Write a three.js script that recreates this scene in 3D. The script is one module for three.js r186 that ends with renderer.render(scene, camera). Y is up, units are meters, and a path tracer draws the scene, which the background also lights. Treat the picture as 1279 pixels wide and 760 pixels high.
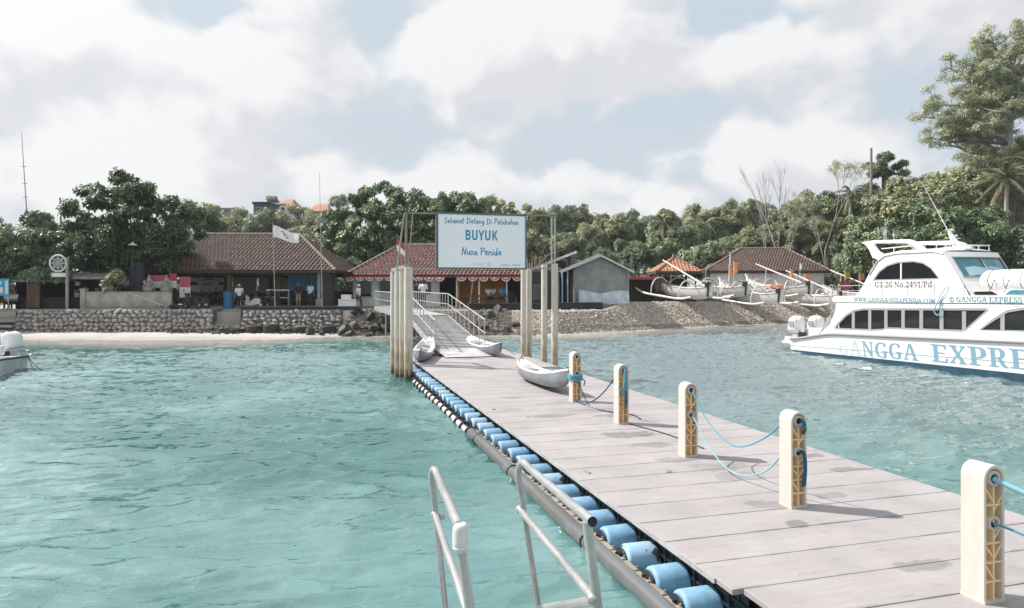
import * as THREE from 'three';
import { mergeGeometries, mergeVertices, toCreasedNormals } from 'three/addons/utils/BufferGeometryUtils.js';
import { RoundedBoxGeometry } from 'three/addons/geometries/RoundedBoxGeometry.js';
import { MarchingCubes } from 'three/addons/objects/MarchingCubes.js';
import { FontLoader } from 'three/addons/loaders/FontLoader.js';
import { TextGeometry } from 'three/addons/geometries/TextGeometry.js';

// ---------------------------------------------------------------- camera, sky, sun, exposure
const scene = new THREE.Scene();
const EYE = 3.05;                                   // eye height above the water
const camera = new THREE.PerspectiveCamera(2 * Math.atan(380 / 864) * 180 / Math.PI, 1279 / 760, 0.1, 4000);
camera.position.set(0, EYE, 0);
camera.lookAt(0, EYE, -10);
camera.setViewOffset(1279, 760, 0, 20, 1279, 760);  // lens shifted a little down, verticals stay upright
const renderer = new THREE.WebGLRenderer({ antialias: true });
renderer.setSize(1024, 608);
renderer.toneMapping = THREE.LinearToneMapping;
const EXPO = 1.4;
renderer.toneMappingExposure = EXPO;
renderer.shadowMap.enabled = true;
const sun = new THREE.DirectionalLight(new THREE.Color(1, 0.955, 0.9), 5);
sun.position.set(-62, 69, -46); sun.target.position.set(0, 0, -25); sun.shadow.radius = 2; sun.castShadow = true;
sun.shadow.mapSize.set(4096, 4096);
Object.assign(sun.shadow.camera, { left: -70, right: 70, top: 70, bottom: -70, near: 1, far: 300 });
scene.add(sun, sun.target);

// ---------------------------------------------------------------- numbers
function rng(a) { return () => { a |= 0; a = a + 0x6D2B79F5 | 0; let t = Math.imul(a ^ a >>> 15, 1 | a); t = t + Math.imul(t ^ t >>> 7, 61 | t) ^ t; return ((t ^ t >>> 14) >>> 0) / 4294967296; }; }
const R0 = rng(7);
const rr = (a, b, R = R0) => a + (b - a) * R();
const clamp = (x, a = 0, b = 1) => Math.min(b, Math.max(a, x));
const lerp = (a, b, t) => a + (b - a) * t;
const sst = (a, b, x) => { const t = clamp((x - a) / (b - a)); return t * t * (3 - 2 * t); };
function hash(x, y, s) { let h = Math.imul(x, 374761393) + Math.imul(y, 668265263) + Math.imul(s, 1442695041) | 0; h = Math.imul(h ^ h >>> 13, 1274126177); h ^= h >>> 16; return (h >>> 0) / 4294967296; }
function vnoise(x, y, s = 0, per = 0) {
  const xi = Math.floor(x), yi = Math.floor(y), fx = x - xi, fy = y - yi;
  const u = fx * fx * fx * (fx * (fx * 6 - 15) + 10), v = fy * fy * fy * (fy * (fy * 6 - 15) + 10);
  const w = (i) => per ? ((i % per) + per) % per : i;
  const g = (ix, iy, dx, dy) => { const a = hash(w(ix), w(iy), s) * 6.2832; return Math.cos(a) * dx + Math.sin(a) * dy; };
  const a = g(xi, yi, fx, fy), b = g(xi + 1, yi, fx - 1, fy), c = g(xi, yi + 1, fx, fy - 1), d = g(xi + 1, yi + 1, fx - 1, fy - 1);
  return lerp(lerp(a, b, u), lerp(c, d, u), v) * 1.5;
}
function fbm(x, y, oct = 4, s = 0, per = 0, gain = 0.5) { let f = 0, a = 1, n = 0; for (let i = 0; i < oct; i++) { f += a * vnoise(x, y, s + i * 17, per); n += a; a *= gain; x *= 2; y *= 2; per *= 2; } return f / n; }
const V = (x, y, d) => new THREE.Vector3(x, y, -d);                              // d: metres ahead of the eye
const P = (px, py, d) => V((px - 640) / 864 * d, EYE + (360 - py) / 864 * d, d);    // the place that a pixel of the photograph shows at that distance

// ---------------------------------------------------------------- sky: pale blue with large soft cumulus
{
  const W = 4096, H = 2048, data = new Float32Array(W * H * 4);
  const blobs = [ // px, py, rx, ry, amount: where the photograph's cloud masses and gaps stand
    [60, 120, 260, 170, .34], [290, 120, 140, 90, .36], [345, 30, 30, 24, .25], [200, 70, 70, 50, .12], [160, 30, 60, 26, -.1], [250, 10, 110, 22, -.42], [465, 60, 40, 90, -.5], [425, 20, 60, 30, -.28],
    [590, 50, 80, 70, .36], [500, 160, 110, 60, .2], [760, 95, 150, 70, .22], [980, 60, 130, 70, .36], [590, 135, 36, 16, -.34], [690, 40, 40, 40, .2], [905, 35, 60, 24, -.2],
    [850, 130, 110, 22, -.38], [910, 160, 36, 22, .42], [1000, 140, 110, 30, -.32], [1165, 70, 70, 90, -.42], [1110, 170, 90, 28, .16], [780, 165, 60, 28, .14], [240, 170, 90, 14, -.2], [700, 225, 500, 26, .16], [200, 225, 300, 26, .2], [950, 205, 160, 24, .1], [1060, 200, 160, 25, .15]];
  const bl = blobs.map(([x, y, rx, ry, a]) => { const dx = (x - 640) / 864, dy = (360 - y) / 864, l = Math.hypot(1, dx); return [Math.atan(dx), Math.atan(dy / l), rx / 864 / (1 + dx * dx), ry / 864, a]; });
  const SD = sun.position.clone().sub(sun.target.position.clone().multiplyScalar(0)).normalize();
  const dens = (az, el, oct = 6) => {
    const k = 4.2, wx = .05 * fbm(az * 9, el * 12, 3, 5), wy = .04 * fbm(az * 9 + 7, el * 12, 3, 9);
    const paz = 32;   // wraps round the horizon
    let n = 0, a = 1, t = 0, fx = (az + Math.PI) / (2 * Math.PI) * paz + wx * k, fy = (el + wy) * k * 1.75, per = paz;
    for (let i = 0; i < oct; i++) { n += a * (i < 3 ? vnoise(fx, fy, 40 + i, per) : .55 * vnoise(fx, fy, 40 + i, per) + .5 * (.42 - Math.abs(vnoise(fx, fy, 60 + i, per)))); t += a; a *= .55; fx *= 2; fy *= 2; per *= 2; }
    n = n / t * 1.25 + .10;
    for (const [ba, be, rx, ry, am] of bl) { const q = ((az - ba) / rx) ** 2 + ((el - be) / ry) ** 2; if (q < 5) n += am * Math.exp(-q * .9) * .9; }
    return n;
  };
  const colour = (i, j, oct) => {
    const el = ((j + .5) / H - .5) * Math.PI;
    const u = (i + .5) / W; let az = (u - .25) * 2 * Math.PI; if (az > Math.PI) az -= 2 * Math.PI;   // az 0: straight ahead, positive to the right
    let c;
    if (el < -.02) c = [.40, .44, .48];
    else {
      const e = Math.max(el, 0), left = .5 - .5 * Math.sin(clamp(az + .3, -1.57, 1.57));   // the sun's side is a little paler
      const blue = [lerp(.54, .63, left), lerp(.65, .705, left), lerp(.75, .78, left)], hz = [.72, .735, .765], h = Math.exp(-e * 6);
      c = blue.map((b, k) => lerp(b, hz[k], h * .9));
      const d0 = dens(az, e, oct), d1 = dens(az - .04, e + .045, Math.min(5, oct));
      const cov = sst(-.12, .27, d0), lit = clamp(.52 + (d0 - d1) * 2.1 + (left - .5) * .5 + .1 * Math.min(1, Math.max(0, d0)), 0, 1);
      const cl = [lerp(.745, .93, lit), lerp(.752, .925, lit), lerp(.785, .93, lit)];
      c = c.map((b, k) => lerp(b, cl[k], cov * .93));
    }
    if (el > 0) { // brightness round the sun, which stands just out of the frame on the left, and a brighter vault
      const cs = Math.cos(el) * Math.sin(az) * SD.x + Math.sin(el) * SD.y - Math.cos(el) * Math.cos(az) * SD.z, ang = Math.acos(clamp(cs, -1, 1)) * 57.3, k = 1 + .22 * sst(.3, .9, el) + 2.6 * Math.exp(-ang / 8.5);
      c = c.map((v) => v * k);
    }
    return c;
  };
  const put = (i, j, c) => { const o = (j * W + i) * 4; data[o] = c[0] / EXPO; data[o + 1] = c[1] / EXPO; data[o + 2] = c[2] / EXPO; data[o + 3] = 1; };
  // every fourth point, the rest between them; then finer where small cloud detail can be made out near the horizon ahead
  const S = 4, gw = W / S, gh = H / S, grid = []; for (let j = 0; j <= gh; j++) { const r = []; for (let i = 0; i < gw; i++) r.push(j * S < H / 2 - 8 ? [.40, .44, .48] : colour(i * S, j * S, 6)); grid.push(r); }
  for (let j = 0; j < H; j++) for (let i = 0; i < W; i++) {
    const gi = Math.floor(i / S), gj = Math.floor(j / S), fx = i / S - gi, fy = j / S - gj, a = grid[gj][gi], b = grid[gj][(gi + 1) % gw], c = grid[gj + 1][gi], d = grid[gj + 1][(gi + 1) % gw];
    put(i, j, j < H / 2 - 8 ? a : [0, 1, 2].map((k) => lerp(lerp(a[k], b[k], fx), lerp(c[k], d[k], fx), fy)));
  }
  for (let j = H / 2 - 4; j < H / 2 + 330; j++) for (let i = W * .25 - 500; i < W * .25 + 500; i++) put(i, j, colour(i, j, 7));
  const t = new THREE.DataTexture(data, W, H, THREE.RGBAFormat, THREE.FloatType);
  t.mapping = THREE.EquirectangularReflectionMapping; t.magFilter = THREE.LinearFilter; t.minFilter = THREE.LinearFilter; t.wrapS = THREE.RepeatWrapping; t.needsUpdate = true;
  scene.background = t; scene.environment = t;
}

// ---------------------------------------------------------------- textures and materials
function tex(n, m, fn, srgb = true) {
  const a = new Uint8Array(n * m * 4);
  for (let j = 0; j < m; j++) for (let i = 0; i < n; i++) { const c = fn((i + .5) / n, (j + .5) / m), o = (j * n + i) * 4; const g = typeof c === 'number'; a[o] = 255 * clamp(g ? c : c[0]); a[o + 1] = 255 * clamp(g ? c : c[1]); a[o + 2] = 255 * clamp(g ? c : c[2]); a[o + 3] = 255; }
  const t = new THREE.DataTexture(a, n, m, THREE.RGBAFormat);
  t.wrapS = t.wrapT = THREE.RepeatWrapping; t.magFilter = THREE.LinearFilter; t.minFilter = THREE.LinearMipmapLinearFilter; t.generateMipmaps = true; if (srgb) t.colorSpace = THREE.SRGBColorSpace; t.needsUpdate = true; return t;
}
const rep = (t, k, l = k) => { const c = t.clone(); c.repeat.set(k, l); c.needsUpdate = true; return c; };
const grunge = tex(512, 512, (u, v) => { const a = fbm(u * 4, v * 4, 6, 3, 4), b = fbm(u * 24, v * 24, 3, 11, 24), s = fbm(u * 16, v * 2, 4, 31, 2 * 8); return .9 + .16 * a + .07 * b + .05 * s; });
const rough = tex(256, 256, (u, v) => .5 + .4 * fbm(u * 8, v * 8, 5, 77, 8), false);
const streak = tex(256, 512, (u, v) => { const a = fbm(u * 24, v * 2, 4, 8, 2 * 12), b = fbm(u * 5, v * 5, 5, 4, 5); return .9 + .14 * a + .14 * b; });
const M = {};
function mat(name, c, r = .7, o = {}) {
  const col = Array.isArray(c) ? new THREE.Color().setRGB(...c) : new THREE.Color(c);
  const m = new THREE.MeshPhysicalMaterial({ color: col, roughness: r, side: THREE.DoubleSide, ...o }); m.name = name; M[name] = m; return m;
}
const G4 = rep(grunge, .25), G1 = rep(grunge, .6), B2 = rep(rough, .8), B6 = rep(rough, 4), S1 = rep(streak, .35, .2);
mat('white_plastic', [.74, .72, .69], .42, { map: G1 });
mat('amber_plastic', [.95, .64, .27], .5, { transmission: .45, thickness: 0 });
const smudge = tex(256, 512, (u, v) => { const a = fbm(u * 6, v * 2, 4, 55, 2 * 3), b = fbm(u * 16, v * 16, 3, 56, 16); const k = .965 + .06 * a + .025 * b; return [k, k * .99, k * .97]; });
mat('bollard_shell', [.755, .725, .685], .45, { map: rep(smudge, .9, .5), transmission: .3, thickness: 0 });
mat('cream_plastic', [.92, .76, .48], .5, { transmission: .3, thickness: 0 });
mat('blue_float', [.27, .49, .69], .5, { map: G1 });
mat('black_plastic', [.008, .013, .018], .5);
mat('dark_frame', [.012, .02, .026], .55);
mat('kayak_grey', [.27, .30, .325], .4, { map: G1 });
mat('grey_pipe', [.125, .13, .13], .38, { map: S1 });
mat('pale_pipe', [.5, .42, .38], .6);
const chips = tex(256, 256, (u, v) => { const n = fbm(u * 12, v * 12, 4, 21, 12), m = fbm(u * 5, v * 5, 3, 22, 5), r = sst(.34, .46, n + m * .4); return [lerp(.96 + .06 * m, .5, r), lerp(.95 + .06 * m, .36, r), lerp(.94 + .06 * m, .26, r)]; });
mat('steel', [.56, .55, .545], .36, { metalness: .55, map: G1 });
mat('alu', [.56, .55, .54], .45, { metalness: .45, map: G1 });
mat('alu_deck', [.50, .48, .48], .7, { map: G1 });
const pileTex = tex(256, 1024, (u, v) => { const y = -1 + v * 4.8, n = fbm(u * 6, v * 14, 5, 61, 2 * 3), st = fbm(u * 14, v * 3, 4, 62, 2 * 7), br = sst(2.2, .1, y + n * 1.1), wd = sst(.5, .2, y + n * .5), k = .97 + .08 * n + .1 * st; return [lerp(lerp(.79, .66, br), .32, wd) * k, lerp(lerp(.76, .585, br), .285, wd) * k, lerp(lerp(.72, .49, br), .22, wd) * k]; });
mat('pile', [1, 1, 1], .75, { map: pileTex, bumpMap: rep(rough, 2, 8), bumpScale: .006 });
mat('pile_stain', [.47, .405, .325], .8, { map: S1, bumpMap: B2, bumpScale: .01 });
mat('pile_weed', [.13, .105, .07], .85, { map: S1, bumpMap: B2, bumpScale: .02 });
mat('galv', [.42, .42, .40], .5, { metalness: .3, map: G1 });
mat('rust_post', [.30, .25, .20], .75, { map: G1 });
mat('green_frame', [.07, .15, .14], .6);
mat('rope_blue', [.07, .27, .38], .8);
mat('rope_pale', [.22, .42, .50], .8);
mat('rope_teal', [.005, .085, .15], .85);
mat('rope_dark', [.02, .022, .025], .85);
mat('gelcoat', [.69, .685, .68], .25, { clearcoat: .3, clearcoatRoughness: .1 });
mat('gelcoat_grey', [.55, .57, .59], .35, { map: G4 });
mat('antifoul', [.006, .06, .105], .5, { map: G1 });
mat('frame_grey', [.27, .265, .265], .45);
mat('dark_glass', [.012, .015, .018], .06, { specularIntensity: 1 });
mat('cyan_glass', [.05, .20, .25], .05);
mat('letter_blue', [.165, .31, .40], .5);
mat('letter_faint', [.40, .50, .56], .5);
mat('letter_teal', [.10, .25, .29], .5);
mat('letter_grey', [.035, .04, .05], .5);
mat('rubber', [.03, .029, .028], .8, { bumpMap: B6, bumpScale: .004 });
mat('chrome', [.6, .6, .6], .2, { metalness: .9 });
mat('stone', [.45, .42, .39], .9, { map: G1, bumpMap: B6, bumpScale: .012, vertexColors: false });
mat('stone_pale', [.52, .49, .455], .9, { map: G1, bumpMap: B6, bumpScale: .012 });
mat('stone_dark', [.38, .355, .335], .9, { map: G1, bumpMap: B6, bumpScale: .012 });
mat('stone_wet', [.045, .043, .04], .55, { map: G1, bumpMap: B6, bumpScale: .02 });
mat('mortar', [.13, .12, .11], .95, { bumpMap: B6, bumpScale: .01 });
mat('concrete', [.33, .32, .30], .85, { map: G1, bumpMap: B2, bumpScale: .006 });
mat('concrete_dark', [.10, .105, .105], .85, { map: G1 });
mat('cement_wall', [.31, .325, .325], .9, { map: rep(grunge, .35), bumpMap: B2, bumpScale: .01 });
mat('render_white', [.80, .80, .80], .85, { map: G4 });
mat('render_cream', [.56, .49, .42], .85, { map: G4 });
mat('render_grey', [.42, .41, .36], .85, { map: rep(grunge, .5) });
mat('render_blue', [.11, .30, .46], .8, { map: G4 });
mat('render_orange', [.88, .38, .06], .8, { map: G4 });
mat('kerb_black', [.014, .015, .016], .7);
mat('timber', [.16, .09, .06], .75, { map: S1 });
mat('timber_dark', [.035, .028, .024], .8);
mat('timber_pale', [.40, .33, .25], .75, { map: S1 });
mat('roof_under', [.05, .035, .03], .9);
mat('tile_brown', [.088, .05, .039], .8, { map: G1 });
mat('tile_red', [.135, .06, .047], .8, { map: G1 });
mat('tile_orange', [.40, .195, .115], .8, { map: G1 });
mat('ridge_pale', [.32, .26, .22], .85, { map: G1 });
mat('tin', [.62, .63, .65], .5, { metalness: .1, map: G1 });
mat('tarp_blue', [.60, .70, .76], .6, { map: G1 });
mat('cloth_red', [.42, .055, .08], .85); mat('cloth_white', [.74, .73, .72], .85, { transmission: .2, thickness: 0 }); mat('cloth_pink', [.42, .09, .13], .85);
mat('cloth_orange', [.72, .30, .14], .85); mat('cloth_yellow', [.65, .45, .08], .85); mat('cloth_blue', [.04, .32, .55], .85); mat('cloth_dark', [.02, .022, .03], .85); mat('cloth_khaki', [.25, .2, .13], .85); mat('cloth_grey', [.3, .3, .31], .85); mat('cloth_sky', [.35, .52, .62], .85);
mat('skin', [.24, .125, .075], .6); mat('hair', [.012, .01, .009], .6);
mat('bark', [.13, .105, .08], .9, { map: S1, bumpMap: B2, bumpScale: .03 });
mat('bark_pale', [.46, .43, .39], .9, { map: S1, bumpMap: B2, bumpScale: .02 });
mat('paint_dark', [.02, .022, .028], .35); mat('paint_red', [.35, .02, .02], .35); mat('barrel_blue', [.02, .12, .25], .45);
mat('canvas_tan', [.36, .34, .30], .85, { map: G1 });
mat('leaf', [1, 1, 1], .46, { transmission: .4, thickness: 0, specularIntensity: .7 });

// ---------------------------------------------------------------- geometry helpers: all return BufferGeometry
const tmp = new THREE.Matrix4();
function clean(g) {
  let h = g.index ? g.toNonIndexed() : g;
  if (!h.attributes.normal) h.computeVertexNormals();
  const o = new THREE.BufferGeometry();
  o.setAttribute('position', h.attributes.position); o.setAttribute('normal', h.attributes.normal);
  if (g.userData.keepUV && h.attributes.uv) { o.setAttribute('uv', h.attributes.uv); o.userData.keepUV = true; }
  else {
    const p = h.attributes.position, n = h.attributes.normal, uv = new Float32Array(p.count * 2);
    for (let i = 0; i < p.count; i += 3) {
      const ax = Math.abs(n.getX(i) + n.getX(i + 1) + n.getX(i + 2)), ay = Math.abs(n.getY(i) + n.getY(i + 1) + n.getY(i + 2)), az = Math.abs(n.getZ(i) + n.getZ(i + 1) + n.getZ(i + 2));
      for (let k = i; k < i + 3; k++) { const x = p.getX(k), y = p.getY(k), z = p.getZ(k); const [u, v] = ay >= ax && ay >= az ? [x, z] : ax >= az ? [z, y] : [x, y]; uv[k * 2] = u; uv[k * 2 + 1] = v; }
    }
    o.setAttribute('uv', new THREE.BufferAttribute(uv, 2));
  }
  return o;
}
const join = (gs) => { const a = gs.flat(9).map(clean); return a.length === 1 ? a[0] : mergeGeometries(a); };
const box = (w, h, d, x = 0, y = 0, z = 0, ry = 0, rx = 0, rz = 0) => { const g = new THREE.BoxGeometry(w, h, d); if (rx) g.rotateX(rx); if (rz) g.rotateZ(rz); if (ry) g.rotateY(ry); return g.translate(x, y, z); };
const rbox = (w, h, d, r, x = 0, y = 0, z = 0, ry = 0, seg = 2) => { const g = new RoundedBoxGeometry(w, h, d, seg, r); if (ry) g.rotateY(ry); return g.translate(x, y, z); };
const A3 = (p) => p.isVector3 ? p : new THREE.Vector3(...p);
function bar(a, b, r1, r2 = r1, seg = 8, caps = true) {
  a = A3(a); b = A3(b); const d = b.clone().sub(a), l = d.length();
  const g = new THREE.CylinderGeometry(r2, r1, l, seg, 1, !caps).translate(0, l / 2, 0);
  return g.applyMatrix4(tmp.makeRotationFromQuaternion(new THREE.Quaternion().setFromUnitVectors(new THREE.Vector3(0, 1, 0), d.divideScalar(l)))).translate(a.x, a.y, a.z);
}
function beam(a, b, w, h) { // square section bar
  a = A3(a); b = A3(b); const m = new THREE.Matrix4(), z = b.clone().sub(a), l = z.length(); z.divideScalar(l);
  const up = Math.abs(z.y) > .95 ? new THREE.Vector3(1, 0, 0) : new THREE.Vector3(0, 1, 0), x = up.clone().cross(z).normalize(), y = z.clone().cross(x);
  m.makeBasis(x, y, z).setPosition(a.clone().add(b).multiplyScalar(.5)); return new THREE.BoxGeometry(w, h, l).applyMatrix4(m);
}
const tube = (pts, r, seg = 24, rad = 6, closed = false) => new THREE.TubeGeometry(new THREE.CatmullRomCurve3(pts.map(A3), closed), seg, r, rad, closed);
const lathe = (pts, seg = 20) => new THREE.LatheGeometry(pts.map(([x, y]) => new THREE.Vector2(x, y)), seg);
const ball = (r, x, y, z, sx = 1, sy = 1, sz = 1, seg = 12) => new THREE.SphereGeometry(r, seg, Math.ceil(seg * .7)).scale(sx, sy, sz).translate(x, y, z);
function shape(pts, holes = []) { const s = new THREE.Shape(pts.map(([x, y]) => new THREE.Vector2(x, y))); for (const h of holes) s.holes.push(new THREE.Path(h.map(([x, y]) => new THREE.Vector2(x, y)))); return s; }
const prism = (pts, depth, holes, bev = 0) => new THREE.ExtrudeGeometry(shape(pts, holes), { depth, bevelEnabled: bev > 0, bevelSize: bev, bevelThickness: bev, bevelSegments: 2, curveSegments: 6 });
const sideways = (g) => g.rotateY(-Math.PI / 2);     // shape x -> z, thickness -> -x
function loft(rows, crease = 0, closeU = false) {    // rows of points, the same number in each
  const n = rows[0].length, pos = [], idx = [];
  for (const r of rows) for (const p of r) { const q = A3(p); pos.push(q.x, q.y, q.z); }
  for (let i = 0; i < rows.length - 1; i++) for (let j = 0; j < n - (closeU ? 0 : 1); j++) { const k = (j + 1) % n, a = i * n + j, b = i * n + k, c = (i + 1) * n + j, d = (i + 1) * n + k; idx.push(a, b, d, a, d, c); }
  const g = new THREE.BufferGeometry(); g.setAttribute('position', new THREE.Float32BufferAttribute(pos, 3)); g.setIndex(idx); g.computeVertexNormals();
  return crease ? toCreasedNormals(g, crease) : g;
}
const quad = (a, b, c, d) => loft([[a, b], [d, c]]);
// smooth curve through 2-D points, for outlines
const curve2 = (pts, n) => new THREE.CatmullRomCurve3(pts.map(([x, y]) => new THREE.Vector3(x, y, 0))).getPoints(n).map((p) => [p.x, p.y]);

// ---------------------------------------------------------------- things and parts
const used = {};
const numbered = (n) => { used[n] = (used[n] ?? -1) + 1; return used[n] ? `${n}_${String(used[n]).padStart(3, '0')}` : n; };
function tag(o, label, category, group) { o.userData.label = label; o.userData.category = category; if (group) o.userData.group = group; return o; }
function thing(name, label, category, at = [0, 0, 0], turn = 0, group) {
  const o = new THREE.Group(); o.name = numbered(name); o.position.copy(A3(at)); o.rotation.y = turn; scene.add(o); return tag(o, label, category, group);
}
function part(name, geos, m, parent, label) {
  const o = new THREE.Mesh(Array.isArray(geos) ? join(geos) : geos.userData.ready ? geos : clean(geos), typeof m === 'string' ? M[m] : m);
  o.name = name; o.castShadow = o.receiveShadow = true; if (label) o.userData.label = label; (parent || scene).add(o); return o;
}
function solo(name, geos, m, label, category, group) { return tag(part(numbered(name), geos, m), label, category, group); }
function piece(name, g, m, parent, pos, turn) { const o = new THREE.Mesh(g, M[m] || m); o.name = name; o.castShadow = o.receiveShadow = true; if (pos) o.position.copy(A3(pos)); if (turn) o.rotation.set(...turn); parent.add(o); return o; }
const ready = (gs) => { const g = join(Array.isArray(gs) ? gs : [gs]); g.userData.ready = true; return g; };
function copyOf(o, at, turn, label, group) { const c = o.clone(); c.name = numbered(o.name.replace(/_\d+$/, '')); c.position.copy(A3(at)); c.rotation.y = turn; c.userData = { ...o.userData }; if (label) c.userData.label = label; if (group) c.userData.group = group; scene.add(c); return c; }
function instanced(name, geo, m, mats, cols, parent) {
  const o = new THREE.InstancedMesh(geo, typeof m === 'string' ? M[m] : m, mats.length); o.name = name; o.castShadow = o.receiveShadow = true;
  const c = new THREE.Color(); mats.forEach((q, i) => { o.setMatrixAt(i, q); if (cols) o.setColorAt(i, c.setRGB(...cols[i])); });
  (parent || scene).add(o); return o;
}
const struct = (name, g, m) => { const o = part(name, g, m); o.userData.kind = 'structure'; return o; };
// ================================================================ the lie of the land
const shore = (X) => X < -15 ? 39.5 : X < 3 ? lerp(39.5, 44, .85 * sst(-15, -9.5, X) + .15 * sst(-9.5, 3, X)) : X < 16.5 ? lerp(44, 54.9, (X - 3) / 13.5) : X < 23.4 ? lerp(54.9, 58.6, (X - 16.5) / 6.9) : 58.6 + (X - 23.4) * .45;
const WALL = 45.5;                                   // the sea wall stands this far off
const flat = (X) => lerp(1.55, 1.88, sst(-1, 5, X));  // level of the ground behind the shore
function ground(X, d) {
  const s = shore(X), hill = (dd) => 16 * sst(80, 210, dd) + 5 * sst(150, 400, dd) + 6 * sst(25, 70, X) * sst(66, 120, dd);
  if (d < s) return -Math.min(5, (s - d) * .11);
  const n = .05 * fbm(X * .35, d * .35, 3, 21);
  if (X < -11.2) return d < WALL + .25 ? (d - s) / (WALL - s) * .2 + n * .4 * sst(0, 2, d - s) : flat(X) - .08 + hill(d);
  const slope = flat(X) * sst(0, 1, (d - s) / lerp(3.5, 5.2, sst(5, 14, X))) + n * 2 * sst(0, 2, d - s);
  const low = (d - s) / (WALL - s) * .2, step = 47.7 + (X + 3) * .36;          // a paved step edged by a black beam stands over the slope
  const cap = X < 8.6 && d < step ? 1.42 + Math.max(0, X - 6.6) * .25 : 9;
  return Math.min(lerp(low, slope, sst(-11.2, -10.6, X)), flat(X) - .03, cap) + hill(d) + (d > s + 7 ? n : 0);
}
function sheet(xs, ds, hf, cf) {
  const n = xs.length, pos = new Float32Array(n * ds.length * 3), col = cf && new Float32Array(n * ds.length * 3), uv = new Float32Array(n * ds.length * 2), idx = [];
  ds.forEach((d, j) => xs.forEach((x, i) => { const k = j * n + i, y = hf(x, d); pos.set([x, y, -d], k * 3); uv.set([x, d], k * 2); if (cf) col.set(cf(x, d, y), k * 3); }));
  for (let j = 0; j < ds.length - 1; j++) for (let i = 0; i < n - 1; i++) { const a = j * n + i, b = a + 1, c = a + n, e = c + 1; idx.push(a, b, e, a, e, c); }
  const g = new THREE.BufferGeometry(); g.setAttribute('position', new THREE.BufferAttribute(pos, 3)); g.setAttribute('uv', new THREE.BufferAttribute(uv, 2)); if (cf) g.setAttribute('color', new THREE.BufferAttribute(col, 3));
  g.setIndex(idx); g.computeVertexNormals(); g.userData.ready = true; return g;
}
const steps = (...s) => { const o = [s[0]]; for (let i = 1; i < s.length; i += 2) { const a = o[o.length - 1], b = s[i], n = Math.max(1, Math.round((b - a) / s[i + 1])); for (let k = 1; k <= n; k++) o.push(a + (b - a) * k / n); } return o; };
{
  const cf = (x, d, y) => {
    const k = .9 + .25 * fbm(x * .9, d * .9, 4, 5), sand = [.47, .43, .40], wet = [.33, .30, .275], soil = [.20, .175, .14], leaf = [.045, .06, .03], rub = [.27, .24, .21], s = shore(x);
    let c = sand.map((v, i) => lerp(wet[i], v, sst(.02, .16, y)));
    if (x > -11.2) c = c.map((v, i) => lerp(v, rub[i], sst(.1, .5, y) * sst(-11.2, -9, x)));
    c = c.map((v, i) => lerp(v, soil[i], sst(4.5, 8, d - s)));
    c = c.map((v, i) => lerp(v, leaf[i], sst(68, 80, d)));
    return c.map((v) => v * k);
  };
  mat('land', [1, 1, 1], .95, { vertexColors: true, bumpMap: rep(rough, .7), bumpScale: .05 });
  struct('terrain', sheet(steps(-700, -120, 20, -60, 3, -11.4, .9, -11, .1, 40, .7, 90, 2, 700, 20), steps(20, 38, 2, 45.4, .4, 45.9, .1, 64, .6, 110, 2, 260, 8, 900, 40), ground, cf), 'land');
}
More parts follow.
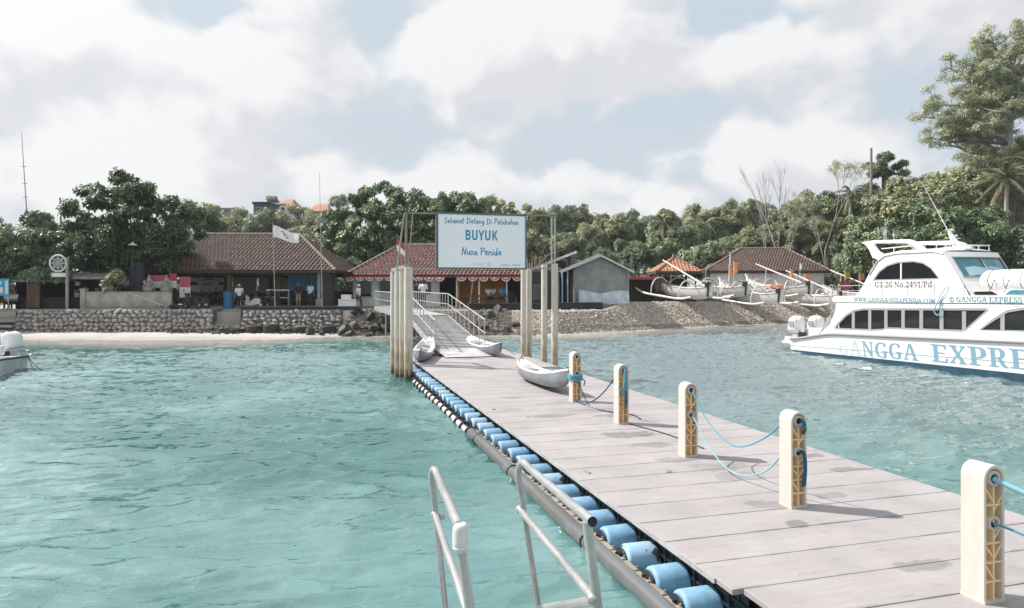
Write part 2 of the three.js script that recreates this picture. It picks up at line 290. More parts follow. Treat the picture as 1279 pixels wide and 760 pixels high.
// ================================================================ water: clear green bay, small wind waves
{
  const wave = (x, d) => {
    const q = .55 * x + .07 * d, r = d - .16 * x, w1 = fbm(x * .2, d * .2, 2, 90) * 1.2, fade = .25 + .75 * sst(0, 9, shore(x) - d);
    let h = 0;
    const ridge = (n, p) => Math.pow(Math.max(0, 1 - Math.abs(n) * 1.35), p);
    h += .06 * ridge(vnoise(x * .22 + w1 * .25, r * .55, 1), 2.2);
    h += .07 * ridge(vnoise(x * .5 + 9 + w1, r * 1.3 + w1 * .6, 2), 2.4);
    h += .052 * ridge(vnoise(x * 1.0 + 3, d * 2.6 - .42 * x, 3), 2);
    h += .02 * ridge(vnoise(x * 2.1 + 5, d * 4.6 - .6 * x, 4), 1.6) + .006 * vnoise(x * 4, d * 8 + .3 * x, 8);
    h += .03 * fbm(x * .3, d * .35, 2, 6);
    return h * fade;
  };
  const cf = (x, d) => {
    const dep = shore(x) - d, n = fbm(x * .12, d * .16, 4, 61), m = fbm(x * .5, d * .9, 3, 62);
    let c = [lerp(.006, .095, clamp(.5 + n * 1.5 + m * .4)), lerp(.095, .212, clamp(.5 + n * 1.5 + m * .5)), lerp(.082, .204, clamp(.5 + n * 1.5 + m * .4))];
    const near = Math.max(sst(8, 22, d) * .85 * sst(-4, 6, x), .28 * sst(14, 30, d));                   // greyer with distance, most of all on the yacht's side
    c = c.map((v, i) => lerp(v, [.11, .15, .158][i], near));
    const sh = 1 - sst(.2, 6.5, dep + n * 3); c = c.map((v, i) => lerp(v, [.46, .43, .38][i], sh * .92));
    return c;
  };
  const ripple = tex(512, 512, (u, v) => .5 + .35 * fbm(u * 10, v * 20, 5, 301, 10), false);
  mat('sea', [1, 1, 1], .04, { vertexColors: true, ior: 2.3, bumpMap: rep(ripple, .45), bumpScale: .018 });
  const g = sheet(steps(-75, -34, .5, -20, .2, -12, .12, 10, .1, 20, .13, 34, .2, 75, .6), steps(-6, 3, .25, 12, .07, 22, .085, 32, .1, 44, .12, 74, .5), wave, cf);
  struct('water', g, 'sea');
  // the open sea beyond and behind, a little lower than the wave troughs
  mat('open_sea', [.035, .15, .145], .08, { ior: 2.3, bumpMap: rep(ripple, .2), bumpScale: .1 });
  struct('sea', [quad([-2000, -.05, 2000], [2000, -.05, 2000], [2000, -.05, 5.9], [-2000, -.05, 5.9]), quad([-2000, -.05, 5.9], [-74.9, -.05, 5.9], [-74.9, -.05, -60], [-2000, -.05, -60]), quad([74.9, -.05, 5.9], [2000, -.05, 5.9], [2000, -.05, -110], [74.9, -.05, -110])], 'open_sea');
}
// ================================================================ stones
const stoneGeos = (() => { const R = rng(31), o = []; for (let k = 0; k < 8; k++) { const g0 = mergeVertices(new THREE.DodecahedronGeometry(1, 0).deleteAttribute('normal').deleteAttribute('uv')), p = g0.attributes.position; for (let i = 0; i < p.count; i++) { const s = rr(.8, 1.12, R); p.setXYZ(i, p.getX(i) * s, p.getY(i) * s * rr(.88, 1.1, R), p.getZ(i) * s); } g0.computeVertexNormals(); o.push(ready(toCreasedNormals(g0, .7))); } return o; })();
// a wall of stones laid in uneven courses over the face of a mortar core
function stoneWall(label, x0, x1, y0, y1, d, lean, seed, cut) {
  const R = rng(seed), w = x1 - x0, t = thing('stone_wall', label, 'wall', V((x0 + x1) / 2, y0, d));
  part('mortar_core', [loft([[[-w / 2, -.4, .34 + lean * .55], [-w / 2, y1 - y0 - .06, .34 - lean * .45], [-w / 2, y1 - y0 - .06, -.3], [-w / 2, -.4, -.3]], [[w / 2, -.4, .34 + lean * .55], [w / 2, y1 - y0 - .06, .34 - lean * .45], [w / 2, y1 - y0 - .06, -.3], [w / 2, -.4, -.3]]], .3, true),
    box(.02, y1 - y0, .5, -w / 2 + .01, (y1 - y0) / 2 - .1, 0), box(.02, y1 - y0, .5, w / 2 - .01, (y1 - y0) / 2 - .1, 0)], 'mortar', t);
  const rows = Math.max(2, Math.round((y1 - y0) / .265)), rh = (y1 - y0) / rows; let n = 0;
  for (let r = 0; r < rows; r++) for (let x = -w / 2 + rr(0, .3, R); x < w / 2 - .1;) {
    const sw = rr(.24, .5, R) * (R() < .12 ? 1.45 : 1), y = (r + .5) * rh + rr(-.07, .07, R), k = y / (y1 - y0);
    if (n < 298) { const o = piece('stone', stoneGeos[Math.floor(R() * 8)], ['stone', 'stone', 'stone_pale', 'stone_dark'][Math.floor(R() * 4)], t, [Math.min(x + sw / 2, w / 2 - .16), y, .34 + lean * (.55 - k) - .04], [rr(-.3, .3, R), rr(-.4, .4, R), rr(-.7, .7, R)]); o.scale.set(sw * .55, rh * rr(.44, .68, R), rr(.15, .24, R)); n++; }
    x += sw;
  }
  part('coping', box(w, .09, .5, 0, y1 - y0, .03 - lean * .3), 'concrete', t);
  return t;
}
const TOP = 1.6;
stoneWall('long rough stone sea wall between the beach steps at the photo\'s left edge and the wall\'s recessed steps', -32.5, -19.6, .05, TOP, WALL, .5, 3);
stoneWall('rough stone sea wall below the big open pavilion, right of its recessed steps', -17.75, -11.2, .05, TOP, WALL, .62, 4);
// low footing that joins the two beneath the recessed steps
stoneWall('low stone footing wall under the recessed beach steps', -19.6, -17.75, .05, .62, WALL - .02, .05, 5);
{
  const t = thing('beach_steps', 'recessed concrete steps in the stone sea wall below the pavilion', 'steps', V(-18.67, .6, WALL + .1));
  for (let k = 0; k < 4; k++) part('step', box(1.8, .22, .42, 0, .13 + k * .245, -.1 - k * .34), 'concrete', t);
  for (const q of [-1, 1]) part('side_wall', box(.1, 1.1, 1.7, q * .93, .5, -.55), 'concrete_dark', t);
  part('riser', [0, 1, 2, 3].map((k) => box(1.78, .16, .05, 0, -.02 + k * .245, .05 - k * .34)), 'stone_dark', t);
  const u = thing('beach_steps', 'broad concrete beach steps at the photo\'s left edge', 'steps', V(-34.2, 0, WALL - .4));
  for (let k = 0; k < 5; k++) part('step', box(3.3, .14, .5, 0, .22 + k * .33, .2 - k * .36), 'concrete', u);
  part('riser', [0, 1, 2, 3, 4].map((k) => box(3.28, .34, .1, 0, .0 + k * .33, .2 - k * .36)), 'concrete_dark', u);
}
// paving behind the wall and the dark edge beams
struct('pavement', [box(29, .3, 30, -26, TOP - .15, -(WALL + 16.2)), box(5, .3, 30, -43, TOP - .15, -(WALL + 16.2))], 'concrete');
solo('edge_beam', rbox(7.9, .24, .3, .02, -13.9, TOP + .13, -(WALL + .05)), 'kerb_black', 'black edge beam along the top of the wall in front of the pavilion', 'kerb');
solo('edge_beam', rbox(10.2, .5, .4, .03, 0, 0, 0, .34).translate(1.8, 1.76, -49.1), 'kerb_black', 'thick black edge beam above the cobble slope right of the gangway', 'kerb');
// cobble slope: thousands of stones
{
  const R = rng(44), ms = stoneGeos.slice(0, 3).map(() => []), cs = stoneGeos.slice(0, 3).map(() => []), q = new THREE.Quaternion(), e = new THREE.Euler(), s = new THREE.Vector3();
  for (let i = 0; i < 46000; i++) {
    const X = rr(-10.6, 40, R), k = R(), s0 = shore(X), d = s0 + (X < 2 ? .3 : .5) + k * (X < 2 ? 4.6 : 5.4); if (X > 30 && R() < .5) continue;
    if (X > -3 && X < 8.6 && d > 47.9 + (X + 3) * .36) continue; if (X < -3 && d > 46.5) continue;
    const y = ground(X, d), z = rr(.03, .07, R) * (R() < .04 ? 1.8 : 1) * (X < -1 ? 1.7 : 1), v = Math.floor(R() * 3);
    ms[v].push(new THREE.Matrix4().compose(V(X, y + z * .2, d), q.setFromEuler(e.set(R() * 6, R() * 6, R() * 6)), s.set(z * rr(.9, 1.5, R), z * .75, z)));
    const t = rr(.6, 1.25, R), dark = (k < .13 ? .55 : 1) * (X < 0 ? .42 : 1); cs[v].push([t * dark, t * dark * rr(.93, 1, R), t * dark * rr(.84, .98, R)]);  // shade over the cobbles on the left is put into their colour
  }
  mat('cobble', [.47, .425, .385], .9, { bumpMap: B6, bumpScale: .01 });
  const t = thing('cobble_slope', 'slope of loose rounded grey-brown cobbles along the shore', 'cobbles', V(0, 0, 0)); t.userData.kind = 'stuff'; delete t.userData.category;
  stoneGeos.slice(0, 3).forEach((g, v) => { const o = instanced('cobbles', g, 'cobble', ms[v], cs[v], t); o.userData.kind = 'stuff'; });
}
{ // dark weed and small rocks washed up along the foot of the wall
  const R = rng(52), ms = [], q = new THREE.Quaternion(), e = new THREE.Euler(), s = new THREE.Vector3();
  for (let i = 0; i < 420; i++) { const X = -23 + 13.5 * Math.sqrt(R()), d = 44.9 - Math.abs(rr(-1, 1, R) * rr(0, 1.4, R)), z = rr(.03, .14, R); ms.push(new THREE.Matrix4().compose(V(X, ground(X, d) + z * .1, d), q.setFromEuler(e.set(R() * 6, R() * 6, R() * 6)), s.set(z * rr(1, 2, R), z * .6, z))); }
  const t = thing('wrack_line', 'dark weed and small rocks washed up along the foot of the sea wall', 'x', V(0, 0, 0)); t.userData.kind = 'stuff'; delete t.userData.category; instanced('wrack', stoneGeos[5], 'stone_wet', ms, null, t).userData.kind = 'stuff';
}
// boulders and old tyres along the foot of the wall
{
  const R = rng(46);
  const B = [[388, 417, .42], [402, 418, .32], [441, 411, .5], [447, 402, .45], [455, 411, .36], [463, 404, .5], [470, 413, .55], [477, 406, .4], [484, 412, .5], [436, 418, .4], [458, 419, .34], [428, 416, .5], [613, 404, .4], [622, 397, .5], [606, 411, .42], [634, 412, .35], [644, 408, .4], [632, 393, .3], [594, 409, .4], [650, 414, .3], [493, 416, .4], [502, 418, .35]];
  B.forEach(([px, py, r], i) => {
    const d = px < 520 ? lerp(43.2, 46.2, clamp((420 - py) / 22)) : lerp(43.5, 48, clamp((420 - py) / 30)), p = P(px, py, d); p.y = ground(p.x, d) + r * .25;
    const side = B.filter((q) => (q[0] < 520) === (px < 520)).sort((a, b) => a[0] - b[0]), at = side.findIndex((q) => q[0] === px); const ord = ['leftmost', 'second', 'third', 'fourth', 'fifth', 'sixth', 'seventh', 'eighth', 'ninth', 'tenth', 'eleventh', 'twelfth', 'thirteenth', 'fourteenth'];
    const o = tag(piece(numbered('boulder'), stoneGeos[i % 8], 'stone_wet', scene, p, [R() * 3, R() * 3, R() * 3]), `dark boulder, ${ord[at]}${at ? ' from the left' : ''} in the heap ${px < 520 ? 'left of' : 'right of'} the gangway`, 'boulder', 'dark boulders at the foot of the shore'); o.scale.set(r * rr(.85, 1.25, R), r * .55, r * .85);
  });
  const L = ['thin dark tyre lying half buried below the recessed steps', 'worn black tyre beside the pale rubble under the wall steps', 'thick upright black tyre below the pavilion\'s open bays', 'deep black tyre stack right of the thick tyre under the wall', 'flattened black tyre below the blue board of the pavilion', 'dark tyre with a pale inner rim below the pavilion\'s right end', 'black tyre nearest the boulders at the wall\'s right end'];
  [[276, 421, .38, .14], [294, 419, .42, .3], [318, 418, .5, .5], [339, 416, .5, .6], [362, 417, .48, .34], [376, 414, .48, .45], [410, 415, .52, .5]].forEach(([px, py, r, h], i) => {
    const d = 44.75 - (i % 2) * .12, X = (px - 640) / 864 * d, t = thing('old_tyre', L[i], 'tyre', V(X, ground(X, d) - .04, d), i * .6);
    const prof = [[r * .55, 0], [r * .9, 0], [r, h * .2], [r, h * .8], [r * .9, h], [r * .6, h], [r * .55, h * .9], [r * .62, h * .5], [r * .55, 0]];
    part('tread', lathe(prof, 18), 'rubber', t); if (i === 5) part('rim', new THREE.TorusGeometry(r * .64, .04, 6, 18).rotateX(Math.PI / 2).translate(0, h, 0), 'concrete', t, 'pale inner rim');
  });
}
// ================================================================ floating jetty
const JA = .2796, JX = 3.47;                         // heading and left edge of the deck
const J = (t, y, s) => new THREE.Vector3(JX + Math.cos(JA) * t - Math.sin(JA) * s, y, -(Math.sin(JA) * t + Math.cos(JA) * s));
const DECK = .55, JW = 4.17, MOD = .565;
const toDeck = (px, py) => { const d = (EYE - DECK) * 864 / (py - 360), dx = (px - 640) / 864 * d - JX; return [dx * Math.cos(JA) + d * Math.sin(JA), -dx * Math.sin(JA) + d * Math.cos(JA), d]; };
const BOLL = [[1228, 747], [991, 632], [860, 569.5], [776.5, 529], [719, 501.5]].map(([x, y]) => toDeck(x, y));
const jetty = thing('floating_jetty', 'long pale floating jetty of cross planks with blue floats along its side', 'jetty', [JX, 0, 0], JA);
{
  const S0 = 2.0, N = 47, L = N * MOD, R = rng(12);
  // wear of the boards: fine streaks, scuffs, damp marks where water has stood by the bollards
  mat('blue_float_pale', [.33, .53, .70], .55, { map: rep(chips, .8) }); mat('blue_float_worn', [.24, .44, .62], .6, { map: G1 });
  const st = [[958, 631, 26, 5], [1035, 620, 22, 4], [850, 574, 30, 3.5], [895, 583, 40, 5], [925, 597, 34, 6], [1150, 706, 44, 7], [788, 543, 34, 4], [815, 556, 26, 3], [760, 512, 40, 2.4], [690, 520, 30, 2], [770, 519, 26, 2], [1000, 655, 14, 4], [1060, 587, 26, 3], [1010, 570, 22, 2.6], [640, 497, 18, 1.5], [640, 512, 14, 1.3], [560, 457, 30, 1.2], [600, 462, 24, 1], [700, 504, 30, 2.2], [590, 448, 22, 1.2], [875, 538, 20, 2]].map(([x, y, rx, ry]) => { const [t, s, d] = toDeck(x, y); return [t, s, rx * d / 864 * 1.05, ry * d * d / 2160, hash(x, y, 3)]; });
  const deckTex = tex(384, 2048, (u, v) => {
    const t = u * JW, s = S0 + v * L; let k = .92 + .09 * fbm(t * 1.1, s * 1.3, 6, 6) + .055 * fbm(t * 2, s * 40, 3, 7) - .07 * sst(.3, .55, fbm(t * 5 + 3, s * 14, 4, 73)) - .1 * sst(.09, .0, Math.abs(((s - S0) / MOD) % 1 - .5) * -1 + .5) * sst(-.1, .3, fbm(t * 2, s * 2, 3, 74)) + .03 * (hash(Math.floor((s - S0) / MOD), 5, 9) - .5), w = 0;
    for (const [a, b, rx, ry, h] of st) { const n = .5 * fbm(t * 2.2 + h * 9, s * 3, 4, 70), q = ((t - a) / rx) ** 2 + ((s - b) / ry) ** 2 + n * 3.4 + .8 * fbm(t * 7, s * 9, 3, 71); w = Math.max(w, sst(1.0, .55, q) * (.12 + .2 * h)); }
    w = Math.max(w, .12 * sst(.25, .55, fbm(t * .8, s * .5, 5, 88)));
    const sp = sst(.62, .7, fbm(t * 9, s * 9, 2, 99)) * .08; k = k * (1 - w * .62) + sp;
    return [k, k * (1 - .015 * (1 - w)), k * (1 - .004 * (1 - w) + .02 * w)];
  });
  deckTex.wrapS = deckTex.wrapT = THREE.ClampToEdgeWrapping;
  mat('deck_board', [.362, .346, .338], .72, { map: deckTex, bumpMap: rep(rough, 3, 40), bumpScale: .0025 });
  const panel = ready([box(.02, .33, MOD - .03, 0, -.2, 0), box(.035, .035, MOD - .02, -.02, -.05, 0), box(.035, .03, MOD - .02, -.02, -.34, 0), box(.05, .4, .05, -.02, -.2, -MOD / 2 + .05), box(.04, .3, .025, -.02, -.2, .02), box(.03, .025, MOD - .06, -.015, -.15, 0), box(.03, .025, MOD - .06, -.015, -.25, 0), box(.03, .3, .02, -.012, -.2, .15), box(.03, .3, .02, -.012, -.2, -.12)]);
  // blue float: a drum lying across the jetty, its outer end a dark hub with bolts
  const drum = ready(lathe([[0, -.185], [.128, -.185], [.146, -.165], [.15, -.14], [.15, .14], [.146, .165], [.128, .185], [0, .185]], 24).rotateZ(Math.PI / 2));
  const hub = ready([lathe([[0, 0], [.112, 0], [.122, .012], [.122, .03], [0, .03]], 20).rotateZ(Math.PI / 2).translate(-.186, 0, 0), ...[0, 1, 2, 3, 4, 5].map((k) => bar([-.21, .075 * Math.cos(k * 1.047), .075 * Math.sin(k * 1.047)], [-.25, .075 * Math.cos(k * 1.047), .075 * Math.sin(k * 1.047)], .011, .011, 6)), new THREE.TorusGeometry(.055, .012, 5, 14).rotateY(Math.PI / 2).translate(-.222, 0, 0)]);
  const bracket = ready([tube([[-.2, .2, 0], [-.28, .235, 0], [-.36, .2, 0], [-.40, .08, 0], [-.40, -.25, 0]], .027, 14, 6)]);
  for (let k = 0; k < N; k++) {
    const s = S0 + (k + .5) * MOD, t0 = s < 6.15 ? .1 : 0, w = JW - t0, g = new RoundedBoxGeometry(w, .05, MOD - (k % 4 === 1 ? .016 : .008), 1, .006), p = g.attributes.position, u = g.attributes.uv;
    for (let i = 0; i < p.count; i++) u.setXY(i, (p.getX(i) + w / 2 + t0) / JW, (s - p.getZ(i) - S0) / L);
    g.userData.keepUV = true; g.translate(t0 + w / 2, DECK - .025, -s); part('plank', g, 'deck_board', jetty);
    piece('side_panel', panel, 'dark_frame', jetty, [t0 + .17, DECK - .03, -s]);
    if (k % 1 === 0) { const f = piece('float', drum, ['blue_float', 'blue_float_pale', 'blue_float', 'blue_float_worn'][Math.floor(R() * 4)], jetty, [t0 - .03 + rr(-.012, .012, R), .205 + rr(-.01, .01, R), -s - .2 + rr(-.02, .02, R)], [rr(0, 6, R), 0, rr(-.03, .03, R)]); piece('end_cap', hub, 'black_plastic', f); f.scale.set(1, 1.08, 1.08); }
    if (s > 14.3 && s < 23) piece('bracket', bracket, 'black_plastic', jetty, [0, 0, -s + .08]);
  }
  part('edge_trim', [box(.016, .045, L - 4.2, -.012, DECK - .026, -(S0 + 4.2 + L) / 2 - 1.0)], 'alu', jetty);
  part('pontoon', [box(JW - .3, .62, L - .1, JW / 2 + .08, .18, -S0 - L / 2)], 'black_plastic', jetty);
  part('fender_pipe', [tube([[-.315, .16, -2], [-.315, .16, -6], [-.32, .15, -10], [-.315, .17, -14.4]], .1, 30, 16)], 'grey_pipe', jetty);
  part('thin_pipe', [tube([[-.31, .12, -14.3], [-.31, .14, -18], [-.30, .13, -22.8]], .06, 16, 8)], 'pale_pipe', jetty);
  const bolts = []; for (let s = 2.4; s < 14.2; s += .283) bolts.push(rbox(.05, .03, .06, .01, -.265, .255, -s), bar([-.25, .25, -s], [-.25, .29, -s], .012, .012, 6));
  part('bolt_strip', [...bolts, box(.06, .012, 12, -.26, .246, -8.3)], 'rust_post', jetty);
  for (const s of [5.2, 8.3, 11.4, 13.8]) part('pipe_strap', new THREE.TorusGeometry(.106, .012, 6, 20).translate(-.315, .158, -s), 'black_plastic', jetty);
}
// ================================================================ mooring bollards: white moulded posts, ribbed amber inside
const bollard = (() => {
  const W = .2, T = .21, H = 1.087, r = W / 2, t = thing('mooring_bollard', 'tall white mooring bollard nearest the camera, at the photo\'s lower right', 'bollard', [0, 0, 0], JA);
  const arc = (q, y0, n = 12) => { const o = [[-q, 0], [q, 0]]; for (let i = 0; i <= n; i++) { const a = Math.PI * i / n; o.push([q * Math.cos(a), y0 + q * Math.sin(a)]); } return o; };
  const outer = arc(r, H - r), inner = arc(r - .014, H - r).map(([x, y], i) => i < 2 ? [x, .02] : [x, y]);
  part('shell', [prism(outer, T - .012, [inner.slice().reverse()], .006).translate(0, 0, -T / 2 + .006), box(W + .012, .025, T + .01, 0, .0125, 0)], 'bollard_shell', t);
  part('inner_wall', prism(arc(r - .012, H - r).map(([x, y], i) => i < 2 ? [x, .02] : [x, y]), .016).translate(0, 0, -.02), 'amber_plastic', t);
  const ribs = [], ring = [];
  for (const sgn of [-1, 1]) {
    const z = sgn * (T / 2 - .036), rb = (x0, y0, x1, y1) => ribs.push(beam([x0, y0, z], [x1, y1, z], .012, .06).rotateZ(0));
    const q = r - .016, hub = [H - r, .63];
    ribs.push(box(.014, .55, .06, 0, .3, z), box(.014, .28, .06, 0, .78, z));
    for (let y = .17; y < .93; y += .152) { if (Math.abs(y - .63) > .07) ribs.push(box(2 * q, .012, .06, 0, y, z)); }
    [[-q, .19, 0, .31, 0], [0, .34, q, .46, 1], [-q, .36, 0, .46, 0], [0, .72, q, .84, 1], [-q, .8, 0, .92, 0], [0, .5, q, .6, 1]].forEach(([x0, y0, x1, y1, f]) => ribs.push(new THREE.BoxGeometry(Math.hypot(x1 - x0, y1 - y0), .012, .055).rotateZ((f ? 1 : -1) * Math.atan2(y1 - y0, x1 - x0)).translate((x0 + x1) / 2, (y0 + y1) / 2, z)));
    for (const y of hub) ring.push(lathe([[.036, -.034], [.058, -.034], [.062, -.03], [.062, .034], [.036, .034], [.036, -.034]], 18).rotateX(Math.PI / 2).translate(0, y, z));
    ring.push(lathe([[.06, 0], [r - .012, 0]], 18).rotateX(Math.PI / 2).translate(0, H - r, z - sgn * .02));
  }
  part('rib_lattice', ribs, 'cream_plastic', t); ring.forEach((g) => part('rope_eye', g, 'bollard_shell', t));
  const dark = []; for (const s of [-1, 1]) for (const y of [H - r, .63]) dark.push(lathe([[0, 0], [.037, 0]], 14).rotateX(Math.PI / 2).translate(0, y, s * (T / 2 - .02))); dark.forEach((g) => part('eye_dark_disc', g, 'black_plastic', t));  // black discs stand in for the shade inside the rope eyes
  return t;
})();
{
  const L = [null, 'white mooring bollard with dark blue rope stuffed in both eyes, second nearest the camera', 'white mooring bollard with two pale ropes running to the next one, third nearest', 'white mooring bollard with a bright blue rope bunched in its top, fourth nearest', 'white mooring bollard that the near kayak is tied to, farthest of the row'];
  BOLL.forEach(([t, s], k) => { const p = J(t, DECK, s); if (!k) { bollard.position.copy(p); bollard.userData.group = 'mooring bollards in a row along the jetty'; } else copyOf(bollard, p, JA + [0, .02, -.03, .02, .04][k], L[k]); });
  const eye = (k, y, off = -.1) => J(BOLL[k][0], DECK + y, BOLL[k][1] + off);
  const rope = (name, pts, r, m, label, cat = 'rope') => solo(name, tube(pts, r, 40, 6), m, label, cat);
  const mid = (a, b, y, side = 0) => { const m = a.clone().add(b).multiplyScalar(.5); m.y = y; m.x += side; return m; };
  { const a = eye(2, .985, -.12), b = eye(1, .985, .1); rope('mooring_rope', [a, a.clone().lerp(b, .2).setY(DECK + .62), mid(a, b, DECK + .42), a.clone().lerp(b, .8).setY(DECK + .66), b], .010, 'rope_blue', 'upper blue rope sagging between the second and third nearest bollards'); }
  { const a = eye(2, .63, -.12), b = eye(1, .63, .1); rope('mooring_rope', [a, a.clone().lerp(b, .25).setY(DECK + .22), mid(a, b, DECK + .06), a.clone().lerp(b, .8).setY(DECK + .25), b], .010, 'rope_pale', 'lower pale blue rope hanging almost to the deck between the second and third bollards'); }
  { const a = eye(0, .985, -.09), c = J(BOLL[0][0] + 1.3, DECK + .5, BOLL[0][1] - 2.6); rope('mooring_rope', [a, a.clone().lerp(c, .06).setY(a.y - .06), a.clone().lerp(c, .5).setY(DECK + .5), c.setY(DECK + .3)], .022, 'rope_pale', 'thick pale rope leaving the top eye of the nearest bollard'); }
  { const a = eye(0, .63, -.09), c = J(BOLL[0][0] + 1.2, DECK + .05, BOLL[0][1] - 2.4); rope('mooring_rope', [a, a.clone().lerp(c, .06).setY(a.y - .03), a.clone().lerp(c, .5).setY(DECK + .25), c], .010, 'rope_blue', 'thin blue rope leaving the lower eye of the nearest bollard'); }
  { const a = eye(3, .98, .1), b = eye(4, .55, -.1); rope('mooring_rope', [a, a.clone().lerp(b, .15).setY(DECK + .7), a.clone().lerp(b, .45).setY(DECK + .3), a.clone().lerp(b, .8).setY(DECK + .03), b.clone().setY(DECK + .02)], .014, 'rope_teal', 'dark rope drooping behind the fourth bollard towards the fifth'); }
  { const a = eye(4, .5, -.12), b = J(BOLL[3][0] + .5, DECK + .016, BOLL[3][1] + .2); rope('mooring_rope', [a, a.clone().lerp(b, .2).setY(DECK + .02), a.clone().lerp(b, .55).setY(DECK + .016).add(new THREE.Vector3(-.15, 0, 0)), a.clone().lerp(b, .8).setY(DECK + .016).add(new THREE.Vector3(.12, 0, 0)), b], .01, 'rope_dark', 'thin dark line lying on the deck between the two farthest bollards'); }
  { const b = J(BOLL[2][0] + .45, DECK + .014, BOLL[2][1] + .3), a = J(BOLL[3][0] + .1, DECK + .014, BOLL[3][1] - .15); rope('mooring_rope', [a, a.clone().lerp(b, .5).add(new THREE.Vector3(.1, 0, 0)), b], .009, 'rope_dark', 'thin dark line on the deck from the foot of the fourth bollard'); }
  // bunched rope in the eyes
  const bunch = (k, y, len, m, label, w = .05) => {
    const R = rng(60 + k), g = []; for (let i = 0; i < 7; i++) { const x = rr(-w, w, R) * .7, p = (yy, o) => J(BOLL[k][0] + x * (.5 + (y - yy) * 1.5) + .03, DECK + yy, BOLL[k][1] - .1 - o); g.push(tube([p(y, -.02), p(y + .012, .035), p(y - .05, .06), p(y - len * .5, .055 + rr(0, .02, R)), p(y - len * rr(.85, 1.05, R), .04)], .017, 16, 6)); }
    solo('rope_bunch', g, m, label, 'rope');
  };
  bunch(1, .63, .36, 'rope_teal', 'dark blue rope tail hanging from the lower eye of the second nearest bollard');
  bunch(1, .985, .13, 'rope_teal', 'dark blue rope stuffed in the top eye of the second nearest bollard', .03);
  bunch(3, .985, .42, 'rope_blue', 'bright blue rope bundle hanging from the top of the fourth bollard', .085);
  bunch(3, .63, .3, 'rope_teal', 'dark rope tail hanging from the lower eye of the fourth bollard', .02);
  { const g = []; for (let k = 0; k < 4; k++) g.push(new THREE.TorusGeometry(.155, .016, 6, 24).rotateX(Math.PI / 2 + .06 * (k - 1)).translate(0, .5 + k * .03, 0)); g.push(tube([[.1, .52, .14], [.16, .45, .17], [.13, .36, .18]], .016, 10, 6), tube([[-.1, .5, .15], [0, .47, .18], [.1, .5, .15]], .02, 10, 6)); const t = thing('rope_lashing', 'pale blue rope wound round the farthest bollard to hold the kayak', 'rope', J(BOLL[4][0], DECK, BOLL[4][1]), JA); part('coil', g, 'rope_blue', t); }
  // litter on the boards
  const R = rng(5); [[735, 591], [617, 512], [836, 590]].forEach(([x, y], i) => { const [t, s] = toDeck(x, y); solo('scrap', [rbox(.09, .012, .05, .005, 0, 0, 0), rbox(.05, .02, .04, .005, .07, 0, .02)].map((g) => g.rotateY(R() * 3).translate(...J(t, DECK + .008, s).toArray())), 'concrete', ['pale scrap lying on the jetty boards nearest the railing', 'small pale scrap on the far jetty boards', 'small pale scrap on the boards below the third bollard'][i], 'litter'); });
}
// ================================================================ kayaks
const kayakProto = (() => {
  const L = 3.6, t = thing('kayak', 'pale grey sit-on kayak tied to the farthest bollard on the jetty', 'kayak');
  const hull = [], rim = [], top = [];
  for (let i = 0; i <= 28; i++) {
    const u = i / 28 * 2 - 1, z = u * L / 2, w = .385 * Math.pow(Math.max(0, 1 - Math.pow(Math.abs(u), 2.7)), .62) + .012, sh = .27 + .17 * Math.pow(Math.abs(u), 2.6), kl = .02 + .2 * Math.pow(Math.abs(u), 4.5);
    hull.push([[0, kl, z], [w * .45, kl + .015, z], [w * .82, kl + (sh - kl) * .32, z], [w * .97, kl + (sh - kl) * .7, z], [w, sh, z]]);
    const well = Math.abs(u) < .62 ? .11 * sst(.62, .5, Math.abs(u)) * (1 - .55 * sst(.08, .02, Math.abs(Math.abs(u) - .06))) : 0;
    top.push([[w, sh, z], [w * .92, sh + .035, z], [w * .74, sh + .03, z], [w * .62, sh - well, z], [0, sh + .05 * (Math.abs(u) > .6 ? 1 : 0) - well * 1.15, z]]);
  }
  const mir = (rows) => rows.map((r) => [...r.slice().reverse().map(([x, y, z]) => [-x, y, z]), ...r.slice(1)]), mirT = (rows) => rows.map((r) => [...r, ...r.slice(0, -1).reverse().map(([x, y, z]) => [-x, y, z])]);
  part('hull', loft(mir(hull)), 'gelcoat_grey', t); part('deck', loft(mirT(top)), 'white_plastic', t);
  for (const z of [-.45, .5]) part('seat', [rbox(.38, .05, .36, .02, 0, .2, z), rbox(.36, .1, .05, .02, 0, .26, z - .2)], 'gelcoat_grey', t);
  part('hatch', lathe([[0, .03], [.1, .03], [.115, .015], [.115, 0]], 18).translate(0, .33, 1.15), 'black_plastic', t);
  for (const s of [-1, 1]) part('carry_handle', tube([[-.05, .44, s * 1.72], [0, .5, s * 1.75], [.05, .44, s * 1.72]], .012, 8, 6), 'black_plastic', t);
  return t;
})();
{
  const put = (o, t, s, turn, tilt = 0, roll = 0) => { o.position.copy(J(t, DECK + .02, s)); o.rotation.set(tilt, JA + turn, roll, 'YXZ'); };
  put(kayakProto, 2.24, 17.75, .0, -.03, -.1); kayakProto.scale.set(.86, 1.2, 1.06);
  kayakProto.userData.group = 'kayaks on the jetty';
  const k2 = copyOf(kayakProto, [0, 0, 0], 0, 'white kayak lying across the far right end of the jetty beside the gangway'); put(k2, 2.95, 26.6, .08, 0, .12);
  const k3 = copyOf(kayakProto, [0, 0, 0], 0, 'white kayak half hidden behind the left group of piles'); put(k3, .42, 25.6, -.25, .05, -.2);
  k2.children[0].material = M.kayak_grey; k3.children[0].material = M.kayak_grey;
  kayakProto.children[0].material = M.kayak_grey;
}
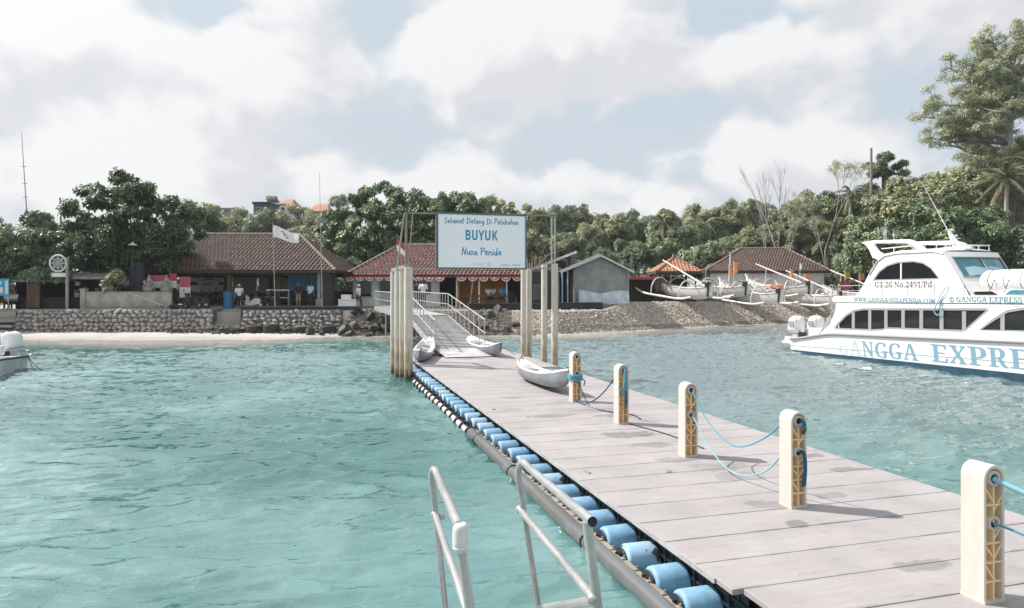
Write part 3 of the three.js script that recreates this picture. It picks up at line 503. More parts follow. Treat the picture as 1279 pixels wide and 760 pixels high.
// ================================================================ piles and the welcome gate
{
  const pile = (label, p, r, top, weed, group) => {
    const t = thing('pile', label, 'pile', [p.x, 0, p.z], 0, group);
    const pr = []; for (let i = 0; i <= 24; i++) pr.push([r * (1 + (i < 6 ? .05 * (1 - i / 6) : 0)), -1 + (top + .98) * i / 24]); const sh = lathe(pr, 20); sh.userData.keepUV = true; part('shaft', sh, 'pile', t); part('cap', lathe([[r, top - .02], [r - .02, top], [0, top]], 20), 'concrete', t);
    return t;
  };
  solo('cap_beam', [beam([-4.15, 3.66, -24.0], [-3.36, 3.76, -22.3], .1, .12)], 'galv', 'short steel beam capping the left group of piles', 'beam');
  pile('nearest and thickest pile of the group left of the gangway', V(-3.34, 0, 22.3), .142, 3.72, .42);
  pile('slim pile just behind the thickest one in the left group', V(-3.62, 0, 22.75), .09, 3.62, .5);
  pile('second widest pile of the left group, seen behind the thickest', V(-3.78, 0, 22.9), .11, 3.6, .45);
  pile('leftmost and farthest pile of the group left of the gangway', V(-4.1, 0, 23.9), .105, 3.6, .4);
  pile('leftmost pile of the pair under the sign\'s right end', V(.42, 0, 25.3), .1, 3.74, .4);
  pile('right pile of the pair under the sign\'s right end', V(.62, 0, 25.6), .112, 3.74, .4);
  pile('single pile between the pair under the sign and the rightmost pile', V(1.12, 0, 24.0), .105, 3.86, .5);
  pile('rightmost pile at the jetty\'s right edge', V(1.42, 0, 23.0), .112, 3.87, .5);
  // gate: two pairs of posts, two rails and the board
  const g0 = new THREE.Vector3(-3.42, 0, -22.34), gx = new THREE.Vector3(Math.cos(JA), 0, -Math.sin(JA)), W = 5.0;
  const t = thing('welcome_gate', 'light steel gate frame standing on the piles and carrying the welcome board', 'gate', g0, JA);
  part('post', [beam([0, 3.72, 0], [0, 5.5, 0], .07, .07)], 'rust_post', t); part('post', [bar([-.26, 3.62, -.4], [-.06, 5.46, 0], .03, .03, 6)], 'galv', t);
  part('post', [beam([W - .02, 3.87, 0], [W - .02, 5.6, 0], .05, .05), beam([W + .1, 3.87, 0], [W + .1, 5.6, 0], .05, .05), ...[4.1, 4.5, 4.9, 5.3].map((y) => box(.12, .02, .02, W + .04, y, 0))], 'galv', t);
  part('post', [beam([.98, 3.66, .02], [.98, 5.5, .02], .06, .05)], 'rust_post', t);
  part('rail', beam([0, 5.48, 0], [W + .1, 5.54, 0], .05, .06), 'rust_post', t); part('rail', beam([0, 3.68, 0], [W + .3, 3.72, 0], .05, .05), 'galv', t);
  part('cross_wire', bar([0, 4.5, 0], [.96, 4.5, 0], .008, .008, 5), 'galv', t);
  // board, flat print on its face
  const BW = 2.98, BH = 1.76, cv = document.createElement('canvas'); cv.width = 1180; cv.height = 700; const c = cv.getContext('2d');
  c.fillStyle = '#eceef3'; c.fillRect(0, 0, 1180, 700);
  // brush lettering: each letter a few strokes in a unit box (x to the right, y up), smoothed
  const GL = { S: [.62, [.5, .9, .3, 1, .1, .85, .15, .6, .45, .4, .5, .15, .3, 0, .05, .1]], e: [.52, [.05, .28, .42, .32, .38, .5, .2, .55, .05, .35, .1, .08, .28, 0, .45, .12]], l: [.3, [.1, 1, .06, .3, .12, .02, .24, .05]], a: [.58, [.42, .5, .2, .55, .05, .3, .12, .03, .3, .1, .42, .45], [.42, .52, .42, .1, .52, .02]], m: [.64, [.05, .52, .07, 0], [.07, .35, .2, .54, .28, .4, .29, 0], [.29, .35, .42, .54, .5, .4, .52, .02]], t: [.38, [.15, .95, .13, .15, .2, 0, .32, .06], [0, .6, .32, .64]], D: [.72, [.1, 1, .1, 0], [0, .95, .35, .98, .6, .7, .55, .25, .3, 0, .05, .02]], n: [.5, [.06, .52, .07, 0], [.07, .33, .22, .54, .36, .42, .38, .02]], g: [.56, [.42, .5, .2, .55, .05, .32, .12, .06, .3, .1, .42, .45], [.42, .52, .44, -.1, .3, -.35, .06, -.28]], i: [.24, [.08, .52, .09, .02], [.1, .75, .11, .78]], P: [.6, [.1, 1, .1, 0], [.02, .92, .35, 1, .55, .8, .45, .52, .1, .45]], b: [.52, [.08, 1, .08, 0], [.08, .3, .25, .54, .42, .4, .38, .08, .2, 0, .08, .1]], u: [.52, [.06, .52, .08, .12, .2, 0, .36, .12, .4, .52], [.4, .5, .42, .02]], h: [.5, [.08, 1, .08, 0], [.08, .32, .22, .54, .36, .42, .38, .02]], N: [.68, [.06, 0, .08, 1], [.08, 1, .5, 0], [.5, 0, .54, 1]], s: [.44, [.36, .48, .2, .55, .08, .42, .3, .26, .3, .06, .14, 0, .02, .08]], d: [.56, [.42, 1, .42, .1, .5, 0], [.42, .42, .22, .55, .05, .3, .12, .04, .3, .06, .42, .3]], J: [.5, [.4, 1, .4, .2, .22, 0, .05, .12]], p: [.52, [.08, .54, .08, -.35], [.08, .3, .25, .54, .42, .4, .38, .08, .2, 0, .08, .1]], ' ': [.4] };
  const hand = (txt, x, y, size, col, w, lw = .1) => { const tot = [...txt].reduce((a, k) => a + GL[k][0], 0), sx = w / tot; let xx = 0; c.strokeStyle = col; c.lineWidth = size * lw; c.lineCap = c.lineJoin = 'round'; [...txt].forEach((k, n) => { const dy = (hash(n, txt.length, 4) - .5) * .1, sl = .1 + (hash(n, 2, 8) - .5) * .1; for (const st of GL[k].slice(1)) { const p = []; for (let q = 0; q < st.length; q += 2) p.push([x + (xx + st[q] + st[q + 1] * sl) * sx, y - (st[q + 1] + dy) * size]); c.beginPath(); c.moveTo(...p[0]); for (let q = 1; q < p.length - 1; q++) c.quadraticCurveTo(p[q][0], p[q][1], (p[q][0] + p[q + 1][0]) / 2, (p[q][1] + p[q + 1][1]) / 2); c.lineTo(...p[p.length - 1]); c.stroke(); } xx += GL[k][0]; }); };
  hand('Selamat Datang Di Pelabuhan', 78, 118, 72, '#2f7186', 1010, .13);
  c.fillStyle = '#1583a6'; c.font = 'bold 168px sans-serif'; c.save(); c.translate(352, 335); c.scale(445 / c.measureText('BUYUK').width, 1.1); c.fillText('BUYUK', 0, 0); c.restore();
  hand('Nusa Penida', 310, 530, 92, '#2381a2', 540, .14);
  c.globalAlpha = .75; c.strokeStyle = '#8fa3ad'; c.lineWidth = 5; c.beginPath(); c.arc(682, 648, 24, 0, 7); c.stroke(); c.beginPath(); c.arc(682, 648, 12, 0, 7); c.stroke(); c.beginPath(); for (let i = 0; i < 9; i++) c.lineTo(480 + i * 16, 655 + (i % 2 ? -16 : 6)); c.stroke(); c.globalAlpha = 1;
  hand('Sampai Jumpa', 826, 668, 30, '#8796a2', 280, .14);
  const bt = new THREE.CanvasTexture(cv); bt.colorSpace = THREE.SRGBColorSpace; mat('board_print', [1, 1, 1], .55, { map: bt });
  const b = thing('welcome_board', 'pale board lettered BUYUK hung in the gate above the gangway', 'sign', g0.clone().addScaledVector(gx, .98 + BW / 2 + .05).setY(3.7), JA);
  const face = new THREE.PlaneGeometry(BW, BH); face.userData.keepUV = true; part('face', face.translate(0, BH / 2 + .02, .055), 'board_print', b); part('back_panel', box(BW, BH, .03, 0, BH / 2 + .02, .036), 'render_white', b);
  part('frame', [box(.05, BH + .1, .06, -BW / 2 - .02, BH / 2 + .02, .04), box(.05, BH + .1, .06, BW / 2 + .02, BH / 2 + .02, .04), box(BW - .01, .05, .06, 0, BH + .04, .04), box(BW - .01, .05, .06, 0, 0, .04)], 'green_frame', b);
}
// ================================================================ gangway: hinged ramp, then a fixed bridge to the shore
{
  const a = new THREE.Vector3(-2.9, .78, -25.8), t = thing('gangway_ramp', 'ribbed aluminium gangway ramp with tube railings leading down to the jetty', 'gangway', a, JA), W = 1.98, L = 7.4, H = .92;
  const at = (x, y, s) => [x, y + H * s / L, -s];
  part('stringer', [beam(at(.03, -.08, 0), at(.03, -.08, L), .07, .2), beam(at(W - .03, -.08, 0), at(W - .03, -.08, L), .07, .2)], 'alu', t);
  for (let k = 0; k < 26; k++) part('tread', [beam(at(.07, -.01, (k + .5) * L / 26), at(W - .07, -.01, (k + .5) * L / 26), L / 26 - .075, .03)], 'alu_deck', t);
  part('underframe', [1, 2.5, 4, 5.5, 7].map((s) => beam(at(.05, -.13, s), at(W - .05, -.13, s), .06, .08)), 'alu', t);
  const rail = (x, s0, s1, name) => {
    const g = [], n = Math.round((s1 - s0) / .92); part(name, [bar(at(x, 1.06, s0), at(x, 1.06, s1), .025), bar(at(x, .55, s0), at(x, .55, s1), .02)], 'alu', t);
    for (let k = 0; k <= n; k++) part('post', bar(at(x, -.02, s0 + (s1 - s0) * k / n + (k === 0 ? 0 : .0)), at(x, 1.06, s0 + (s1 - s0) * k / n + .06), .022), 'alu', t);
  };
  rail(.03, .0, L, 'hand_rail'); rail(W - .03, .05, L, 'hand_rail');
  part('flap', [beam([.12, -.02, .0], [.25, -.2, 1.35], .12, .02), loft([[[.0, .0, .02], [W, .0, .02]], [[.2, -.2, 1.3], [W - .05, -.2, 1.3]]])], 'alu_deck', t);
  part('roller_leg', [bar([.05, -.02, -.1], [.1, -.22, .25], .03), bar([W - .05, -.02, -.1], [W - .1, -.22, .25], .03), box(W - .2, .06, .06, W / 2, -.19, .25)], 'alu', t);
  const m = solo('rubber_mat', [rbox(1.15, .02, .42, .008, 0, 0, 0).rotateY(JA + .1).translate(...P(576, 446, 25.35).toArray()).translate(0, .0, 0)], 'concrete_dark', 'dark rubber mat at the foot of the gangway', 'mat'); m.position.y = .63 - P(576, 446, 25.35).y;
  // bridge
  const b0 = new THREE.Vector3(-4.96, 1.72, -32.95), L2 = 13.4, a2 = Math.atan2(.325, 1), b = thing('shore_bridge', 'fixed narrow footbridge on thin legs between the shore and the gangway ramp', 'bridge', b0, a2);
  part('side_beam', [beam([.03, -.12, -.02], [.03, -.02, -L2], .08, .24), beam([W - .03, -.12, -.02], [W - .03, -.02, -L2], .08, .24)], 'alu', b);
  for (let k = 0; k < 34; k++) part('plank', box(W - .14, .04, L2 / 34 - .02, W / 2, .01 + .1 * (k + .5) / 34, -(k + .5) * L2 / 34), 'alu_deck', b);
  for (const x of [.03, W - .03]) { part('hand_rail', [bar([x, 1.05, 0], [x, 1.12, -L2], .025), bar([x, .55, 0], [x, .62, -L2], .018)], 'alu', b); for (let k = 0; k <= 22; k++) part('post', bar([x, 0, -k * L2 / 22], [x, 1.06, -k * L2 / 22], .02), 'alu', b); }
  for (const [x, z] of [[.08, -.5], [W - .08, -.5], [.08, -3.6], [W - .08, -3.6], [.08, -5.4], [W - .08, -5.4], [.08, -8.3], [W - .08, -8.3]]) part('leg', bar([x, -3, z], [x, -.1, z], .045), 'galv', b);
  part('brace', [bar([.08, -1.5, -3.6], [.08, -.2, -5.4], .02), bar([.08, -.3, -3.6], [.08, -1.5, -5.4], .02), bar([.08, -1.1, -.5], [.08, -1.1, -3.6], .02), bar([.08, -1.3, -.5], [W - .08, -.3, -.5], .02), bar([.08, -.3, -3.6], [W - .08, -1.5, -3.6], .02)], 'galv', b);
}
// ================================================================ railings of the boarding plank in the foreground
{
  const f = thing('boarding_plank', 'boarding plank with two welded steel tube railings in the foreground', 'gangplank', V(0, .86, 3.4));
  const q = (px, py, d) => P(px, py, d).sub(f.position);
  const G = (g, n) => part(n, g, 'steel', f);
  // right railing
  const a = q(651, 579, 4.1), b = q(739, 651, 2.8), c = q(650, 637, 4.1), e = q(741, 747, 2.8), lo = q(674, 766, 4.1), bend = q(648, 596, 4.1);
  const lift = (p, y) => p.clone().setY(y);
  G([tube([q(650.5, 612, 4.1), bend, q(649.5, 582, 4.09), q(653, 578, 4.06), q(660, 583.5, 3.95)], .021, 20, 10), bar(q(659, 583, 3.96), b.clone().lerp(a, -.012), .021, .021, 12, false)], 'hand_rail');
  G([bar(q(650.5, 611, 4.1), lo.clone().lerp(c, -.0), .019, .019, 10), ball(.027, ...c.toArray())], 'post');
  G([bar(q(733.5, 652, 2.82), q(749, 772, 2.8), .021, .021, 12)], 'post');
  G([bar(c, e, .019, .019, 10), ball(.024, ...e.toArray(), 1, .8, 1)], 'mid_rail');
  G([bar(e.clone().add(new THREE.Vector3(0, -.012, 0)), q(676, 761, 3.6), .02, .02, 10)], 'bottom_rail');
  part('tube_end', lathe([[0, 0], [.0165, 0]], 14).rotateX(Math.PI / 2).applyQuaternion(new THREE.Quaternion().setFromUnitVectors(new THREE.Vector3(0, 0, 1), b.clone().sub(a).normalize())).translate(...b.clone().lerp(a, -.0135).toArray()), 'black_plastic', f);  // black disc painted in for the shaded inside of the open tube
  G([bar(q(749, 772, 2.8), lift(q(749, 772, 2.8), -.1), .021), bar(lo, lift(lo, -.1), .019)], 'foot');
  // left railing
  const a2 = q(542, 587, 4.1), b2 = q(573, 657, 2.92), c2 = q(544, 643, 4.1), e2 = q(584, 764, 2.9), lo2 = q(557, 766, 4.1);
  G([tube([q(541.5, 612, 4.1), q(540, 597, 4.1), q(541, 588, 4.09), q(544, 588, 4.05), q(546.5, 594, 3.98)], .021, 18, 10), bar(q(546, 593, 3.99), b2, .021, .021, 12)], 'hand_rail');
  G([bar(q(541.5, 611, 4.1), lo2, .019, .019, 10), ball(.026, ...c2.toArray()), ball(.017, ...q(553, 646, 4.08).toArray()), bar(c2, q(553, 646, 4.08), .012)], 'post');
  G([bar(q(576, 685, 2.92), q(589, 772, 2.9), .022, .022, 12)], 'post'); G([bar(c2, e2, .019, .019, 10)], 'mid_rail');
  part('joint_wrap', [lathe([[0, -.064], [.024, -.064], [.031, -.05], [.034, -.02], [.033, .03], [.03, .045], [.022, .058], [0, .06]], 16).translate(...q(575.5, 671, 2.92).toArray()), new THREE.TorusGeometry(.028, .008, 6, 16).rotateX(1.57).translate(...q(576, 684, 2.92).toArray())], 'white_plastic', f);
  G([bar(q(589, 772, 2.9), lift(q(589, 772, 2.9), -.1), .022), bar(lo2, lift(lo2, -.1), .019)], 'foot');
  part('tread_plate', [rbox(.75, .05, 2.6, .01, -.06, -.12, .55, .13)], 'alu_deck', f);
}
// ================================================================ white express boat on the right
const font = await new FontLoader().loadAsync('fonts/droid/droid_serif_bold.typeface.json');
const fontS = await new FontLoader().loadAsync('fonts/droid/droid_sans_bold.typeface.json');
function letters(txt, f, w, h, depth = .004) { // fitted to w by h, reading along +x from the origin
  const g = new TextGeometry(txt, { font: f, size: 1, depth: 1, curveSegments: 4, bevelEnabled: false }); g.computeBoundingBox(); const b = g.boundingBox;
  return g.translate(-b.min.x, -b.min.y, 0).scale(w / (b.max.x - b.min.x), h / (b.max.y - b.min.y), depth);
}
function engineParts(t, at, s = 1, turn = 0, tilt = 0) {
  const o = new THREE.Group(); o.name = 'outboard_engine'; o.position.set(...at); o.rotation.set(tilt, turn, 0); o.scale.setScalar(s); t.add(o);
  const rows = []; for (let i = 0; i <= 12; i++) { const u = i / 12, y = .02 + .74 * u, w = .27 * Math.pow(Math.sin(Math.min(1, .28 + u * .95) * Math.PI * .5), .7) * (u > .72 ? Math.sqrt(Math.max(0, 1 - ((u - .72) / .285) ** 2.4)) : 1), zf = .36 - .1 * u * u, zb = -.5 + .2 * u * u, r = []; for (let k = 0; k < 18; k++) { const a = k / 18 * 2 * Math.PI, c = Math.cos(a), sn = Math.sin(a), q = (v) => Math.sign(v) * Math.pow(Math.abs(v), .8), sh = u > .72 ? Math.sqrt(Math.max(.0, 1 - ((u - .72) / .285) ** 2.4)) : 1; r.push([w * q(c), y, (zf + zb) / 2 + (zf - zb) / 2 * q(sn) * (.5 + .5 * sh)]); } rows.push(r); }
  part('cowl', loft(rows, 0, true), 'gelcoat', o);
  part('cowl_band', [box(.56, .035, .78, 0, .13, -.08), rbox(.02, .22, .3, .01, -.272, .42, -.1), tube([[-.24, .16, .24], [-.285, .4, .26], [-.2, .7, .14]], .013, 10, 5), tube([[-.26, .16, .17], [-.295, .42, .18], [-.2, .72, .05]], .013, 10, 5)], 'frame_grey', o);
  part('midsection', [rbox(.3, .5, .36, .06, 0, -.2, .02), rbox(.12, .7, .3, .04, 0, -.7, -.02)], 'gelcoat_grey', o);
  part('mount', [box(.34, .3, .14, 0, -.1, .3)], 'black_plastic', o);
  return o;
}
{
  const t = thing('express_boat', 'large white two-deck speedboat lettered GANGGA EXPRESS', 'boat', [14.52, 0, -32.53], .2984);
  const gY = (s) => s < 0 ? .74 : .74 + .3 * sst(0, 3, s) + .032 * s, LEN = 15.5;
  const taper = (s) => s < 11.4 ? 1 : Math.sqrt(Math.max(0, 1 - ((s - 11.4) / (LEN - 11.3)) ** 2)), half = (y, s) => (1.66 + .13 * y) * taper(s) * (.985 + .015 * Math.min(1, s));
  const side = (y, s) => -(1.66 + .13 * y);
  const ss = []; for (let s = 0; s <= 11.4; s += .6) ss.push(s); for (let s = 11.6; s <= LEN; s += .26) ss.push(Math.min(s, LEN));
  const row = (f) => ss.map((s) => f(s));
  const strip = (y0, y1, m, name, o = 0) => { const g = []; for (const q of [-1, 1]) g.push(loft(ss.map((s) => [y0(s), y1(s)].map((y, i) => [q * (half(y, s) + o), y, s]))), quad([half(y0(0), 0) * -1, y0(0), 0], [half(y0(0), 0), y0(0), 0], [half(y1(0), 0), y1(0), 0], [-half(y1(0), 0), y1(0), 0])); part(name, g, m, t); };
  const stripe = (s) => .2 + .014 * s;
  part('bottom', loft(ss.map((s) => [[-half(0, s), stripe(s) + .02, s], [-half(0, s) * .98, -.1, s], [-half(0, s) * .5, -.5, s], [0, -.6, s], [half(0, s) * .5, -.5, s], [half(0, s) * .98, -.1, s], [half(0, s), stripe(s) + .02, s]])), 'antifoul', t);
  strip((s) => stripe(s), gY, 'gelcoat', 'hull');
  for (const q of [-1, 1]) part('boot_stripe', loft(ss.map((s) => [[q * (half(-.1, s) + .008), -.12, s], [q * (half(stripe(s), s) + .008), stripe(s), s]])), 'antifoul', t);
  part('knuckle_line', [-1, 1].map((q) => tube(ss.filter((s, i) => i % 2 === 0).map((s) => { const y = .40 + .028 * s; return [q * (half(y, s) + .002), y, s]; }), .011, 50, 5)), 'frame_grey', t);
  part('rub_rail', [-1, 1].map((q) => tube([[q * (half(gY(0), 0) - .3), gY(0) - .02, -.03], ...ss.map((s) => [q * (half(gY(s), s) + .02), gY(s) - .03, s])], .06, 70, 8)), 'frame_grey', t);
  part('side_deck', loft(ss.map((s) => [[-half(gY(s), s), gY(s), s], [half(gY(s), s), gY(s), s]])), 'gelcoat', t);
  // stern platform lip
  part('swim_platform', [rbox(3.2, .12, .8, .04, 0, .5, -.35), rbox(.4, .3, .7, .05, -1.4, .62, -.2), rbox(.4, .3, .7, .05, 1.4, .62, -.2)], 'gelcoat', t);
  engineParts(t, [-1.0, .93, -.38], 1.06, .1); engineParts(t, [.12, .93, -.38], 1.06, .1); engineParts(t, [1.2, .93, -.38], 1.06, .1);
  // lower house: side walls cut for the window bands
  const X0 = 1.63, wall = [[1.75, .99], [2.45, 1.5], [2.72, 2.05], [2.8, 2.44], [12.6, 2.56], [13.6, 1.9], [14.0, 1.45], [12, 1.3], [8, 1.15], [4, 1.04]];
  const winA = [[2.66, 1.36], [2.9, 1.6], [3.3, 1.93], [3.75, 2.15], [4.25, 2.23], [9.5, 2.38], [9.62, 2.32], [8.78, 1.58], [8.6, 1.53], [5.4, 1.45], [5.25, 1.38], [4.7, 1.33], [2.75, 1.28]];
  const winB = [[9.22, 1.62], [9.75, 2.05], [10.2, 2.33], [10.7, 2.43], [12.4, 2.45], [12.9, 2.0], [12.8, 1.72]];
  const inset = (poly, k) => { const n = poly.length, area = poly.reduce((a, p, i) => { const q = poly[(i + 1) % n]; return a + p[0] * q[1] - q[0] * p[1]; }, 0), sg = Math.sign(area); return poly.map((p, i) => { const a = poly[(i + n - 1) % n], b = poly[(i + 1) % n], e = (u, v) => { const l = Math.hypot(v[0] - u[0], v[1] - u[1]); return [-(v[1] - u[1]) / l * sg, (v[0] - u[0]) / l * sg]; }, n1 = e(a, p), n2 = e(p, b), m = k / Math.max(.45, 1 + n1[0] * n2[0] + n1[1] * n2[1]); return [p[0] + (n1[0] + n2[0]) * m, p[1] + (n1[1] + n2[1]) * m]; }); };
  const rev = (p) => p.slice().reverse();
  for (const q of [-1, 1]) part('cabin_side', sideways(prism(wall, .05, [rev(winA), rev(winB)])).translate(q < 0 ? -X0 + .05 : X0, 0, 0), 'gelcoat', t);
  for (const q of [-1, 1]) for (const w of [winA, winB]) {
    const o = part('window_band', sideways(prism(w, .02, [rev(inset(w, .075))])).translate(q < 0 ? -X0 + .028 : X0 - .012, 0, 0), 'frame_grey', t);
    if (w === winA) {
      const xs = [[2.72, 3.62], [3.83, 4.5], [4.66, 5.3], [5.45, 6.1], [6.27, 6.9], [7.06, 7.74], [7.9, 8.6], [8.78, 9.5]].map(([a, b]) => [a, b]);
      part('mullion', [3.72, 4.58, 5.38, 6.18, 6.98, 7.82, 8.69].map((x) => box(.035, .86, .15, (q < 0 ? -X0 + .03 : X0 - .03), 1.82, x)), 'frame_grey', o);
    } else part('mullion', [10.05, 11.0].map((x) => box(.035, .84, .14, q < 0 ? -X0 + .03 : X0 - .03, 2.02, x)), 'frame_grey', o);
    part('pane', sideways(prism(inset(w, .03), .01)).translate(q < 0 ? -X0 + .05 : X0 - .04, 0, 0), 'dark_glass', o);
  }
  part('cabin_back', [box(3.2, 1.5, .05, 0, 1.75, 2.9), ], 'gelcoat', t); part('cabin_door', [box(.8, 1.3, .03, .2, 1.7, 2.87)], 'dark_glass', t);
  part('cabin_front', loft([[[-1.6, 2.55, 12.6], [1.6, 2.55, 12.6]], [[-1.6, 1.9, 13.6], [1.6, 1.9, 13.6]], [[-1.6, 1.3, 14.0], [1.6, 1.3, 14.0]]]), 'gelcoat', t);
  part('quarter', [-1, 1].map((q) => loft([[[q * 1.66, .8, .9], [q * 1.64, 1.02, 1.75], [q * 1.64, 2.4, 2.8]], [[q * 1.4, .8, .9], [q * 1.4, 1.02, 1.75], [q * 1.4, 2.4, 2.8]]])), 'gelcoat', t);
  part('cockpit', [rbox(2.9, .4, .9, .1, 0, 1.05, 1.3), rbox(2.6, .5, .3, .08, 0, 1.4, 2.5)], 'gelcoat', t);
  // upper deck slab with its lettered edge
  part('upper_deck', [loft([[2.62, 2.44, 2.66], [2.72, 2.425, 2.71], [4, 2.435, 2.725], [12.2, 2.56, 2.83], [12.75, 2.6, 2.8]].map(([s, a, b]) => [[-1.5, a, s], [-1.665, a + .03, s], [-1.675, a + .14, s], [-1.66, b - .02, s], [-1.62, b, s], [1.62, b, s], [1.66, b - .02, s], [1.675, a + .14, s], [1.665, a + .03, s], [1.5, a, s]]), .5, true), quad([-1.62, 2.45, 2.62], [1.62, 2.45, 2.62], [1.62, 2.66, 2.62], [-1.62, 2.66, 2.62])], 'gelcoat', t);
  // wheelhouse
  const HW = 1.28, cab = [[3.5, 2.73], [3.82, 3.05], [4.3, 3.78], [4.66, 4.2], [5.0, 4.4], [5.6, 4.47], [7.2, 4.46], [7.62, 4.36], [8.25, 3.4], [8.6, 2.78]];
  const cw = [[4.4, 3.38], [4.7, 3.72], [5.1, 3.95], [5.6, 4.06], [6.3, 4.08], [6.75, 4.0], [7.1, 3.8], [7.45, 3.4], [7.4, 3.36], [4.42, 3.34]];
  for (const q of [-1, 1]) { part('wheelhouse_side', sideways(prism(cab, .05, [rev(cw)])).translate(q < 0 ? -HW + .05 : HW, 0, 0), 'gelcoat', t); const o = part('wheelhouse_window', sideways(prism(cw, .02, [rev(inset(cw, .05))])).translate(q < 0 ? -HW + .03 : HW - .01, 0, 0), 'frame_grey', t); part('pane', sideways(prism(inset(cw, .02), .01)).translate(q < 0 ? -HW + .045 : HW - .035, 0, 0), 'dark_glass', o); part('mullion', box(.03, .66, .06, q < 0 ? -HW + .03 : HW - .03, 3.71, 5.75), 'gelcoat', o); }
  const roofRows = [[4.2, 3.62], [4.66, 4.2], [5.0, 4.4], [5.6, 4.47], [7.2, 4.46], [7.62, 4.36]].map(([s, y]) => [-1.33, -1.28, -1.02, 0, 1.02, 1.28, 1.33].map((x, i) => [x, y + [-.08, .005, .05, .08, .05, .005, -.08][i], s]));
  part('wheelhouse_roof', loft(roofRows), 'gelcoat', t);
  // windscreen, facing forward
  const wsp = (x, k) => [x, lerp(4.36, 3.3, k), lerp(7.64, 8.34, k) + .18 * (1 - (x / HW) ** 2)], wsr = [];
  for (let i = 0; i <= 10; i++) wsr.push(-1.28 + 2.56 * i / 10);
  part('windscreen_surround', [loft([0, .22].map((k) => wsr.map((x) => wsp(x, k)))), loft([.86, 1, 1.6].map((k) => wsr.map((x) => wsp(x, k)))), loft([-1.28, -1.14].map((x) => [.2, .5, .9].map((k) => wsp(x, k)))), loft([1.14, 1.28].map((x) => [.2, .5, .9].map((k) => wsp(x, k))))], 'gelcoat', t);
  const off = (p, d) => [p[0], p[1] + d * .5, p[2] + d];
  { const o = part('windscreen', loft([.2, .5, .88].map((k) => wsr.map((x) => off(wsp(x * .9, k), -.012)))), 'cyan_glass', t); part('frame', [[-.9, .2, .9, .2], [-.9, .87, .9, .87]].map(([a, k, b]) => tube([-1, -.5, 0, .5, 1].map((u) => off(wsp(u * 1.14, k), .012)), .028, 16, 6)).concat([-1.14, 1.14, 0].map((x) => tube([.2, .5, .87].map((k) => off(wsp(x, k), .012)), .028, 8, 6))), 'frame_grey', o); part('sunshade', loft([.55, .84].map((k, i) => [-.9, -.5, -.1, .3, .8].map((x, j) => off(wsp(x, k - (j % 2) * .05), .006)))), 'cloth_sky', o); }
  // flybridge arch and rail on the wheelhouse roof
  const arch = [[3.72, 4.93], [3.95, 4.84], [4.15, 4.6], [4.32, 4.28], [4.62, 4.2], [4.9, 4.36], [4.62, 4.5], [4.42, 4.72], [4.38, 4.86], [5.9, 4.80], [6.25, 4.66], [6.5, 4.44], [6.86, 4.43], [6.45, 4.76], [6.05, 4.9], [4.3, 4.97]];
  for (const q of [-1, 1]) part('roof_arch', sideways(prism(arch, .08, undefined, .012)).translate(q < 0 ? -1.12 : 1.2, 0, 0), 'gelcoat', t);
  part('arch_top', [rbox(2.3, .07, .5, .03, 0, 4.93, 4.05)], 'gelcoat', t);
  part('roof_rail', [-1, 1].flatMap((q) => [bar([q * 1.14, 4.62, 4.7], [q * 1.14, 4.66, 6.2], .022), bar([q * 1.14, 4.45, 5.3], [q * 1.14, 4.65, 5.3], .018), bar([q * 1.1, 4.68, 6.5], [q * .95, 4.62, 7.6], .02), ...[6.6, 7.1, 7.5].map((s) => bar([q * 1.04, 4.44, s], [q * 1.02, 4.66, s], .016))]).concat([bar([-.95, 4.62, 7.6], [.95, 4.62, 7.6], .02)]), 'gelcoat', t);
  part('mast_fin', [loft([[[-.1, 4.5, 7.0], [-.1, 4.5, 7.7], [.1, 4.5, 7.7], [.1, 4.5, 7.0]], [[-.05, 4.78, 6.85], [-.05, 4.78, 7.1], [.05, 4.78, 7.1], [.05, 4.78, 6.85]], [[-.03, 5.1, 6.72], [-.03, 5.1, 6.86], [.03, 5.1, 6.86], [.03, 5.1, 6.72]]], .4, true), box(.7, .03, .05, 0, 4.92, 6.9), ball(.07, 0, 5.14, 6.79), ball(.05, .1, 5.02, 6.95), lathe([[0, 0], [.08, 0], [.08, .06], [0, .08]], 12).translate(0, 5.2, 6.85)], 'gelcoat', t);
  part('whip_antenna', bar([0, 4.85, 6.9], [-.35, 7.1, 5.9], .022, .009, 6), 'gelcoat', t);
  part('antenna_cluster', [[-.3, 4.98, 4.0, 5.55], [-.1, 4.98, 3.9, 5.7], [.1, 4.98, 4.1, 5.45], [.25, 4.98, 3.95, 5.5]].flatMap(([x, y, z, y1]) => [bar([x, y, z], [x, y1, z], .018, .01, 6), rbox(.07, .12, .07, .02, x, lerp(y, y1, .55), z)]), 'gelcoat_grey', t);
  // railings of the upper deck
  { const g = [], pts = (y) => [[-.9, y, 2.72], [-1.5, y, 2.72], [-1.62, y, 2.9], [-1.62, y + .1, 12.3]]; for (const [y, r] of [[3.14, .016], [2.93, .010]]) for (const q of [1, -1]) g.push(tube(pts(y).map(([x, a, b]) => [x * q, a, b]), r, 60, 6)); part('deck_rail', g, 'steel', t); for (let k = 0; k < 9; k++) for (const q of [1, -1]) part('rail_post', bar([q * 1.62, 2.7 + .012 * k, 2.9 + k * 1.16], [q * 1.62, 3.14 + .012 * k, 2.9 + k * 1.16], .013), 'steel', t); }
  // boarding ladder at the stern
  part('ladder', [bar([-1.55, 1.1, 2.45], [-1.55, 3.12, 2.5], .02), bar([-1.2, 1.1, 2.4], [-1.2, 3.12, 2.45], .02), ...[1.25, 1.5, 1.75, 2.0, 2.25, 2.5].map((y) => bar([-1.55, y, 2.46], [-1.2, y, 2.41], .016))], 'steel', t);
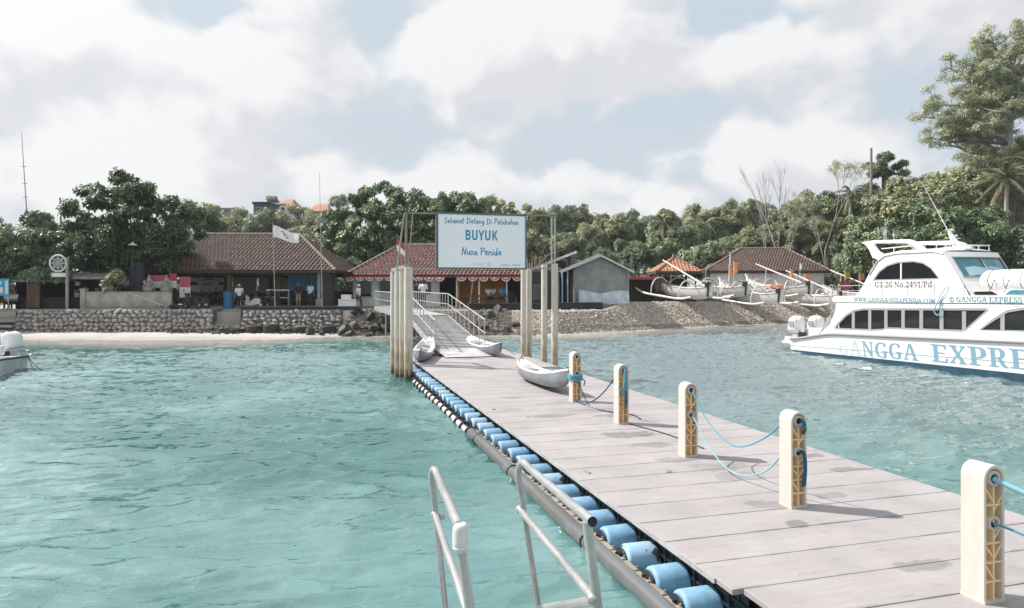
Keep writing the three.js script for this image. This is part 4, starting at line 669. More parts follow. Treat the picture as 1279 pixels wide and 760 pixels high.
  // canister roll and tinted coachroof forward of the wheelhouse
  part('foredeck_roll', [lathe([[0, -1.55], [.34, -1.52], [.42, -1.4], [.44, -.9], [.425, -.88], [.425, -.84], [.44, -.82], [.44, -.2], [.425, -.18], [.425, -.14], [.44, -.12], [.44, .5], [.425, .52], [.425, .56], [.44, .58], [.42, 1.4], [.34, 1.52], [0, 1.55]], 26).rotateX(Math.PI / 2).scale(1, .86, 1).translate(-.75, 3.3, 10.35), ], 'gelcoat', t);
  part('roll_strap', [9.2, 9.75, 10.3, 10.9].map((s) => new THREE.TorusGeometry(.445, .012, 5, 26).scale(1, .87, 1).translate(-.75, 3.3, s)), 'frame_grey', t);
  part('coachroof', [prism([[8.3, 2.78], [8.5, 2.95], [11.6, 3.06], [12.1, 2.85]], 2.2).rotateY(-Math.PI / 2).translate(1.1, 0, 0)], 'gelcoat', t);
  part('skylight', [sideways(prism([[8.3, 2.81], [8.7, 2.93], [9.3, 2.94], [9.5, 2.82]], .03)).translate(-1.09, .0, 0)], 'dark_glass', t);
  part('side_light', [sideways(prism([[9.75, 2.84], [9.95, 2.98], [11.8, 3.0], [11.9, 2.86]], .03)).translate(-1.09, 0, 0)], 'cyan_glass', t);
  part('line_coil', [tube([[-1.66, 3.1, 8.05], [-1.7, 2.85, 7.9], [-1.72, 2.55, 7.75], [-1.70, 2.2, 7.6], [-1.69, 2.08, 7.72], [-1.70, 2.2, 7.86], [-1.71, 2.55, 7.82], [-1.69, 2.9, 8.1], [-1.66, 3.12, 8.15]], .018, 40, 6)], 'rope_pale', t);
  part('mooring_lines', [9.3, 9.8, 10.5].map((s) => tube([[-.8, 3.69, s], [-1.2, 3.3, s + .15], [-1.62, 2.9, s + .3]], .012, 12, 5)), 'rope_dark', t);
  // lettering
  const put = (name, g, m, y, s, x, tilt = 0) => { const h = sideways(g); if (tilt) h.rotateZ(tilt); part(name, h.translate(x, y, s), m, t); };
  const hullText = (txt, s, w, y, m, h = .62) => { const yb = y + .026 * (s - 3.2); put('hull_letter', letters(txt, font, w, h, .006), m, yb, s, -(1.66 + .13 * yb) + .001, .1295); };
  hullText('G', 3.05, .5, .27, 'letter_faint', .4); hullText('A', 3.66, .6, .27, 'letter_faint'); hullText('N', 4.32, .58, .27, 'letter_blue'); hullText('G', 4.98, .6, .27, 'letter_blue'); hullText('G', 5.65, .6, .27, 'letter_blue'); hullText('A', 6.3, .66, .28, 'letter_blue');
  'EXPRESS'.split('').forEach((c, i) => hullText(c, 7.52 + i * .72, .66, .3, 'letter_blue', .64));
  put('web_lettering', letters('WWW.GANGGA-NUSAPENIDA.COM', font, 3.8, .175), 'letter_teal', 2.5, 3.82, -1.677);
  put('name_lettering', letters('GANGGA EXPRESS', font, 2.28, .19), 'letter_teal', 2.575, 8.45, -1.677);
  put('round_mark', [new THREE.RingGeometry(.07, .095, 20).translate(.1, .08, .004), letters('f', fontS, .06, .12).translate(.075, .02, 0)].reduce((a, g) => mergeGeometries([clean(a), clean(g)])), 'letter_teal', 2.57, 8.16, -1.677);
  put('registration', letters('GT.26 No.2491/Pd', font, 2.65, .28), 'letter_grey', 3.03, 4.5, -HW - .002);
}
// ================================================================ boat at the left edge
{
  const t = thing('motor_boat', 'white motor boat with a large white outboard cut by the photo\'s left edge', 'boat', [-18.75, 0, -25.4], .34); t.scale.setScalar(.86);
  const ss = []; for (let i = 0; i <= 20; i++) ss.push(i / 20 * 6.6);
  const hw = (s, y) => 1.0 * (y > .2 ? 1 : .9) * (s < 3.5 ? 1 : Math.sqrt(Math.max(0, 1 - ((s - 3.5) / 3.15) ** 2))), g = (s) => .66 + .05 * s;
  part('hull', [loft(ss.map((s) => [[-hw(s, 1), g(s), s], [-hw(s, 0), .05, s], [0, -.4, s], [hw(s, 0), .05, s], [hw(s, 1), g(s), s]]), .6), loft([[[-1, .66, 0], [-.9, .05, 0]], [[1, .66, 0], [.9, .05, 0]]])], 'gelcoat_grey', t);
  for (const q of [-1, 1]) part('boot_stripe', loft(ss.map((s) => [[q * (hw(s, 0) + .012), .16 + .008 * s, s], [q * (hw(s, 0) * .9 + .02), -.12, s]])), 'kerb_black', t);
  part('rub_rail', [-1, 1].map((q) => tube(ss.map((s) => [q * (hw(s, 1) + .01), g(s) - .06, s]), .035, 40, 6)), 'kerb_black', t);
  part('side_deck', loft(ss.map((s) => [[-hw(s, 1), g(s), s], [hw(s, 1), g(s), s]])), 'gelcoat', t);
  part('seat', [rbox(1.5, .4, .5, .08, 0, 1.05, 2.3)], 'gelcoat', t);
  engineParts(t, [.42, .86, .28], 1.12, -.5, .1); engineParts(t, [-.45, .86, .28], 1.12, -.5, .1);
  part('davit', [tube([[.85, .7, .1], [.95, .85, -.1], [1.05, .72, -.22], [.98, .6, -.12]], .035, 14, 6), rbox(.16, .14, .12, .03, .8, .74, .1)], 'steel', t);
  const a = new THREE.Vector3(-17.85, .5, -25.5);
  solo('mooring_rope', [tube([a.toArray(), P(48, 460, 24.6).toArray(), P(56, 464, 24.9).toArray()], .014, 14, 5), tube([a.toArray(), P(44, 463, 24.5).toArray(), P(53, 465.5, 24.8).toArray()], .014, 14, 5)], 'rope_dark', 'thin line from the stern of the small boat to the dark floating rope', 'rope');
  const R = rng(9), gg = []; for (let k = 0; k < 12; k++) { const p = P(54 + k * 2.9, 464 - k * .25 + (R() - .5) * 1, 25.0); p.y = .03; gg.push(rbox(rr(.1, .2, R), .09, rr(.08, .14, R), .03, p.x, p.y, p.z, R() * 3)); } const p0 = P(54, 464, 25); p0.y = .02; const p1 = P(88, 461, 25.2); p1.y = .02; gg.push(bar(p0, p1, .03)); solo('floating_rope', gg, 'rope_dark', 'tangle of dark rope floating behind the small boat', 'rope');
}
// ================================================================ outrigger boats drawn up on the cobbles
const jukung = (() => {
  const t = thing('outrigger_boat', 'x', 'boat'), L = 5.6, rows = [], top = [];
  for (let i = 0; i <= 22; i++) { const u = i / 22 * 2 - 1, z = u * L / 2, w = .46 * Math.pow(Math.max(0, 1 - Math.pow(Math.abs(u), 2.6)), .7) + .015, sh = .62 + .34 * Math.pow(Math.abs(u), 3) + (u > 0 ? .22 * u ** 6 : 0), k = .04 + .36 * Math.pow(Math.abs(u), 4); rows.push([[-w, sh, z], [-w * .93, lerp(k, sh, .6), z], [-w * .6, lerp(k, sh, .15), z], [0, k, z], [w * .6, lerp(k, sh, .15), z], [w * .93, lerp(k, sh, .6), z], [w, sh, z]]); top.push([[-w + .02, sh - .01, z], [0, sh + (Math.abs(u) > .72 ? .04 : -.16), z], [w - .02, sh - .01, z]]); }
  part('hull', loft(rows), 'gelcoat', t); part('inside', loft(top), 'white_plastic', t);
  part('gunwale', [-1, 1].map((q) => tube(rows.map((r) => r[q < 0 ? 0 : 6]), .03, 40, 6)), 'white_plastic', t);
  part('prow', [loft([[[-.03, .9, 2.6], [.03, .9, 2.6]], [[-.05, 1.25, 2.95], [.05, 1.25, 2.95]], [[-.02, 1.2, 3.15], [.02, 1.2, 3.15]], [[-.02, .7, 2.9], [.02, .7, 2.9]]], .4, true), beam([0, .9, 2.5], [0, 1.3, 2.9], .07, .14)], 'white_plastic', t);
  for (const z of [-1.35, 1.25]) part('cross_arm', tube([[-1.75, .2, z - .25], [-1.7, .6, z - .22], [-1.3, .98, z - .12], [-.6, 1.02, z], [0, .78, z], [.6, 1.02, z], [1.3, .98, z - .12], [1.7, .6, z - .22], [1.75, .2, z - .25]], .04, 44, 8), 'white_plastic', t);
  for (const x of [-1.76, 1.76]) part('float', tube([[x, .32, -2.7], [x, .16, -1.8], [x, .14, 0], [x, .18, 1.8], [x, .36, 2.6]], .06, 20, 8), 'white_plastic', t);
  part('spar', [bar([.12, .95, -1.9], [-.1, 1.95, 2.1], .055, .04, 8), bar([0, .6, 1.1], [-.03, 1.7, 1.1], .035), bar([0, .6, -1.2], [.08, 1.12, -1.2], .03)], 'white_plastic', t);
  part('outboard', [rbox(.22, .3, .3, .06, .25, .95, -2.5), rbox(.1, .6, .12, .03, .25, .6, -2.6), bar([.25, 1.0, -2.4], [.3, 1.1, -1.9], .025)], 'paint_dark', t);
  part('bench', [-.8, .1, .8].map((z) => box(.8, .04, .22, 0, .56, z)), 'timber_pale', t);
  return t;
})();
{
  const G = 'white outrigger boats drawn up on the cobble slope';
  const put = (o, px, d, turn, dy = 0, pitch = 0) => { const x = (px - 640) / 864 * d; o.position.copy(V(x, ground(x, d) + .06 + dy, d)); o.rotation.set(pitch, turn, 0, 'YXZ'); };
  put(jukung, 851, 57.6, -2.62, .3, -.1); jukung.userData.label = 'white outrigger boat nearest the orange-roofed shelter, spar sloping down to the right'; jukung.userData.group = G; jukung.scale.set(1.24, 1.55, 1.25);
  const b = copyOf(jukung, [0, 0, 0], 0, 'white outrigger boat with upright red pennants in front of the long tiled building'); put(b, 936, 60.4, -2.6, .35, -.1); b.children.find((c) => c.name === 'spar').visible = true; b.remove(b.children.find((c) => c.name === 'spar'));
  part('mast', [bar([-.1, .6, 2.0], [-.15, 2.7, 2.1], .05), bar([.1, .6, .2], [.05, 1.5, .2], .04)], 'white_plastic', b);
  const c = copyOf(jukung, [0, 0, 0], 0, 'white outrigger boat with a long pale spar slanting before the long tiled building'); put(c, 1010, 63, -2.55, .35, -.08);
  const e = copyOf(jukung, [0, 0, 0], 0, 'white outrigger boat mostly hidden behind the express boat\'s stern'); put(e, 1066, 66, -2.6, .3, -.06);
  const f2 = copyOf(jukung, [0, 0, 0], 0, 'white outrigger boat behind and between the pennant boat and the slanting-spar boat'); put(f2, 972, 65, -2.5, .3, -.06); const f3 = copyOf(jukung, [0, 0, 0], 0, 'white outrigger boat half hidden between the shelter\'s boat and the pennant boat'); put(f3, 893, 62, -2.45, .3, -.08); f3.remove(f3.children.find((q) => q.name === 'spar'));
  const o = thing('rowing_hull', 'tan wooden hull lying between the first two outrigger boats', 'boat', V(17.2, 1.7, 61.0), -1.9); { const rows = []; for (let i = 0; i <= 14; i++) { const u = i / 14 * 2 - 1, w = .55 * Math.sqrt(Math.max(0, 1 - u * u * .98)) + .01; rows.push([[-w, .6 + .15 * u * u, u * 1.8], [-w * .7, .15, u * 1.8], [0, .02 + .2 * u ** 4, u * 1.8], [w * .7, .15, u * 1.8], [w, .6 + .15 * u * u, u * 1.8]]); } part('hull', loft(rows), 'timber_pale', o); part('thwart', [-.6, .5].map((z) => box(.9, .04, .2, 0, .5, z)), 'timber', o); }
  // pennants and flags on thin poles
  const pennant = (px, py0, py1, d, m, label, w = .5, h = .45, dir = 1) => { const a = P(px, py0, d), b2 = P(px, py1, d), t = thing('pennant', label, 'flag', [b2.x, b2.y, b2.z]); part('staff', bar([0, 0, 0], [0, a.y - b2.y, 0], .025), 'white_plastic', t); const y = a.y - b2.y, rows = []; for (let i = 0; i <= 6; i++) { const u = i / 6, z = .06 * Math.sin(u * 6); rows.push([[dir * u * w, y - .05 - u * .12, z], [dir * u * w, y - .05 - h + u * .12, z + .05]]); } part('cloth', loft(rows), m, t); };
  pennant(911, 332, 366, 61.4, 'cloth_orange', 'left one of the two red-orange pennants on the second outrigger boat', .3, 1.0); pennant(917, 326, 364, 61.5, 'cloth_orange', 'taller right pennant of the pair on the second outrigger boat', .35, 1.1);
  pennant(988, 336, 362, 64, 'cloth_orange', 'pale orange pennant left of the long spar', .3, .9); pennant(1000, 328, 366, 64, 'cloth_white', 'pale pennant on the mast beside the long spar', .2, .6); pennant(1006, 342, 362, 64.3, 'cloth_orange', 'orange flag fluttering under the long spar', .6, .7);
  pennant(1056, 338, 372, 66, 'cloth_yellow', 'yellow pennant above the express boat\'s stern rail', .5, .8); pennant(1074, 340, 372, 66, 'cloth_orange', 'orange pennant right of the yellow one at the express boat\'s stern', .5, .8, 1); pennant(1062, 350, 374, 65, 'cloth_pink', 'pink cloth hung by the yellow pennant', .9, .9, -1);
  solo('orange_cover', [rbox(1.5, .42, .9, .18, ...P(968, 358.5, 63).toArray(), .3, 3), rbox(.7, .3, .7, .14, ...P(979, 361, 63).toArray(), .3, 3)], 'cloth_orange', 'orange cover bundled behind the second outrigger boat', 'cover');
  // lines and poles running down over the stones
  [[[836, 381], [866, 401]], [[842, 380], [880, 396]], [[926, 378], [958, 400]], [[905, 372], [945, 402]], [[1000, 379], [1026, 396]], [[1020, 378], [1046, 396]]].forEach(([a, b], i) => { const f = ([x, y], d) => { const X = (x - 640) / 864 * d; return V(X, ground(X, d) + .12, d); }, s0 = shore((b[0] - 640) / 864 * 58); solo('mooring_line', bar(f(a, s0 + 5.2), f(b, s0 + 1.2), .03), 'rope_dark', ['dark line running down the stones from the first outrigger boat', 'second dark line below the first outrigger boat', 'dark line running down the stones below the second outrigger boat', 'dark line left of and below the second outrigger boat', 'dark line below the third outrigger boat', 'dark line on the stones nearest the express boat'][i], 'rope'); });
}
// ================================================================ tiled roofs: a deck and rows of curved clay tiles
const tileGeo = ready((() => { const rows = []; for (const z of [0, 1]) { const r = []; for (let i = 0; i <= 4; i++) { const a = i / 4; r.push([a - .5, .16 * Math.sin(a * Math.PI * 2) + .1 * (1 - z), z]); } rows.push(r); } const lip = rows[0].map(([x, y, z]) => [x, y - .22, z]); return toCreasedNormals(loft([lip, ...rows]), .5); })());
function tilesOn(A, B, C, D, w, h, R, ms, cs, skip) { // eave A-B, ridge D-C; rows climb from the eave
  const up = D.clone().add(C).multiplyScalar(.5).sub(A.clone().add(B).multiplyScalar(.5)), across = B.clone().sub(A), lenU = (() => { const n = across.clone().normalize(), q = D.clone().sub(A); return q.addScaledVector(n, -q.dot(n)).length(); })();
  const x = across.clone().normalize(), q = D.clone().sub(A), z = q.addScaledVector(x, -q.dot(x)).normalize(), y = z.clone().cross(x).normalize(); if (y.y < 0) y.negate();
  const n = Math.floor(lenU / h);
  for (let j = 0; j < n; j++) { const k = (j + .0) / n, a = A.clone().lerp(D, k), b = B.clone().lerp(C, k), l = b.distanceTo(a), m = Math.max(1, Math.round(l / w)); for (let i = 0; i < m; i++) { const p = a.clone().lerp(b, (i + .5) / m).addScaledVector(y, .05 + rr(0, .012, R)); if (skip && skip(p, R)) continue; const M4 = new THREE.Matrix4().makeBasis(x.clone().multiplyScalar(l / m), y.clone().multiplyScalar(.24), z.clone().multiplyScalar(h * 1.12)).setPosition(p); ms.push(M4); const t = rr(.72, 1.25, R); cs.push(R() < .05 ? [1.7, 1.6, 1.5] : [t, t * rr(.9, 1.06, R), t * rr(.88, 1.1, R)]); } }
}
function hipRoof(parent, pts, m, seed, w = .27, h = .31, ridge = 'ridge_pale') { // pts: four eave corners (front left, front right, back right, back left) and two ridge ends, world places
  const R = rng(seed), [fl, fr, br, bl, rl, rt] = pts.map((p) => p.clone().sub(parent.position)), ms = [], cs = [];
  part('roof_deck', [quad(fl, fr, rt, rl), quad(br, bl, rl, rt), loft([[bl, fl], [rl, rl.clone().add(new THREE.Vector3(0, .001, 0))]]), loft([[fr, br], [rt, rt.clone().add(new THREE.Vector3(0, .001, 0))]]), quad(fl.clone().setY(fl.y - .03), fr.clone().setY(fr.y - .03), br.clone().setY(br.y - .03), bl.clone().setY(bl.y - .03)), ...[[fl, fr], [fr, br], [br, bl], [bl, fl]].map(([a, b]) => beam(a.clone().add(new THREE.Vector3(0, -.08, 0)), b.clone().add(new THREE.Vector3(0, -.08, 0)), .06, .2))], 'roof_under', parent);
  tilesOn(fl, fr, rt, rl, w, h, R, ms, cs); tilesOn(br, bl, rl, rt, w, h, R, ms, cs); tilesOn(bl, fl, rl, rl, w, h, R, ms, cs); tilesOn(fr, br, rt, rt, w, h, R, ms, cs);
  const o = instanced('roof_tiles', tileGeo, m, ms, cs, parent); o.userData.kind = 'stuff';
  const cap = []; const run = (a, b) => { const n = Math.max(2, Math.round(a.distanceTo(b) / .36)); for (let i = 0; i < n; i++) cap.push(bar(a.clone().lerp(b, i / n).add(new THREE.Vector3(0, .06, 0)), a.clone().lerp(b, (i + 1.08) / n).add(new THREE.Vector3(0, .05, 0)), .12, .1, 7)); };
  if (rl.distanceTo(rt) > .3) run(rl, rt); run(fl, rl); run(fr, rt); run(bl, rl); run(br, rt); part('ridge_cap', cap, ridge, parent);
}
const wallBox = (a, b, y0, y1, th = .16) => { const A = A3(a), B = A3(b); return beam(new THREE.Vector3(A.x, (y0 + y1) / 2, A.z), new THREE.Vector3(B.x, (y0 + y1) / 2, B.z), th, y1 - y0); };
// ---------------------------------------------------------------- the open pavilion
{
  const t = thing('waiting_pavilion', 'open-sided waiting pavilion with a large brown tiled hip roof', 'pavilion', V(-20, TOP, 52));
  const L = (x, y, d) => [x + 20, y - TOP, -(d - 52)];
  hipRoof(t, [V(-27.3, 4.3, 49.6), V(-12.7, 4.3, 49.6), V(-12.7, 4.3, 58.6), V(-27.3, 4.3, 58.6), V(-24.0, 7.2, 54), V(-16.6, 7.2, 54)], 'tile_brown', 101, .3, .3);
  part('floor_slab', box(16, .14, 9, .0, .07, -2.2), 'concrete', t);
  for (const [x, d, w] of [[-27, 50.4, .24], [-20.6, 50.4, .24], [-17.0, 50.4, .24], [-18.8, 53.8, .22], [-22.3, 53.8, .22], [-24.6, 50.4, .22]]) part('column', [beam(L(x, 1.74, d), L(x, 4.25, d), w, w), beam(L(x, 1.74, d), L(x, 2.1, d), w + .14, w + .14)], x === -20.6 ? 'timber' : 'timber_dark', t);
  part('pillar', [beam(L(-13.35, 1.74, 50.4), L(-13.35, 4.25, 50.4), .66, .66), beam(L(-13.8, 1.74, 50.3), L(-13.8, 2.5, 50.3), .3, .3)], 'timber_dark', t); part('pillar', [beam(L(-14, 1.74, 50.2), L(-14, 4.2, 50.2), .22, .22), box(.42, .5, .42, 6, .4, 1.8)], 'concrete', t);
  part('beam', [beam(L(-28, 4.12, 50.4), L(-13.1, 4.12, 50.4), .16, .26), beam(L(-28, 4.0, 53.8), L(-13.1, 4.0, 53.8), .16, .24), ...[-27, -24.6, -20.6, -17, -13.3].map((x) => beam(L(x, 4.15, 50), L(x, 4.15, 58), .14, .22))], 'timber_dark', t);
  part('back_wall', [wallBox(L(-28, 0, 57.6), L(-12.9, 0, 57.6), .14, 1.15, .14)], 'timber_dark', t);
  part('back_panel', [box(2.8, 1.35, .05, -4.6, 1.75, -5.2), box(1.9, 1.35, .05, -2.1, 1.75, -5.2), box(3.8, 1.35, .05, .95, 1.75, -5.2)], 'render_cream', t);
  part('notice_banner', [box(3.6, 1.5, .04, -4.4, 1.95, -3.6)], 'cloth_white', t);
  part('banner_print', [[-5.8, 2.5, .25, .2], [-5.3, 2.3, .4, .1], [-4.4, 2.45, .7, .07], [-4.4, 2.3, .8, .07], [-4.4, 2.15, .7, .06], [-3.1, 2.45, .3, .24], [-3.3, 1.8, .5, .2], [-5.6, 1.8, .6, .25], [-4.5, 1.75, .7, .06]].map(([x, y, w, h]) => box(w, h, .01, x, y, -3.57)), 'cloth_dark', t);
  part('blue_board', [box(3.75, 1.35, .06, 4.7, 1.95, -1.0), box(.05, 1.4, .08, 4.8, 1.95, -.99)], 'render_blue', t); part('side_wall', [box(4.1, 1.2, .12, 4.65, .66, -1.0)], 'timber_dark', t);
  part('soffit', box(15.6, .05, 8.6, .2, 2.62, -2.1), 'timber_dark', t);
}
// white flag on its pole, second pole, bench, barrel
{
  const flagpole = (px, py, d, r) => { const a = P(px, py, d); return [bar([0, 0, 0], [0, a.y - TOP, 0], r, r * .6)]; };
  const p = P(344, 384, 47.2), t = thing('flagpole', 'slim flagpole before the pavilion roof flying a white flag', 'flagpole', [p.x, TOP, p.z]); part('pole', bar([0, 0, 0], [-.16, 5.95, 0], .04, .025), 'timber_pale', t);
  const f = thing('white_flag', 'white flag with a small dark emblem blowing in front of the pavilion roof', 'flag', [p.x - .14, TOP + 5.75, p.z]);
  const rows = [], at = (u, v) => [u * 1.86, -.08 - u * .52 - v * lerp(.82, .62, u) + .09 * Math.sin(u * 5 + 1), .10 * Math.sin(u * 7 + v) + u * .25]; for (let i = 0; i <= 14; i++) { const r = []; for (let j = 0; j <= 6; j++) r.push(at(i / 14, j / 6)); rows.push(r); } part('cloth', loft(rows), 'cloth_white', f);
  part('emblem', [[.36, .28], [.42, .38], [.5, .42], [.44, .55], [.55, .6], [.5, .7]].map(([u, v], i) => { const q = at(u, v); return rbox(.16 - .015 * i, .05 + .02 * (i % 2), .012, .004, q[0], q[1], q[2] + .02); }), 'cloth_dark', f);
  const p2 = P(403, 384, 47), t2 = thing('flagpole', 'very tall thin pole at the pavilion\'s right end', 'pole', [p2.x, TOP, p2.z]); part('pole', bar([0, 0, 0], [-.2, 9.3, 0], .035, .012), 'galv', t2);
  const b = P(288, 386, 48.6), bt = thing('barrel', 'blue drum standing at the top of the wall steps', 'barrel', [b.x - .1, TOP, b.z]); part('drum', lathe([[0, 0], [.36, 0], [.38, .04], [.37, .4], [.39, .42], [.37, .44], [.37, .8], [.39, .82], [.37, .84], [.38, 1.18], [.36, 1.22], [0, 1.22]], 22), 'barrel_blue', bt); part('lid', lathe([[0, 1.3], [.2, 1.28], [.4, 1.22], [.4, 1.19], [0, 1.19]], 22), 'cloth_dark', bt);
  const bench = thing('bench', 'low wooden bench inside the pavilion in front of the blue board', 'bench', V(-15.6, TOP + .14, 50.9)); part('seat', [box(3.2, .06, .4, 0, .45, 0), box(3.2, .06, .08, 0, .78, -.2)], 'timber', bench); for (const x of [-1.4, 0, 1.4]) part('leg', box(.08, .45, .36, x, .22, 0), 'timber_dark', bench);
}
// ---------------------------------------------------------------- low house with bunting, behind the gangway
{
  const t = thing('beach_house', 'low house with a red tiled roof, white walls and an orange terrace', 'house', V(-6, 1.6, 54)), L = (x, y, d) => [x + 6, y - 1.6, -(d - 54)];
  hipRoof(t, [V(-12.6, 4.0, 52), V(1.1, 4.0, 52), V(1.1, 4.0, 61), V(-12.6, 4.0, 61), V(-9.2, 6.5, 56.5), V(-2.2, 6.5, 56.5)], 'tile_red', 103, .3, .31);
  part('white_wall', [wallBox(L(-12.2, 0, 53.4), L(-5.6, 0, 53.4), .05, 2.35)], 'render_white', t); part('end_wall', [wallBox(L(-12.2, 0, 53.4), L(-12.2, 0, 60), .05, 2.3), wallBox(L(.6, 0, 57), L(.6, 0, 60), .05, 2.3)], 'render_white', t);
  part('dark_room', [box(2.2, 2.35, .1, 1.3, 1.2, -2.4), box(.12, 2.3, 3, .3, 1.2, -1), box(2.2, 2.3, .1, 5.9, 1.2, -2.2)], 'kerb_black', t); part('orange_wall', wallBox(L(-4.2, 0, 56), L(-.5, 0, 56), .05, 2.3), 'render_orange', t); part('orange_wall', wallBox(L(-4.2, 0, 54.2), L(-4.2, 0, 56), .05, 2.3), 'render_orange', t);  // black panels stand in for the shade inside the opening
  for (const [x, w, y0, y1] of [[-11.3, .95, .75, 2.05], [-9.75, .95, .1, 2.05]]) { const o = part('window', [box(w, .07, .08, x + 6, y1, .72), box(w, .07, .08, x + 6, y0, .72), box(.07, y1 - y0, .08, x + 6 - w / 2, (y0 + y1) / 2, .72), box(.07, y1 - y0, .08, x + 6 + w / 2, (y0 + y1) / 2, .72)], 'cloth_sky', t); part('pane', box(w - .1, y1 - y0 - .1, .04, x + 6, (y0 + y1) / 2, .71), 'dark_glass', o); }
  { const o = part('door', box(.85, 2, .06, -2.35, 1.05, .72), 'timber_dark', t); part('handle', box(.04, .12, .05, -2.05, 1.05, .77), 'chrome', o); } part('window', [box(1.5, 1.1, .05, -1.0, 1.5, .71)], 'dark_glass', t);
  for (const x of [-4.2, -2.5, -.4]) part('post', beam(L(x, 1.65, 52.5), L(x, 3.95, 52.5), .1, .1), 'render_white', t); part('post', bar(L(-3.2, 1.65, 52.4), L(-2.95, 3.9, 52.5), .05), 'render_cream', t);
  part('railing', [beam(L(-3.9, 2.45, 52.4), L(.2, 2.45, 52.4), .1, .1), beam(L(-3.9, 2.1, 52.4), L(.2, 2.1, 52.4), .06, .06), beam(L(-2.9, 1.65, 52.4), L(-2.9, 2.45, 52.4), .08, .08), beam(L(-.3, 1.65, 52.4), L(-.3, 2.45, 52.4), .08, .08)], 'concrete_dark', t);
  part('floor_slab', box(13.2, .3, 8.5, .4, -.09, -2.3), 'concrete', t);
  // bunting: red and white half rounds
  const bun = (label, x0, x1, n, d) => { const o = thing('bunting', label, 'bunting', V((x0 + x1) / 2, 3.86, d)); for (let k = 0; k < n; k++) { const w = (x1 - x0) / n, cx = -(x1 - x0) / 2 + (k + .5) * w; for (const [r0, r1, m] of [[0, .46, 'cloth_white'], [.46, .74, 'cloth_red'], [.74, 1, 'cloth_white']]) { const g = new THREE.RingGeometry(Math.max(.001, r0 * w * .42), r1 * w * .42, 12, 1, Math.PI, Math.PI).scale(1, .8 + .2 * hash(k, n, 3), 1), p = g.attributes.position; for (let i = 0; i < p.count; i++) p.setZ(i, .05 * Math.sin(p.getX(i) * 22 + k)); g.computeVertexNormals(); part('drape', g.translate(cx, 0, (k % 2) * .01), m, o); } } part('band', [box(x1 - x0, .07, .02, 0, .02, .03)], 'cloth_red', o); };
  bun('red and white bunting along the eave left of the gate piles', -12.5, -8.9, 5, 51.9); bun('red and white bunting along the eave just right of the left piles', -8.3, -5.0, 4, 51.85); bun('red and white bunting under the welcome board above the orange terrace', -4.2, .8, 6, 51.9);
  const fl = P(497, 345, 50), f = thing('national_flag', 'red and white flag hanging from a leaning pole by the house roof', 'flag', [fl.x, 1.6, fl.z]); part('pole', bar([0, 0, 0], [-.05, P(497, 292, 50).y - 1.6, 0], .03), 'timber', f); part('pole', bar([.5, 0, .1], [1.15, P(507, 262, 50).y - 1.6, .1], .035), 'timber_pale', f);
  const y = P(497, 297, 50).y - 1.6; for (const [v0, v1, m] of [[0, .5, 'cloth_red'], [.5, 1, 'cloth_white']]) { const rows = []; for (let i = 0; i <= 6; i++) { const u = i / 6; rows.push([v0, (v0 + v1) / 2, v1].map((v) => [u * .45 + v * .3 * u - .04, y - u * .55 - v * .95, .08 * Math.sin(u * 5 + v * 2)])); } part('cloth', loft(rows), m, f); }
}
